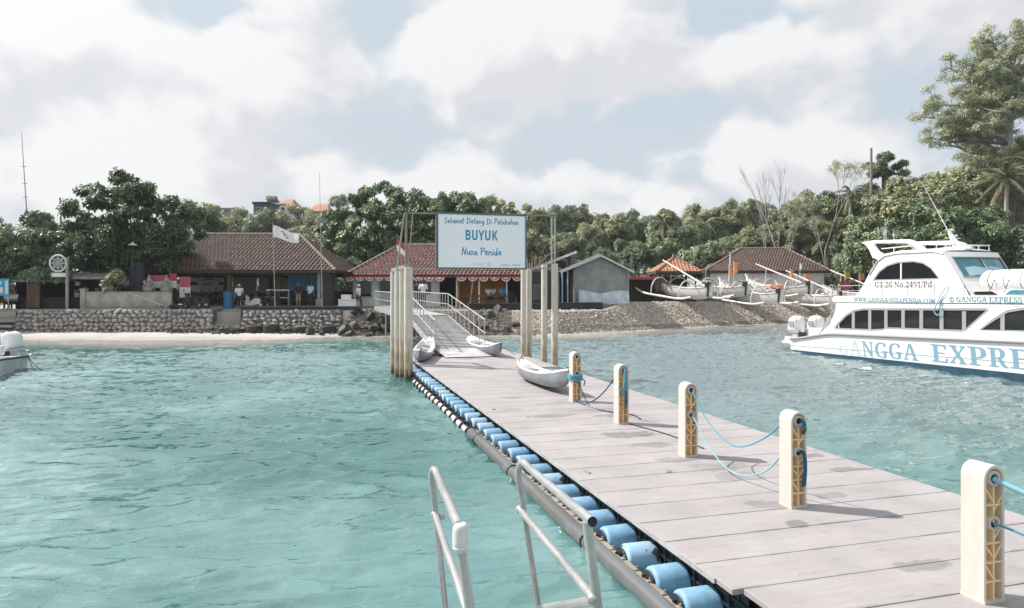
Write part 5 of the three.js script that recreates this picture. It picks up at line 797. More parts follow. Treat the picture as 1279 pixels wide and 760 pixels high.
// ---------------------------------------------------------------- grey gabled shed
{
  const z0 = 52.5, t = thing('cement_shed', 'grey cement shed with a gable end and blue-grey tarpaulin along its foot', 'shed', V(6.62, 1.85, z0)), H = 5.35 - 1.85, E = 2.36;
  part('gable_wall', prism([[-1.75, 0], [2.05, 0], [2.05, E], [0, H - .12], [-1.75, E + .25]], .16).translate(0, 0, -.16), 'cement_wall', t);
  part('gable_panel', prism([[-1.5, E + .22], [1.75, E + .1], [0, H - .3]], .02).translate(0, 0, .002), 'concrete', t);
  part('corner_post', [box(.16, E + .2, .2, -1.78, E / 2, .0), box(.14, E, .2, 2.08, E / 2, .0)], 'concrete', t); part('side_wall', [box(.14, E + .2, 6, -1.7, E / 2, -3.2), box(.14, E, 6, 2.0, E / 2, -3.2)], 'cement_wall', t); part('back_wall', prism([[-1.75, 0], [2.05, 0], [2.05, E], [0, H - .12], [-1.75, E + .25]], .16).translate(0, 0, -6.2), 'cement_wall', t);
  // corrugated sheets
  const sheetOf = (x0, y0, x1, y1, z1, zb) => { const rows = [], n = 30; for (let i = 0; i <= 1; i++) { const r = []; for (let j = 0; j <= n * 2; j++) r.push([lerp(x0, x1, i), lerp(y0, y1, i) + .03 * (j % 2), lerp(z1, zb, j / (n * 2))]); rows.push(r); } return loft(rows, .3); };
  part('roof_sheet', [sheetOf(-2.85, 2.34, .02, H + .05, .5, -6.6), beam([-2.85, 2.3, .5], [0, H + .0, .5], .06, .24)], 'tin', t); part('roof_sheet', [sheetOf(2.5, 2.3, -.02, H + .05, .4, -6.6), beam([2.5, 2.26, .4], [0, H, .4], .05, .14)], 'tin', t);
  part('porch_post', [bar([-2.7, 0, .3], [-2.7, 2.35, .3], .06), bar([-2.3, 0, .2], [-2.3, 2.35, .2], .05), bar([-2.7, 0, -3], [-2.7, 2.35, -3], .06)], 'cloth_sky', t);
  const rows = []; for (let i = 0; i <= 24; i++) { const u = i / 24; rows.push([[-1.5 + u * 3.65, 0, .3 + .1 * Math.sin(u * 31)], [-1.5 + u * 3.65, .35, .2 + .08 * Math.sin(u * 27 + 1)], [-1.5 + u * 3.65, .7, .14 + .07 * Math.sin(u * 21 + 2)], [-1.5 + u * 3.65, .96 + .07 * Math.sin(u * 9 + 1) - .12 * Math.sin(u * 3.14), .07 + .05 * Math.sin(u * 34)]]); } part('tarpaulin', loft(rows), 'tarp_blue', t);
  const s = thing('lean_to', 'second sloping tin roof just left of and behind the grey shed', 'shed', V(2.9, 1.85, 55)); part('roof_sheet', [sheetOf(-1.7, 2.6, 2.2, 4.1, .5, -5), beam([-1.7, 2.55, .5], [2.2, 4.05, .5], .06, .2)], 'tin', s); for (const [x, h] of [[-1.5, 2.65], [.2, 3.3], [2, 4]]) part('post', bar([x, 0, .3], [x, h, .3], .06), 'timber', s); part('back_wall', box(3.6, 2.6, .1, .2, 1.3, -3), 'timber_dark', s);
  const r = thing('shed_roof', 'small red roof peeping over the tin roofs left of the grey shed', 'roof', V(3.6, 1.85, 60)); part('roof_sheet', [sheetOf(-2, 3.6, 1.2, 4.6, 0, -4)], 'tile_red', r); part('wall', box(3, 3.6, .12, -.3, 1.8, -1), 'timber_dark', r);
  t.scale.setScalar(1.05);
  // frame of odd timbers behind the gate's right end
  const p = P(670, 336, 51), u = thing('timber_frame', 'odd grey timbers standing beyond the board\'s lower right corner', 'timbers', [p.x, 1.85, p.z]); const R = rng(71); part('stake', Array.from({ length: 12 }, (_, i) => bar([-.6 + i * .15, 2.4, rr(-.2, .2, R)], [-.6 + i * .15 + rr(-.1, .1, R), rr(3.0, 3.75, R), 0], .028)), 'timber_pale', u); part('brace', [beam([.1, 2.9, 0], [1.0, 3.75, 0], .07, .1)], 'timber_pale', u); part('dark_shed', [box(2.4, 2.5, 1.6, .3, 1.25, -.9)], 'timber_dark', u); part('wall_panel', [box(.9, 1.2, .06, .2, .9, -.06)], 'concrete_dark', u);
}
// ---------------------------------------------------------------- orange shelter, long building, garden wall
{
  const d = 60, t = thing('shelter', 'small open shelter with a pointed orange tile roof', 'shelter', V(14, 1.85, d));
  hipRoof(t, [V(12.15, 4.42, 58.1), V(15.95, 4.42, 58.1), V(15.95, 4.42, 61.9), V(12.15, 4.42, 61.9), V(14.0, 5.6, 60), V(14.1, 5.6, 60)], 'tile_orange', 107, .27, .3, 'tile_orange');
  for (const x of [-1.5, 1.5]) for (const z of [-1.5, 1.5]) part('post', box(.16, 2.5, .16, x, 1.25, z), 'timber_dark', t); part('finial', lathe([[0, 3.7], [.16, 3.72], [.1, 3.86], [.14, 3.94], [.05, 4.04], [.08, 4.1], [0, 4.25]], 10), 'ridge_pale', t); part('counter', [box(3, .9, .1, 0, .45, 1.2), box(3, 2.2, .1, 0, 1.1, -1.6)], 'timber_dark', t);
  const b = thing('long_building', 'long white building with a brown tiled hip roof behind the outrigger boats', 'building', V(25.6, 1.9, 74));
  hipRoof(b, [V(19.3, 4.73, 69), V(31.9, 4.73, 69), V(31.9, 4.73, 79), V(19.3, 4.73, 79), V(24.5, 7.25, 74), V(29.3, 7.25, 74)], 'tile_brown', 109, .3, .31);
  part('wall', [box(11.4, 2.7, .2, 0, 1.35, 4.6), box(.2, 2.7, 8.6, -5.6, 1.35, .3), box(.2, 2.7, 8.6, 5.6, 1.35, .3), box(11.4, 2.7, .2, 0, 1.35, -4.0)], 'render_white', b);
  part('eave_board', [box(12.4, .2, .06, 0, 2.72, 4.9)], 'tile_orange', b);
  const w = thing('garden_wall', 'pale block wall between the orange shelter and the long building', 'wall', V(17.6, 1.85, 66)); part('wall', box(3.4, 2.0, .2, -.1, 1, 0), 'concrete', w); part('panel', [box(.5, .5, .06, .1, 1.2, .12)], 'render_cream', w);
  const l = P(883, 362, 67), lp = thing('street_lamp', 'hooked lamp post beside the long building', 'lamp', [l.x, 1.85, l.z]); part('pole', tube([[0, 0, 0], [0, 3.0, 0], [.2, 3.4, 0], [.7, 3.55, 0], [.95, 3.4, 0]], .05, 20, 6), 'galv', lp); part('head', rbox(.35, .1, .18, .04, .95, 3.36, 0), 'galv', lp);
  const c = thing('crate_store', 'red-roofed stall between the grey shed and the orange shelter', 'stall', V(10.9, 1.85, 60)); part('roof', [beam([-1.6, 2.1, .4], [1.6, 2.1, .4], 1.6, .08), box(3.2, .25, .05, 0, 2.05, 1.2)], 'cloth_red', c); part('wall', box(3, 2, .1, 0, 1, -.3), 'timber_dark', c); for (const x of [-1.4, 1.4]) part('post', box(.1, 2.1, .1, x, 1.05, 1), 'timber', c);
}
// ---------------------------------------------------------------- left: parapet wall, shrine pillars, stalls, round sign, lamp
{
  const w = thing('parapet_wall', 'plain grey rendered parapet wall with a taller end post above the sea wall', 'wall', V(-25.9, TOP, 46.6)); part('wall', [box(5.9, 1.15, .2, .0, .58, 0)], 'render_grey', w); part('base_band', box(5.95, .2, .26, 0, .12, .0), 'concrete', w); part('end_post', [box(.34, 1.34, .34, -2.95, .67, 0), box(.42, .08, .42, -2.95, 1.36, 0)], 'render_grey', w); part('coping', box(5.7, .06, .28, .1, 1.18, 0), 'concrete', w);
  const h = thing('hand_rail', 'slanting pale hand rail in front of the grey parapet wall', 'railing', V(-25, TOP, 46.2)); part('rail', bar([-.6, 1.15, 0], [1.9, .2, .1], .035), 'alu', h); part('post', bar([1.9, 0, .1], [1.9, .25, .1], .03), 'alu', h);
  const shr = (x, label) => { const t = thing('shrine_pillar', label, 'shrine', V(x, TOP, 47.8)); part('plinth', [box(.7, .5, .6, 0, .25, 0), box(.55, .5, .5, 0, .75, 0)], 'stone_pale', t); part('shaft', [box(.42, .3, .4, 0, 1.15, 0), box(.6, .12, .55, 0, 1.35, 0), box(.36, .3, .35, 0, 1.55, 0), box(.52, .1, .5, 0, 1.72, 0)], 'stone', t); part('carving', [-1, 1].flatMap((q) => [ball(.12, q * .3, 1.5, .1, 1, 1.3, 1, 8), ball(.1, q * .26, 1.85, .1, 1, 1.4, 1, 8)]).concat([ball(.16, 0, 1.95, 0, 1, 1.5, 1, 10), ball(.08, 0, 2.25, 0, 1, 1.6, 1, 8)]), 'stone_dark', t); };
  shr(-25.1, 'carved grey shrine pillar left of the red cloths'); shr(-23.9, 'carved grey shrine pillar between the red cloths');
  const cl = (px, py0, py1, w, m1, m2, label) => { const a = P(px, py0, 48.3), b = P(px, py1, 48.3), t = thing('hanging_cloth', label, 'cloth', [a.x, b.y, a.z]); const hh = a.y - b.y, f = (y0, y1) => { const rows = []; for (let i = 0; i <= 10; i++) { const x = -w / 2 + w * i / 10; rows.push([[x, y0, .05 * Math.sin(i * 1.7)], [x, y1, .03 * Math.sin(i * 1.7)]]); } return loft(rows); }; part('upper_cloth', f(hh * .5, hh), m1, t); part('lower_cloth', f(0, hh * .5), m2, t); part('hem_rail', bar([-w / 2, hh, 0], [w / 2, hh, 0], .02), 'timber', t); };
  cl(195, 344, 360, 1.2, 'cloth_pink', 'cloth_white', 'wide pink and white cloth between the shrine pillars'); cl(216, 342, 360, .5, 'cloth_red', 'cloth_white', 'narrow red and white cloth right of the shrine pillars'); cl(231, 346, 372, .75, 'cloth_pink', 'cloth_white', 'tall pink and white cloth beside the pavilion\'s left end');
  const lp = P(166, 304, 47.4), l = thing('street_lamp', 'lamp with a white conical shade on a dark post before the big tree', 'lamp', [lp.x, TOP, lp.z]); part('pole', bar([0, 0, 0], [0, lp.y - TOP - .1, 0], .05), 'timber_dark', l); part('lamp_shade', lathe([[.02, .22], [.08, .12], [.3, 0], [.31, -.02]], 16).translate(0, lp.y - TOP - .12, 0), 'cloth_white', l);
  const tt = thing('wrapped_trunk', 'thick dark trunk-like column below the white lamp shade', 'column', V(lp.x, TOP, 48)); part('column', lathe([[0, 0], [.62, 0], [.6, .8], [.52, 1.6], [.5, 2.6], [.42, 3.2], [0, 3.3]], 14), 'cloth_dark', tt);
  // round sign
  const s = P(84, 385, 46), sg = thing('round_sign', 'round white-ringed emblem sign on a concrete post above the sea wall', 'sign', [s.x, TOP, s.z]); part('post', box(.14, P(84, 322, 46).y - TOP, .14, 0, (P(84, 322, 46).y - TOP) / 2, 0), 'concrete', sg);
  const c0 = P(73, 329, 46).sub(sg.position), disc = part('disc', lathe([[0, -.03], [.55, -.03], [.55, .03], [0, .03]], 32).rotateX(Math.PI / 2).translate(c0.x, c0.y, c0.z), 'cloth_blue', sg); disc.material = M.paint_dark;
  part('ring', new THREE.TorusGeometry(.54, .055, 8, 36).translate(c0.x, c0.y, c0.z + .03), 'cloth_white', sg); part('emblem', [box(.05, 1.0, .02, c0.x, c0.y, c0.z + .045), box(1.0, .05, .02, c0.x, c0.y, c0.z + .047), new THREE.TorusGeometry(.3, .03, 6, 30).translate(c0.x, c0.y, c0.z + .04), ...[0, 1, 2, 3].flatMap((k) => [.17, .4].map((r) => box(.1, .1, .02, c0.x + r * Math.cos(k * 1.571 + .785), c0.y + r * Math.sin(k * 1.571 + .785), c0.z + .046, 0, 0, .785)))], 'gelcoat_grey', sg); part('plate', box(.95, .26, .04, c0.x + .05, c0.y - .78, c0.z), 'cloth_white', sg); part('bracket', box(.62, .05, .05, c0.x / 2, c0.y, c0.z - .04), 'galv', sg);
  // stalls under the trees
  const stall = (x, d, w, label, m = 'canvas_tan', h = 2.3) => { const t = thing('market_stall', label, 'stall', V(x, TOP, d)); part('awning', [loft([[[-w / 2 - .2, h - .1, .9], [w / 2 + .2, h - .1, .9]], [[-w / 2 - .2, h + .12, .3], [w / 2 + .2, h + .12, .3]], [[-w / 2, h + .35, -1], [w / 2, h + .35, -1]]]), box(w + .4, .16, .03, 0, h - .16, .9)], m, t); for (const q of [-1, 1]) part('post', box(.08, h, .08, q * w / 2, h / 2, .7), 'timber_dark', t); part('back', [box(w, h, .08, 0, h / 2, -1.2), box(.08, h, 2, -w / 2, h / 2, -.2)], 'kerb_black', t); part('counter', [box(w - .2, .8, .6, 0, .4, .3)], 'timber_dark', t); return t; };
  { const t = stall(-32.6, 48.6, 3.4, 'dark market stall with a red-brown side at the photo\'s left', 'canvas_tan', 2.1); part('side_panel', box(.9, 1.7, .06, -.4, .95, .95), 'timber', t, 'red-brown side panel'); }
  { const t = stall(-29.6, 49.2, 3.2, 'dark stall with a tan awning behind the round sign'); for (const [x, y] of [[-1, 1.1], [-.4, 1.3], [.5, 1.2], [1, 1.0]]) part('goods', rbox(.35, .5, .2, .04, x, y, .62), 'concrete_dark', t); for (const [x, y] of [[-.9, .95], [-.85, 1.75]]) part('goods', rbox(.3, .3, .2, .03, x, y, .72), 'canvas_tan', t); }
  { const t = stall(-27.0, 50.2, 2.4, 'stall with a sagging canvas cover left of the grey parapet wall', 'canvas_tan', 2.0); part('bundle', [ball(.55, -.3, 1.75, .7, 1.4, .6, .8), rbox(1.7, .08, .7, .03, 0, .75, .8)], 'canvas_tan', t); }
  const bn = P(0, 420, 46.5), bb = thing('banner', 'blue and white banner on a stand at the photo\'s left edge', 'banner', V(-34.7, TOP, 46.8)); part('sheet', box(1.3, 1.15, .03, 0, 1.5, 0), 'cloth_blue', bb); part('print', [box(.2, .9, .02, .5, 1.5, .02), box(.5, .2, .02, -.1, 1.8, .02), box(.3, .4, .02, .1, 1.3, .02)], 'cloth_white', bb); for (const x of [-.6, .6]) part('leg', bar([x, 0, 0], [x, 2.1, -.03], .03), 'galv', bb);
  // masts
  const m1 = P(38, 330, 75), m = thing('radio_mast', 'tall thin guyed radio mast leaning above the trees at the far left', 'mast', [m1.x, 1.6, m1.z]); const tp = P(27, 166, 75); part('lower_pole', bar([0, 0, 0], [(tp.x - m1.x) * .45, (tp.y - 1.6) * .55, 0], .12, .09), 'galv', m); part('upper_pole', [bar([(tp.x - m1.x) * .45, (tp.y - 1.6) * .55, 0], [tp.x - m1.x, tp.y - 1.6, 0], .06, .025), ...[.62, .7, .8].map((k) => bar([(tp.x - m1.x) * (k * 1.1 - .1) - .3, (tp.y - 1.6) * k, 0], [(tp.x - m1.x) * (k * 1.1 - .1) + .3, (tp.y - 1.6) * k, 0], .04))], 'galv', m);
  const m2 = P(80, 330, 66), n = thing('utility_pole', 'short dark pole rising from the trees left of the big tree', 'pole', [m2.x, 1.6, m2.z]); part('pole', bar([0, 0, 0], [P(75, 247, 66).x - m2.x, P(75, 247, 66).y - 1.6, 0], .11, .08), 'rust_post', n);
  const m3 = P(1089, 330, 70), u = thing('utility_pole', 'tall dark wooden pole standing above the trees behind the express boat', 'pole', [m3.x, 1.9, m3.z]); part('pole', [bar([0, 0, 0], [0, P(1089, 185, 70).y - 1.9, 0], .17, .12)], 'rust_post', u);
}
// ---------------------------------------------------------------- houses on the hill
{
  const house = (px0, px1, py0, py1, d, wm, rm, label, roofH, flatRoof) => {
    const a = P(px0, py1, d), b = P(px1, py0, d), w = b.x - a.x, h = b.y - a.y, t = thing('hill_house', label, 'house', [(a.x + b.x) / 2, a.y - 4, a.z]); const wh = h - roofH + 4;
    part('wall', [box(w * .92, wh, 6, 0, wh / 2, -3)], wm, t);
    if (flatRoof) part('roof', [box(w, .5, 7, 0, wh + .25, -3)], rm, t); else part('roof', [loft([[[-w / 2, wh, .6], [w / 2, wh, .6]], [[-w / 2 + Math.min(w * .25, 3), wh + roofH, -3], [w / 2 - Math.min(w * .25, 3), wh + roofH, -3]], [[-w / 2, wh, -6.6], [w / 2, wh, -6.6]]]), loft([[[-w / 2, wh, .6], [-w / 2, wh, -6.6]], [[-w / 2 + Math.min(w * .25, 3), wh + roofH, -3], [-w / 2 + Math.min(w * .25, 3), wh + roofH + .01, -3]]]), loft([[[w / 2, wh, .6], [w / 2, wh, -6.6]], [[w / 2 - Math.min(w * .25, 3), wh + roofH, -3], [w / 2 - Math.min(w * .25, 3), wh + roofH + .01, -3]]])], rm, t);
    const n = Math.max(2, Math.round(w / 2)); for (let i = 0; i < n; i++) { const o = part('window', box(.9, 1.1, .08, -w * .4 + w * .8 * (i + .5) / n, wh - 1.3, .03), 'render_white', t); part('pane', box(.74, .94, .04, -w * .4 + w * .8 * (i + .5) / n, wh - 1.3, .065), 'dark_glass', o); }
  };
  house(262, 296, 260, 274, 150, 'render_grey', 'concrete', 'pale grey flat-roofed house on the hill nearest the big tree', .5, true);
  house(316, 338, 253, 270, 160, 'concrete_dark', 'kerb_black', 'dark box-like house on the hill above the pavilion', .4, true);
  house(348, 367, 247, 266, 170, 'render_white', 'tile_orange', 'white hill house with a salmon roof', 1.6);
  house(384, 412, 253, 270, 150, 'render_cream', 'tile_orange', 'hill house with a broad red roof above the very tall thin pole', 2.0);
  house(337, 349, 254, 268, 175, 'cloth_sky', 'tin', 'small pale house between the dark house and the salmon-roofed house', .4, true);
}
// ================================================================ trees
const clumpGeo = (n, seed, long = 1.7, droop = .3) => { const R = rng(seed), pos = [], idx = []; for (let i = 0; i < n; i++) { const a = R() * 6.283, e = rr(-.35, .9, R), o = new THREE.Vector3(Math.cos(a) * Math.cos(e), Math.sin(e), Math.sin(a) * Math.cos(e)), s = new THREE.Vector3(-Math.sin(a), rr(-.4, .4, R), Math.cos(a)).normalize(), b = o.clone().multiplyScalar(rr(.05, .45, R)), L = rr(.42, .66, R), w = L / long * .5, m = b.clone().addScaledVector(o, L * .5), t = b.clone().addScaledVector(o, L); t.y -= droop * L; m.y -= droop * L * .2; const k = pos.length / 3, l = m.clone().addScaledVector(s, w), r = m.clone().addScaledVector(s, -w); l.y += w * .35; r.y += w * .35; for (const p of [b, l, t, r, m]) pos.push(p.x, p.y, p.z); idx.push(k, k + 1, k + 4, k + 1, k + 2, k + 4, k + 2, k + 3, k + 4, k + 3, k, k + 4); } const g = new THREE.BufferGeometry(); g.setAttribute('position', new THREE.Float32BufferAttribute(pos, 3)); g.setIndex(idx); g.computeVertexNormals(); return ready(g); };
const CL = { broad: clumpGeo(9, 3, 1.6), fine: clumpGeo(13, 5, 2.6), feather: clumpGeo(11, 8, 4, .5) };
const UPV = new THREE.Vector3(0, 1, 0);
function leaves(R, list, per, size, col, kind, ms, cs) { // list: [centre, radius, flatness, shade]
  const q = new THREE.Quaternion(), q2 = new THREE.Quaternion(), s = new THREE.Vector3(), o = new THREE.Vector3();
  for (const [c, r, fl, sh] of list) for (let i = 0; i < per; i++) {
    const a = R() * 6.283, z = R() * 2 - 1, w = Math.sqrt(1 - z * z), rad = r * Math.pow(R(), .45); o.set(w * Math.cos(a), z, w * Math.sin(a));
    q.setFromUnitVectors(UPV, new THREE.Vector3(o.x * .8, Math.abs(o.y) * .5 + .5, o.z * .8).normalize()); q.multiply(q2.setFromAxisAngle(UPV, R() * 6.28));
    const k = size * rr(.65, 1.35, R); s.set(k, k, k); ms.push(new THREE.Matrix4().compose(c.clone().add(o.multiply(new THREE.Vector3(rad, rad * fl, rad))), q, s));
    const v = sh * rr(.7, 1.3, R), yl = R() < .18 ? 1.14 : 1; cs.push([col[0] * v * yl * rr(.9, 1.12, R), col[1] * v * rr(.94, 1.06, R), col[2] * v / yl]);
  }
}
function limb(g, a, b, r0, r1, R, bend = .12) { const l = a.distanceTo(b), p = [a]; for (const k of [.33, .66]) p.push(a.clone().lerp(b, k).add(new THREE.Vector3(rr(-1, 1, R), rr(-.3, .6, R), rr(-1, 1, R)).multiplyScalar(l * bend))); p.push(b); for (let i = 0; i < 3; i++) g.push(bar(p[i], p[i + 1], lerp(r0, r1, i / 3), lerp(r0, r1, (i + 1) / 3), 7, false)); return p; }
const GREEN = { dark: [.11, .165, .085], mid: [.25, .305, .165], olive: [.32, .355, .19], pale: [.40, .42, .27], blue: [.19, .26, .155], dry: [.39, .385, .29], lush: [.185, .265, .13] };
function tree(label, px, top, hw, bot, d, color, o = {}) {
  const { seed = Math.round(px * 7 + top), kind = 'broad', tiers = 0, n = 26, per = 60, size = .55, flat = .8, gap = 0, name = 'tree', cat = 'tree', group, trunk = .035, bark = 'bark', hollow = .55, noTrunk } = o;
  const R = rng(seed), X = (px - 640) / 864 * d, gy = ground(X, d), ty = EYE + (360 - top) / 864 * d, by = EYE + (360 - bot) / 864 * d, rx = hw / 864 * d, cy = (ty + by) / 2, ry = (ty - by) / 2;
  const t = thing(name, label, cat, V(X, gy - .1, d), 0, group), c0 = new THREE.Vector3(0, cy - gy, 0), list = [];
  for (let i = 0; i < n; i++) {
    let p; const a = i * 2.39996 + rr(-.3, .3, R);
    if (tiers) { const k = i % tiers, u = (k + .5) / tiers, w = Math.sqrt(Math.max(.12, 1 - Math.pow(u * 1.5 - .55, 2))), rad = Math.sqrt(R()) * w; p = new THREE.Vector3(Math.cos(a) * rad * rx * .86, (u * 2 - 1) * ry * .86 + rr(-.1, .1, R) * ry - rad * rad * ry * .12, Math.sin(a) * rad * rx * .75); }
    else { const z = rr(-.75, 1, R), w = Math.sqrt(Math.max(0, 1 - z * z)), rad = (hollow + (1 - hollow) * R()) * (R() < .2 ? 1.2 : 1); p = new THREE.Vector3(Math.cos(a) * w * rad * rx * .88, z * rad * ry * .86, Math.sin(a) * w * rad * rx * .8); }
    list.push([p.add(c0), Math.min(rx, ry * 1.3) * (tiers ? rr(.19, .31, R) : rr(.15, .4, R)), tiers ? .42 : flat, rr(.75, 1.2, R)]);
  }
  const ms = [], cs = []; leaves(R, list.filter(() => R() >= gap), per, size, GREEN[color] || color, kind, ms, cs);
  instanced('crown', CL[kind], 'leaf', ms, cs, t).userData.kind = 'stuff';
  if (!noTrunk) { const g = [], r = trunk * (ty - gy), fork = new THREE.Vector3(rr(-.1, .1, R) * rx, (by - gy) + ry * .35, 0); if (fork.y < .6) fork.y = .6; limb(g, new THREE.Vector3(0, -.2, 0), fork, r, r * .72, R, .04); part('trunk', g, bark, t); const lg = []; list.forEach(([p], i) => { if (i % Math.ceil(n / 9) === 0) limb(lg, fork, p, r * .5, r * .12, R); }); part('limbs', lg, bark, t); }
  return t;
}
// a tree whose foliage lies in pads: [px, py, half width in pixels, depth offset]
function padTree(label, baseX, d, pads, color, o = {}) {
  const R = rng(o.seed || 9), X = (baseX - 640) / 864 * d, gy = ground(X, d), t = thing('tree', label, 'tree', V(X, gy - .1, d)), at = (px, py, dz) => P(px, py, d + dz).sub(t.position), list = [], lg = [], fork = new THREE.Vector3(0, o.fork || 2.2, 0), g = [];
  limb(g, new THREE.Vector3(0, -.2, 0), fork, .42, .3, R, .03); part('trunk', g, 'bark', t);
  for (const [px, py, hw, dz = rr(-1.6, 1.6, R)] of pads) { const r = hw / 864 * d, c = at(px, py, dz), n = Math.max(3, Math.round(r * 4)); limb(lg, fork, c.clone().add(new THREE.Vector3(0, -r * .2, 0)), .13, .04, R, .08); for (let k = 0; k < n; k++) { const a = R() * 6.283, q = Math.sqrt(R()); list.push([c.clone().add(new THREE.Vector3(Math.cos(a) * q * r * .85, rr(-.28, .3, R) * r - q * q * r * .16, Math.sin(a) * q * r * 1.1)), rr(.38, .72, R), .6, rr(.75, 1.25, R)]); } }
  part('limbs', lg, 'bark', t); const ms = [], cs = []; leaves(R, list, o.per || 34, o.size || .42, GREEN[color], 'broad', ms, cs); instanced('crown', CL.broad, 'leaf', ms, cs, t).userData.kind = 'stuff'; return t;
}
// ---- left
padTree('largest dark tree at left, spreading in flat tiers over the pavilion\'s left end', 160, 50, [[150, 222, 19], [124, 238, 20], [172, 234, 24], [104, 258, 22], [140, 252, 24], [192, 248, 22], [216, 256, 20], [238, 270, 17], [232, 290, 20], [168, 268, 30, -1], [98, 280, 22], [128, 278, 28, -1.5], [204, 280, 28, -1.2], [152, 292, 34, -1.6], [188, 302, 34, -1], [112, 304, 26, -.6], [222, 308, 24, 0], [138, 316, 30, -.8], [172, 324, 34, 0], [206, 328, 28, .6], [104, 328, 24, .4], [150, 338, 30, .8], [160, 250, 24, 2], [130, 300, 30, 2.5], [190, 290, 32, 2.5], [170, 310, 36, 3]], 'dark', { seed: 5, per: 36, fork: 2.6 });
tree('low dense part of the tree mass below the largest tree, behind the grey parapet wall', 135, 300, 62, 366, 53, 'dark', { n: 26, per: 70, size: .46 });
tree('broad green tree leaning over the stalls at the far left', 50, 282, 52, 352, 48.5, 'blue', { tiers: 4, n: 34, per: 85, size: .42 });
tree('green tree cut by the photo\'s left edge above the banner', -6, 284, 40, 354, 47.8, 'mid', { n: 24, per: 80, size: .42 });
tree('small round dark tree between the radio mast and the short dark pole', 48, 263, 22, 296, 66, 'blue', { n: 14, per: 60, size: .5 });
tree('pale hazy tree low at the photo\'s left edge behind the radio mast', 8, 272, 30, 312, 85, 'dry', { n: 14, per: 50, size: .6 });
tree('green tree filling the gap under the short dark pole', 88, 284, 30, 335, 58, 'mid', { n: 16, per: 70, size: .45 });
tree('lighter green tree behind the right side of the largest tree', 250, 249, 32, 300, 78, 'mid', { n: 18, per: 60, size: .55 });
tree('yellow-green bush beside the dark wrapped trunk', 142, 336, 15, 372, 47.2, 'olive', { n: 10, per: 40, size: .32, name: 'shrub', cat: 'shrub', noTrunk: true });
// ---- hill behind the pavilion
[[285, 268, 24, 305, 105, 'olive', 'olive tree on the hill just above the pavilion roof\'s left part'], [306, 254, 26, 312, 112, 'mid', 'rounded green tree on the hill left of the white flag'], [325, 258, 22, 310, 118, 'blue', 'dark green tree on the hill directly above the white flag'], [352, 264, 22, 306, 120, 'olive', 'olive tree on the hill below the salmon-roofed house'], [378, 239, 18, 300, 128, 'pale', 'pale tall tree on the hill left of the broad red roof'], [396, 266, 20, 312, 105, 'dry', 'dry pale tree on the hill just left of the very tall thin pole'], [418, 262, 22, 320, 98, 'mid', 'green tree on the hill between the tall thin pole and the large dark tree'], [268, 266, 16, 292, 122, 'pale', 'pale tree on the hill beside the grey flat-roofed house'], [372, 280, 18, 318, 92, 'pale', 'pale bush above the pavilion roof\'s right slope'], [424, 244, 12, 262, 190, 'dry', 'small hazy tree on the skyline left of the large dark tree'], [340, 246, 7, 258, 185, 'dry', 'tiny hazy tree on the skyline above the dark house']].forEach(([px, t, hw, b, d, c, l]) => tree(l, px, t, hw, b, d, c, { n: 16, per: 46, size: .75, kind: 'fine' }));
// ---- behind the gate
padTree('large dark green tree behind the beach house, left of the welcome board', 470, 61, [[490, 236, 16], [466, 240, 18], [444, 250, 20], [512, 246, 20], [426, 268, 20], [480, 256, 24, -1], [536, 256, 18], [456, 270, 26, -2], [500, 268, 26, -1.5], [416, 288, 20], [436, 292, 24, -1.5], [472, 290, 28, -2], [524, 282, 26, -1], [418, 310, 20, -.5], [448, 314, 26, -1.5], [500, 300, 30, -1], [480, 318, 28, 0], [424, 332, 20, 0], [452, 334, 22, .5], [530, 308, 26, .5], [510, 326, 26, 1], [470, 270, 30, 2], [500, 290, 34, 2.5], [440, 300, 28, 2.5]], 'lush', { seed: 77, per: 34, size: .46, fork: 2.4 });
tree('upper right lobe of dark leaves just left of the board\'s top', 530, 240, 34, 330, 65, 'dark', { n: 28, per: 70, size: .5 });
tree('dome-shaped dense green tree rising behind the welcome board', 573, 232, 35, 296, 80, 'lush', { n: 30, per: 80, size: .55 });
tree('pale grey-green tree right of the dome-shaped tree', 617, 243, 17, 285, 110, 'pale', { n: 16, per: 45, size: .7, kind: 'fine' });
tree('small pale tree above the board\'s right corner', 638, 250, 12, 290, 105, 'pale', { n: 12, per: 45, size: .6, kind: 'fine' });
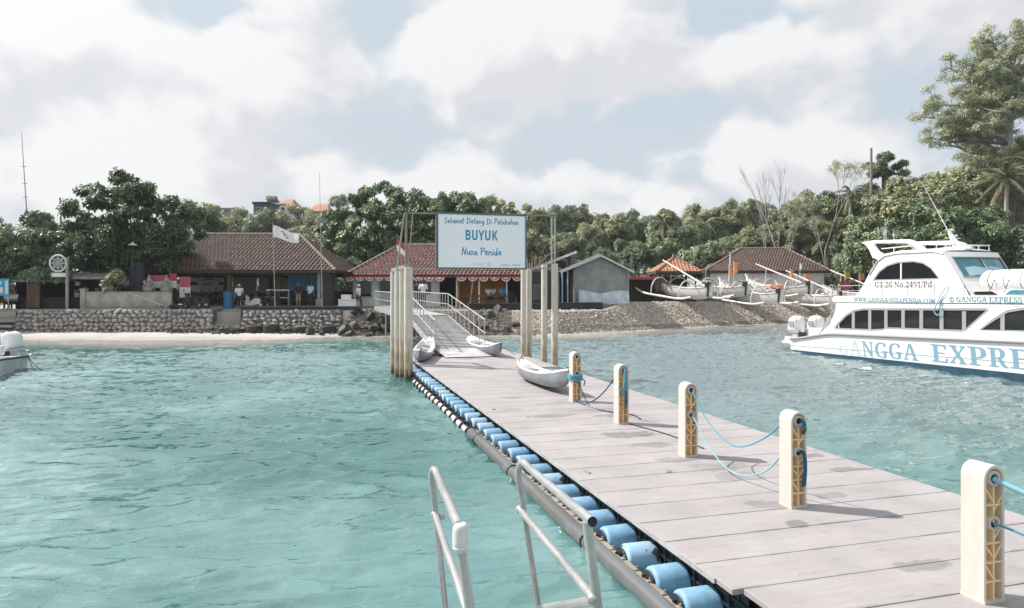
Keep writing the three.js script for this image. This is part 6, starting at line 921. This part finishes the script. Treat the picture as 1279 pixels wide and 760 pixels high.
// ---- wooded slope to the right: back rows first
{
  const back = [[668, 254, 26, 'olive'], [700, 252, 28, 'mid'], [728, 256, 22, 'pale'], [752, 258, 26, 'olive'], [782, 260, 24, 'mid'], [806, 258, 18, 'blue'], [832, 258, 24, 'mid'], [866, 252, 22, 'pale'], [888, 256, 22, 'mid'], [914, 250, 24, 'olive'], [940, 246, 22, 'mid'], [962, 250, 20, 'dry'], [986, 248, 20, 'mid'], [1006, 240, 22, 'olive'], [1034, 236, 22, 'mid'], [1058, 234, 22, 'mid'], [1084, 226, 24, 'blue'], [1248, 232, 40, 'mid'], [1290, 220, 40, 'mid']];
  const w1 = { olive: 'olive-green', mid: 'mid-green', pale: 'pale green', blue: 'dark bluish-green', dry: 'dry brownish' };
  const where = ['nearest the welcome board', 'above the double gate post', 'above the lean-to roof', 'above the grey shed\'s gable', 'right of the grey shed\'s gable', 'between the grey shed and the orange shelter', 'above the orange shelter\'s spar', 'directly above the orange shelter', 'right of the orange shelter', 'above the long roof\'s left hip', 'over the left end of the long roof\'s ridge', 'behind the tallest bare tree', 'between the two bare trees', 'left of the thin-leaved tall tree', 'around the thin-leaved tall tree', 'above the long roof\'s right end', 'behind the tall dark wooden pole', 'below the giant tree', 'at the photo\'s right edge below the giant tree'];
  back.forEach(([px, t, hw, c], i) => tree(`${w1[c]} tree on the skyline ${where[i]}`, px, t + 2, hw, t + 52, 100 + (i * 37 % 17) - (px > 1000 ? 20 : 0), c, { n: 36, per: 46, size: .6, kind: i % 2 ? 'fine' : 'broad', hollow: .4 }));
  const front = [[672, 286, 24, 338, 82, 'olive'], [712, 288, 22, 330, 80, 'mid'], [738, 276, 20, 322, 84, 'pale'], [766, 268, 26, 318, 86, 'olive'], [790, 292, 22, 340, 78, 'lush'], [806, 308, 18, 350, 70, 'dark'], [824, 290, 22, 335, 80, 'mid'], [850, 278, 20, 322, 82, 'blue'], [872, 276, 22, 322, 82, 'mid'], [882, 300, 28, 348, 74, 'mid'], [912, 292, 24, 342, 78, 'mid'], [940, 278, 22, 330, 82, 'olive'], [968, 280, 20, 330, 82, 'olive'], [1000, 272, 22, 330, 80, 'mid'], [1032, 268, 24, 335, 78, 'olive'], [1060, 262, 24, 340, 74, 'mid'], [1072, 300, 26, 352, 68, 'lush'], [756, 308, 18, 345, 72, 'blue']];
  const wf = ['behind the odd timbers', 'just above the lean-to\'s tin roof', 'over the grey shed\'s left roof edge', 'over the grey shed\'s ridge', 'over the grey shed\'s right roof edge', 'right beside the grey shed', 'between the grey shed and the orange shelter, midway up', 'just above the long spar\'s tip', 'above the orange shelter\'s finial', 'between the orange shelter and the long building', 'above the left hip of the long roof', 'over the long roof\'s ridge, left', 'at the foot of the tallest bare tree', 'over the long roof\'s ridge, right', 'at the foot of the thin-leaved tall tree', 'right of the thin-leaved tall tree', 'low behind the express boat\'s stern', 'close behind the grey shed\'s ridge'];
  front.forEach(([px, t, hw, b, d, c], i) => tree(`${w1[c] || (c === 'dark' ? 'very dark' : 'rich green')} tree low in the wood ${wf[i]}`, px, t, hw, b, d, c, { n: 38, per: 62, size: .44, kind: i % 3 ? 'fine' : 'broad', hollow: .4 }));
}
// ---- right
tree('broad dense yellow-green tree behind the express boat\'s wheelhouse', 1150, 208, 62, 300, 66, 'olive', { n: 46, per: 95, size: .55, seed: 12 });
tree('dense dark green tree low behind the express boat\'s antenna', 1185, 250, 72, 332, 58, 'lush', { n: 50, per: 95, size: .5, seed: 13 });
tree('dense green tree left of the express boat\'s roof arch', 1092, 262, 40, 345, 62, 'mid', { n: 30, per: 85, size: .5 });
tree('dark shaded tree at the photo\'s right edge behind the foredeck', 1262, 282, 44, 350, 56, 'dark', { n: 30, per: 80, size: .5 });
tree('small flat-topped dark tree beside the tall dark wooden pole', 1106, 187, 27, 222, 76, 'dark', { tiers: 3, n: 20, per: 46, size: .5, gap: .15, kind: 'fine' });
tree('mid-green tree in front of the giant tree\'s foot', 1215, 206, 38, 275, 68, 'olive', { n: 28, per: 70, size: .5 });
tree('pale tree standing behind the giant tree\'s trunk', 1238, 180, 52, 275, 80, 'pale', { n: 44, per: 60, size: .5, kind: 'fine' });
tree('pale leafy tree wrapping the giant tree\'s lower trunk', 1262, 172, 42, 260, 70, 'pale', { n: 34, per: 60, size: .48, kind: 'fine' });
// giant open-crowned tree
{
  const R = rng(404), d = 72, X = (1258 - 640) / 864 * d, gy = ground(X, d), t = thing('giant_tree', 'giant pale-trunked tree with a tall open crown at the photo\'s right edge', 'tree', V(X, gy - .2, d));
  const at = (px, py, dz = 0) => P(px, py, d + dz).sub(t.position), g = [], base = new THREE.Vector3(0, 0, 0), top = at(1262, 60);
  const tp = [base, at(1256, 260), at(1257, 200), at(1262, 150), at(1268, 100), top]; for (let i = 0; i < 5; i++) g.push(bar(tp[i], tp[i + 1], lerp(.75, .16, i / 5), lerp(.75, .16, (i + 1) / 5), 10, false)); part('trunk', g, 'bark_pale', t);
  const B = [[1258, 205, 1185, 180, 0], [1258, 195, 1172, 152, 2], [1262, 150, 1180, 148, -2], [1262, 140, 1200, 112, 2], [1264, 125, 1205, 95, -1], [1266, 105, 1218, 72, 1], [1268, 95, 1240, 52, 0], [1268, 90, 1278, 46, 1], [1264, 150, 1330, 110, 0], [1266, 120, 1330, 70, 2], [1260, 190, 1330, 165, -2], [1258, 200, 1215, 205, -3], [1262, 160, 1240, 120, -4], [1264, 140, 1290, 100, -4], [1258, 210, 1290, 190, -4], [1264, 130, 1235, 90, -3], [1266, 110, 1262, 70, -3], [1260, 180, 1225, 160, -4], [1262, 170, 1205, 178, 4], [1262, 160, 1145, 145, 1], [1262, 150, 1162, 130, -1], [1262, 180, 1160, 172, 0], [1264, 130, 1184, 84, 1], [1262, 170, 1190, 165, -1], [1264, 140, 1215, 130, 2], [1266, 110, 1236, 94, 2], [1264, 120, 1200, 114, -2], [1264, 150, 1225, 150, 3], [1266, 120, 1250, 112, -3], [1266, 100, 1290, 70, -2], [1264, 130, 1275, 125, 3], [1262, 180, 1245, 175, 3], [1264, 140, 1250, 140, -5]];
  const lg = [], list = [];
  B.forEach(([x0, y0, x1, y1, dz]) => { const a = at(x0, y0), b = at(x1, y1, dz), p = limb(lg, a, b, .24, .06, R, .06); list.push([b, rr(.8, 1.2, R), .5, rr(.85, 1.2, R)]); for (const k of [.3, .5, .62, .75, .85, .95]) { const m = a.clone().lerp(b, k), e = m.clone().add(new THREE.Vector3(rr(-2.2, 2.2, R), rr(.1, 1.6, R), rr(-2, 2, R))); limb(lg, m, e, .07, .025, R); list.push([e, rr(.55, 1.05, R), .55, rr(.8, 1.25, R)]); const e2 = e.clone().add(new THREE.Vector3(rr(-1.3, 1.3, R), rr(-.7, .9, R), rr(-1.3, 1.3, R))); limb(lg, e, e2, .03, .015, R); list.push([e2, rr(.4, .8, R), .6, rr(.8, 1.25, R)]); } });
  part('limbs', lg, 'bark_pale', t); const ms = [], cs = []; leaves(R, list, 22, .42, [.36, .39, .25], 'fine', ms, cs); instanced('crown', CL.fine, 'leaf', ms, cs, t).userData.kind = 'stuff';
}
// bare and thin-leaved trees
{
  const bare = (label, px, top, d, spread, leafy, seed, col = 'bark_pale') => {
    const R = rng(seed), X = (px - 640) / 864 * d, gy = ground(X, d), t = thing('bare_tree', label, 'tree', V(X, gy - .2, d)), H = EYE + (360 - top) / 864 * d - gy, g = [], tips = [];
    const grow = (a, dir, l, r, n) => { const b = a.clone().addScaledVector(dir, l); g.push(bar(a, b, r, r * .72, n > 2 ? 7 : 5, false)); if (n === 0) { tips.push(b); return; } const kids = n > 3 ? 2 : 3; for (let i = 0; i < kids; i++) grow(i === kids - 1 ? b : a.clone().lerp(b, rr(.55, 1, R)), dir.clone().add(new THREE.Vector3(rr(-1, 1, R), rr(-.1, .5, R), rr(-1, 1, R)).multiplyScalar(spread)).normalize(), l * rr(.55, .82, R), r * .62, n - 1); };
    grow(new THREE.Vector3(), new THREE.Vector3(rr(-.05, .05, R), 1, 0).normalize(), H * .36, H * .0075, 5); const y = Math.max(...tips.map((p) => p.y)); g.forEach((q) => q.scale(H / y * .9, H / y, H / y * .9)); part('trunk', g.slice(0, 1), col, t); part('branches', g.slice(1), col, t);
    if (leafy) { const ms = [], cs = []; leaves(R, tips.filter(() => R() < leafy).map((p) => [p.clone().multiplyScalar(H / y), .6, .7, 1]), 5, .36, GREEN.pale, 'fine', ms, cs); instanced('crown', CL.fine, 'leaf', ms, cs, t).userData.kind = 'stuff'; }
  };
  bare('tallest bare pale tree standing above the long building\'s roof', 970, 198, 76, .34, 0, 11); bare('slim bare pale tree close left of the tallest bare tree', 960, 230, 75, .3, 0, 15); bare('tall thin-leaved pale tree right of the bare trees', 1033, 200, 74, .42, .55, 29); bare('small bare pale tree right of the tallest bare one', 984, 240, 77, .36, .1, 33);
}
// coconut palms
{
  const palm = (label, px, py, d, R, n, len, col) => {
    const X = (px - 640) / 864 * d, gy = ground(X, d), t = thing('palm_tree', label, 'palm', V(X, gy - .2, d)), c = P(px, py, d).sub(t.position), g = []; for (let i = 0; i < 9; i++) g.push(bar([.3 * Math.sin(i / 9 * 1.5), c.y * i / 9, 0], [.3 * Math.sin((i + 1) / 9 * 1.5), c.y * (i + 1) / 9 + .03, 0], .24 - .008 * i, .21 - .008 * i, 9, false)); part('trunk', g, 'bark_pale', t);
    const cr = new THREE.Vector3(.3, c.y, 0);
    for (let k = 0; k < n; k++) { const a = k * 2.4 + rr(-.2, .2, R), el = lerp(1.25, -.75, k / n), L = len * rr(.85, 1.1, R), pts = [], f = []; for (let i = 0; i <= 10; i++) { const u = i / 10; pts.push(new THREE.Vector3(Math.cos(a) * L * u * Math.cos(el * .8), L * (Math.sin(el) * u - .62 * u * u * (1 - .3 * Math.max(0, -el))), Math.sin(a) * L * u * Math.cos(el * .8)).add(cr)); }
      for (let i = 0; i < 10; i++) f.push(bar(pts[i], pts[i + 1], .05 - .004 * i, .046 - .004 * i, 4, false)); const pos = [], idx = []; for (let i = 1; i <= 40; i++) { const u = i / 41, q = pts[Math.floor(u * 10)].clone().lerp(pts[Math.min(10, Math.floor(u * 10) + 1)], u * 10 % 1), fw = pts[Math.min(10, Math.floor(u * 10) + 1)].clone().sub(pts[Math.floor(u * 10)]).normalize(), sd = fw.clone().cross(UPV).normalize(); for (const s of [-1, 1]) { const l = len * .26 * Math.sin(Math.PI * (.12 + u * .84)), e = q.clone().addScaledVector(sd, s * l * .75).addScaledVector(fw, l * .5).add(new THREE.Vector3(0, -l * rr(.35, .7, R), 0)), m = q.clone().lerp(e, .5).addScaledVector(fw, .07), b = pos.length / 3; for (const p of [q, m, e]) pos.push(p.x, p.y, p.z); const w = q.clone().addScaledVector(fw, .1); pos.push(w.x, w.y, w.z); idx.push(b, b + 1, b + 3, b + 1, b + 2, b + 3); } } const h = new THREE.BufferGeometry(); h.setAttribute('position', new THREE.Float32BufferAttribute(pos, 3)); h.setIndex(idx); h.computeVertexNormals(); f.push(h); part('frond', f, el < -.45 ? 'frond_dry' : 'frond', t); }
    part('coconut', Array.from({ length: 7 }, (_, i) => ball(.14, cr.x + .3 * Math.cos(i * .9), cr.y - .3 - .1 * (i % 2), .3 * Math.sin(i * .9), 1, 1.2, 1, 8)), 'frond_dry', t);
  };
  mat('frond', [.10, .12, .045], .5, { transmission: .2, thickness: 0 }); mat('frond_dry', [.26, .20, .12], .7);
  palm('nearest coconut palm with drooping dry fronds at the right above the express boat', 1254, 222, 62, rng(91), 24, 3.5); palm('second palm crown at the photo\'s right edge beyond the nearest palm', 1284, 206, 64, rng(92), 20, 3.2);
    palm('small palm on the skyline above the grey shed\'s right side', 826, 276, 96, rng(93), 16, 2.4); palm('small palm standing out dark between the orange shelter and the long building', 879, 280, 84, rng(94), 16, 2.8); palm('palm tip above the trees left of the tall dark pole', 1060, 242, 84, rng(95), 15, 2.8);
}
// far wood that reads as one mass: low bushes and crowns filling the slope
{
  const R = rng(808), list = []; for (let i = 0; i < 900; i++) { const d = rr(84, 210, R), px = rr(-260, 1560, R), X = (px - 640) / 864 * d, y = ground(X, d); const r = rr(1.5, 3.2, R); if (px > 255 && px < 425 && d < 175 && r > 2.2) continue; list.push([V(X, y + r * .6, d), r, .8, rr(.6, 1.2, R)]); }
  for (let i = 0; i < 260; i++) { const px = rr(640, 1300, R), d = rr(69.5, 80, R) + (px < 830 ? -4 : 3), X = (px - 640) / 864 * d; list.push([V(X, ground(X, d) + 1.3, d), rr(1.2, 2.2, R), .9, rr(.5, 1.1, R)]); }
  for (let i = 0; i < 120; i++) { const px = rr(-150, 470, R), d = rr(62, 80, R), X = (px - 640) / 864 * d; list.push([V(X, ground(X, d) + 1.5, d), rr(1.3, 2.4, R), .9, rr(.5, 1.1, R)]); }
  const ms = [], cs = []; leaves(R, list, 46, .85, [.15, .18, .1], 'broad', ms, cs); const w = thing('far_wood', 'dense green undergrowth and distant wood covering the slope', 'x', V(0, 0, 0)); w.userData.kind = 'stuff'; delete w.userData.category; instanced('undergrowth', CL.broad, 'leaf', ms, cs, w).userData.kind = 'stuff';
}
// ================================================================ people: one skin surface per body, clothes over it
function field(bones, cell, k = .035) { // smooth union of tapered capsules, meshed
  let lo = new THREE.Vector3(9, 9, 9), hi = new THREE.Vector3(-9, -9, -9); for (const [a, b, r, s] of bones) for (const [p, q] of [[a, r], [b, s]]) { lo.min(p.clone().subScalar(q + .06)); hi.max(p.clone().addScalar(q + .06)); }
  const c = lo.clone().add(hi).multiplyScalar(.5), half = Math.max(hi.x - lo.x, hi.y - lo.y, hi.z - lo.z) / 2, n = Math.min(84, Math.ceil(half * 2 / cell)), mc = new MarchingCubes(n, new THREE.MeshBasicMaterial(), false, false, 90000), p = new THREE.Vector3(), ab = new THREE.Vector3(), ap = new THREE.Vector3();
  const pre = bones.map(([a, b, r, s]) => [a, b.clone().sub(a), b.distanceToSquared(a) || 1e-9, r, s]);
  for (let z = 0; z < n; z++) for (let y = 0; y < n; y++) for (let x = 0; x < n; x++) { p.set((x - n / 2) / (n / 2), (y - n / 2) / (n / 2), (z - n / 2) / (n / 2)).multiplyScalar(half).add(c); let dd = 1; for (const [a, v, l, r, s] of pre) { ap.copy(p).sub(a); const t = clamp(ap.dot(v) / l), q = ap.addScaledVector(v, -t).length() - lerp(r, s, t), h = Math.max(k - Math.abs(dd - q), 0) / k; dd = Math.min(dd, q) - h * h * k * .25; } mc.field[x + y * n + z * n * n] = -dd; }
  mc.isolation = 0; mc.update(); const g = new THREE.BufferGeometry(); g.setAttribute('position', new THREE.BufferAttribute(mc.positionArray.slice(0, mc.count * 3), 3)); g.scale(half, half, half).translate(c.x, c.y, c.z); const w = mergeVertices(g, 1e-4); w.computeVertexNormals(); return w;
}
const v3 = (x, y, z) => new THREE.Vector3(x, y, z);
function figure(kind) { // joints, feet at y 0, facing +z
  const sit = kind === 'sit', walk = kind === 'walk', j = {}; const hy = sit ? .47 : .9;
  j.pel = v3(0, hy + .04, 0); j.chest = v3(0, hy + .36, sit ? .02 : 0); j.neck = v3(0, hy + .53, .01); j.head = v3(0, hy + .67, .035);
  for (const [n, s] of [['L', 1], ['R', -1]]) { const st = walk ? s * .2 : 0; j['hip' + n] = v3(s * .09, hy, 0); j['kn' + n] = sit ? v3(s * .13, .47, .42) : v3(s * .1, .48, .02 + st * .7); j['an' + n] = sit ? v3(s * .13, .08, .38) : v3(s * .1, .08, -.02 + st * 1.1 - (walk && s < 0 ? .06 : 0)); j['toe' + n] = j['an' + n].clone().add(v3(s * .02, -.045, .15)); j['sh' + n] = v3(s * .18, hy + .48, 0); j['el' + n] = sit ? v3(s * .23, hy + .22, .12) : v3(s * .25, hy + .2, -.03 - st * .5); j['wr' + n] = sit ? v3(s * .12, hy + .1, .32) : kind === 'hips' ? v3(s * .15, hy + .06, .1) : v3(s * .27, hy - .05, .06 - st * .7); }
  return j;
}
function person(kind, label, at, turn, shirt, pants, o = {}) {
  const j = figure(kind), t = thing('person', label, 'person', at, turn), b = (a, c, r, s) => [j[a], j[c], r, s ?? r], cell = .021;
  const bones = [[j.head.clone().add(v3(0, .03, -.01)), j.head.clone().add(v3(0, -.05, .02)), .088, .07], b('neck', 'head', .05, .05), b('pel', 'chest', .13, .145), b('chest', 'neck', .13, .06), [j.head.clone().add(v3(0, -.01, .08)), j.head.clone().add(v3(0, -.025, .105)), .012, .016]];
  for (const n of 'LR') { bones.push(b('sh' + n, 'el' + n, .05, .04), b('el' + n, 'wr' + n, .04, .027), b('hip' + n, 'kn' + n, .085, .055), b('kn' + n, 'an' + n, .055, .036), b('an' + n, 'toe' + n, .038, .03), [j['sh' + n], j.chest, .06, .1], [j.head.clone().add(v3(n === 'L' ? .088 : -.088, -.01, 0)), j.head.clone().add(v3(n === 'L' ? .09 : -.09, .02, -.01)), .014, .018]); }
  const body = [field(bones, cell)];
  for (const n of 'LR') { const w = j['wr' + n], dn = w.clone().sub(j['el' + n]).normalize(), sd = n === 'L' ? -1 : 1; body.push(bar(w, w.clone().addScaledVector(dn, .085), .026, .036, 8)); for (let f = 0; f < 4; f++) { const a = w.clone().addScaledVector(dn, .08).add(v3(0, 0, (f - 1.5) * .019)), e = a.clone().addScaledVector(dn, [.06, .072, .068, .052][f]).add(v3(sd * .014, 0, 0)); body.push(bar(a, e, .0095, .007, 5)); } body.push(bar(w.clone().addScaledVector(dn, .03).add(v3(0, 0, .022)), w.clone().addScaledVector(dn, .075).add(v3(sd * .012, 0, .055)), .011, .008, 5)); }
  part('body', body, 'skin', t);
  const sh = [b('pel', 'chest', .152, .165), [j.chest, j.neck.clone().add(v3(0, -.07, 0)), .155, .1]]; for (const n of 'LR') { sh.push([j['sh' + n], j['sh' + n].clone().lerp(j['el' + n], .75), .068, .062], [j['sh' + n], j.chest, .075, .12]); } part('shirt', field(sh, cell), shirt, t);
  const pt = [[j.pel.clone().add(v3(0, -.06, 0)), j.pel, .145, .15]]; for (const n of 'LR') { pt.push([j['hip' + n], j['hip' + n].clone().lerp(j['kn' + n], o.shorts ? .85 : 1), .1, .078]); if (!o.shorts) pt.push([j['kn' + n], j['kn' + n].clone().lerp(j['an' + n], .92), .075, .056]); } part('trousers', field(pt, cell), pants, t);
  const hr = [[j.head.clone().add(v3(0, .052, -.025)), j.head.clone().add(v3(0, -.02, -.055)), .087, .062]]; part(o.hat ? 'cap' : 'hair', o.hat ? [field(hr, cell), lathe([[0, .03], [.1, .02], [.13, 0]], 14).translate(j.head.x, j.head.y + .07, j.head.z + .02)] : field(hr, cell), o.hat || 'hair', t);
  part('eyes', [-1, 1].map((s) => ball(.012, j.head.x + s * .034, j.head.y + .005, j.head.z + .083, 1, .7, .5, 6)), 'hair', t);
  return t;
}
{
  const at = (px, d, y = TOP) => { const p = P(px, 380, d); p.y = y; return p; }, PI = Math.PI;
  person('walk', 'person in a white shirt and dark shorts walking at the top of the wall steps', at(299, 48), .4, 'cloth_white', 'cloth_dark', { shorts: true, hat: 'cloth_white' });
  person('hips', 'person in a dark top and khaki trousers standing before the blue board', at(373, 50.2, TOP + .14), .1, 'cloth_dark', 'cloth_khaki');
  const st = person('stand', 'person in a pale sky-blue shirt standing with back turned before the blue board', at(388, 50.0, TOP + .14), 2.8, 'cloth_sky', 'cloth_dark');
  person('walk', 'person in a white shirt standing by the white boxes between pavilion and house', at(448, 50), 1.2, 'cloth_white', 'cloth_dark', { hat: 'cloth_white' });
  person('walk', 'person in dark clothes walking up the gangway\'s shore end', at(522, 44.4, 1.85), PI, 'cloth_dark', 'cloth_dark');
  person('walk', 'person in a white top following on the gangway\'s shore end', at(529, 43.2, 1.85), PI, 'cloth_white', 'cloth_dark');
  const s1 = person('sit', 'person in a white shirt sitting on the orange terrace, left of the pair', at(610.5, 53.0, 1.95), .2, 'cloth_white', 'cloth_dark'); person('sit', 'person in a white shirt sitting on the orange terrace, right of the pair', at(616, 53.2, 1.95), -.3, 'cloth_white', 'cloth_dark');
  person('sit', 'person in a bright blue shirt sitting at the right of the orange terrace', at(628, 52.9, 1.95), -.2, 'cloth_blue', 'cloth_dark');
  // waiting people in the dark bays of the pavilion
  const seat = [[252, 'with a dark top, nearest the notice banner\'s left end'], [262, 'in dark clothes under the middle of the notice banner'], [270, 'in dark clothes leaning under the notice banner\'s right half'], [278, 'in dark clothes beside the blue drum'], [333, 'in dark clothes right of the walking person'], [338, 'in dark clothes left of the tilted scooters']];
  const w0 = person('sit', 'person sitting in the pavilion ' + seat[0][1], at(seat[0][0], 51.4, TOP + .1), .3, 'cloth_dark', 'cloth_dark'); seat.slice(1).forEach(([px, l], i) => { copyOf(w0, at(px, 51.3 + (i % 2) * .6, TOP + .1 + (i % 3) * .06), .5 - i * .3, 'person sitting in the pavilion ' + l); });
  const l0 = person('sit', 'person in a white shirt sitting by the dark stall at the photo\'s left edge', at(11, 47.4), .3, 'cloth_white', 'cloth_dark'); copyOf(l0, at(19, 47.6), -.2, 'person in a white shirt sitting right of another at the photo\'s left edge');
}
// ================================================================ scooters
{
  const t = thing('scooter', 'dark scooter parked at the pavilion\'s left end beside the red cloth', 'scooter');
  for (const z of [-.62, .62]) { const w = part('wheel', new THREE.TorusGeometry(.23, .055, 8, 22).rotateY(PI2()).translate(0, .285, z), 'rubber', t); part('rim', [lathe([[0, -.03], [.18, -.02], [.18, .02], [0, .03]], 16).rotateZ(Math.PI / 2).translate(0, .285, z)], 'chrome', w); }
  part('bodywork', [loft([[[-.1, .35, -.75], [-.1, .72, -.7], [.1, .72, -.7], [.1, .35, -.75]], [[-.17, .3, -.35], [-.17, .74, -.3], [.17, .74, -.3], [.17, .3, -.35]], [[-.16, .24, .02], [-.14, .6, .02], [.14, .6, .02], [.16, .24, .02]], [[-.15, .24, .3], [-.12, .32, .3], [.12, .32, .3], [.15, .24, .3]], [[-.17, .3, .42], [-.17, .9, .5], [.17, .9, .5], [.17, .3, .42]], [[-.05, .4, .55], [-.08, .95, .58], [.08, .95, .58], [.05, .4, .55]]], .5, true), rbox(.14, .05, .5, .02, 0, .55, .62)], 'paint_dark', t);
  part('seat', [rbox(.26, .1, .72, .04, 0, .78, -.32)], 'kerb_black', t); part('fork', [bar([-.06, .28, .62], [-.04, .9, .48], .025), bar([.06, .28, .62], [.04, .9, .48], .025)], 'chrome', t); part('handlebar', [tube([[-.33, 1.03, .4], [-.15, 1.05, .5], [.15, 1.05, .5], [.33, 1.03, .4]], .02, 12, 6), rbox(.2, .16, .14, .05, 0, 1.02, .52)], 'paint_dark', t); part('headlight', ball(.07, 0, 1.02, .59, 1.2, .8, .5, 10), 'gelcoat', t); for (const s of [-1, 1]) part('mirror', [bar([s * .22, 1.04, .45], [s * .28, 1.25, .42], .008), ball(.06, s * .3, 1.28, .42, 1.2, .8, .3, 8)], 'paint_dark', t); part('stand', bar([-.1, .3, -.1], [-.3, 0, -.08], .015), 'chrome', t);
  const at = (px, d, y = TOP) => { const p = P(px, 380, d); p.y = y; return p; }; t.position.copy(at(240, 47.6)); t.rotation.y = -2.0; t.userData.group = 'scooters parked along the shore';
  [[246, 48.6, -2.2, 'dark scooter behind the one beside the red cloth'], [316, 48.2, -1.2, 'dark scooter just right of the walking person'], [326, 48.4, -1.0, 'dark scooter, middle of the three right of the walking person'], [338, 48.3, -.8, 'dark scooter nearest the white flag\'s pole'], [640, 52.4, -.4, 'dark scooter parked at the right end of the orange terrace'], [645, 52.9, -.7, 'dark scooter half hidden behind the pair of piles at the orange terrace']].forEach(([px, d, a, l], i) => { const c = copyOf(t, at(px, d, i > 3 ? 1.85 : TOP), a, l); if (i === 1) c.children.filter((q) => q.name === 'bodywork').forEach((q) => { q.material = M.gelcoat_grey; }); if (i === 1) c.userData.label = 'scooter with pale bodywork just right of the walking person'; });
  // white boxes and goods between pavilion and house
  const b = thing('cool_box', 'white boxes stacked between the pavilion and the low house', 'box', at(435, 50)); part('box', rbox(1.3, .55, .6, .05, 0, .28, 0), 'gelcoat', b); part('lid', [rbox(1.34, .08, .64, .03, 0, .6, 0), rbox(.7, .35, .5, .04, -.1, .8, 0)], 'gelcoat', b);
  const c = thing('cart', 'white-topped handcart inside the pavilion behind the flagpole', 'cart', at(349, 50.6, TOP + .14)); part('tray', [rbox(1.7, .12, .7, .04, 0, 1.15, 0), rbox(1.5, .08, .6, .02, 0, .6, 0)], 'gelcoat_grey', c); for (const x of [-.75, .75]) part('leg', box(.06, 1.1, .5, x, .6, 0), 'galv', c);
  const e = thing('sack_pile', 'dark bundles lying by the slanting hand rail', 'bundles', at(212, 46.8)); part('sack', [ball(.35, -.3, .2, 0, 1.3, .7, 1), ball(.3, .35, .18, .1, 1.4, .7, 1), ball(.25, .05, .35, 0, 1.3, .6, 1)], 'cloth_dark', e);
}
function PI2() { return Math.PI / 2; }
scene.fog = new THREE.FogExp2(0xe8eef2, 0.0003);
renderer.render(scene, camera);
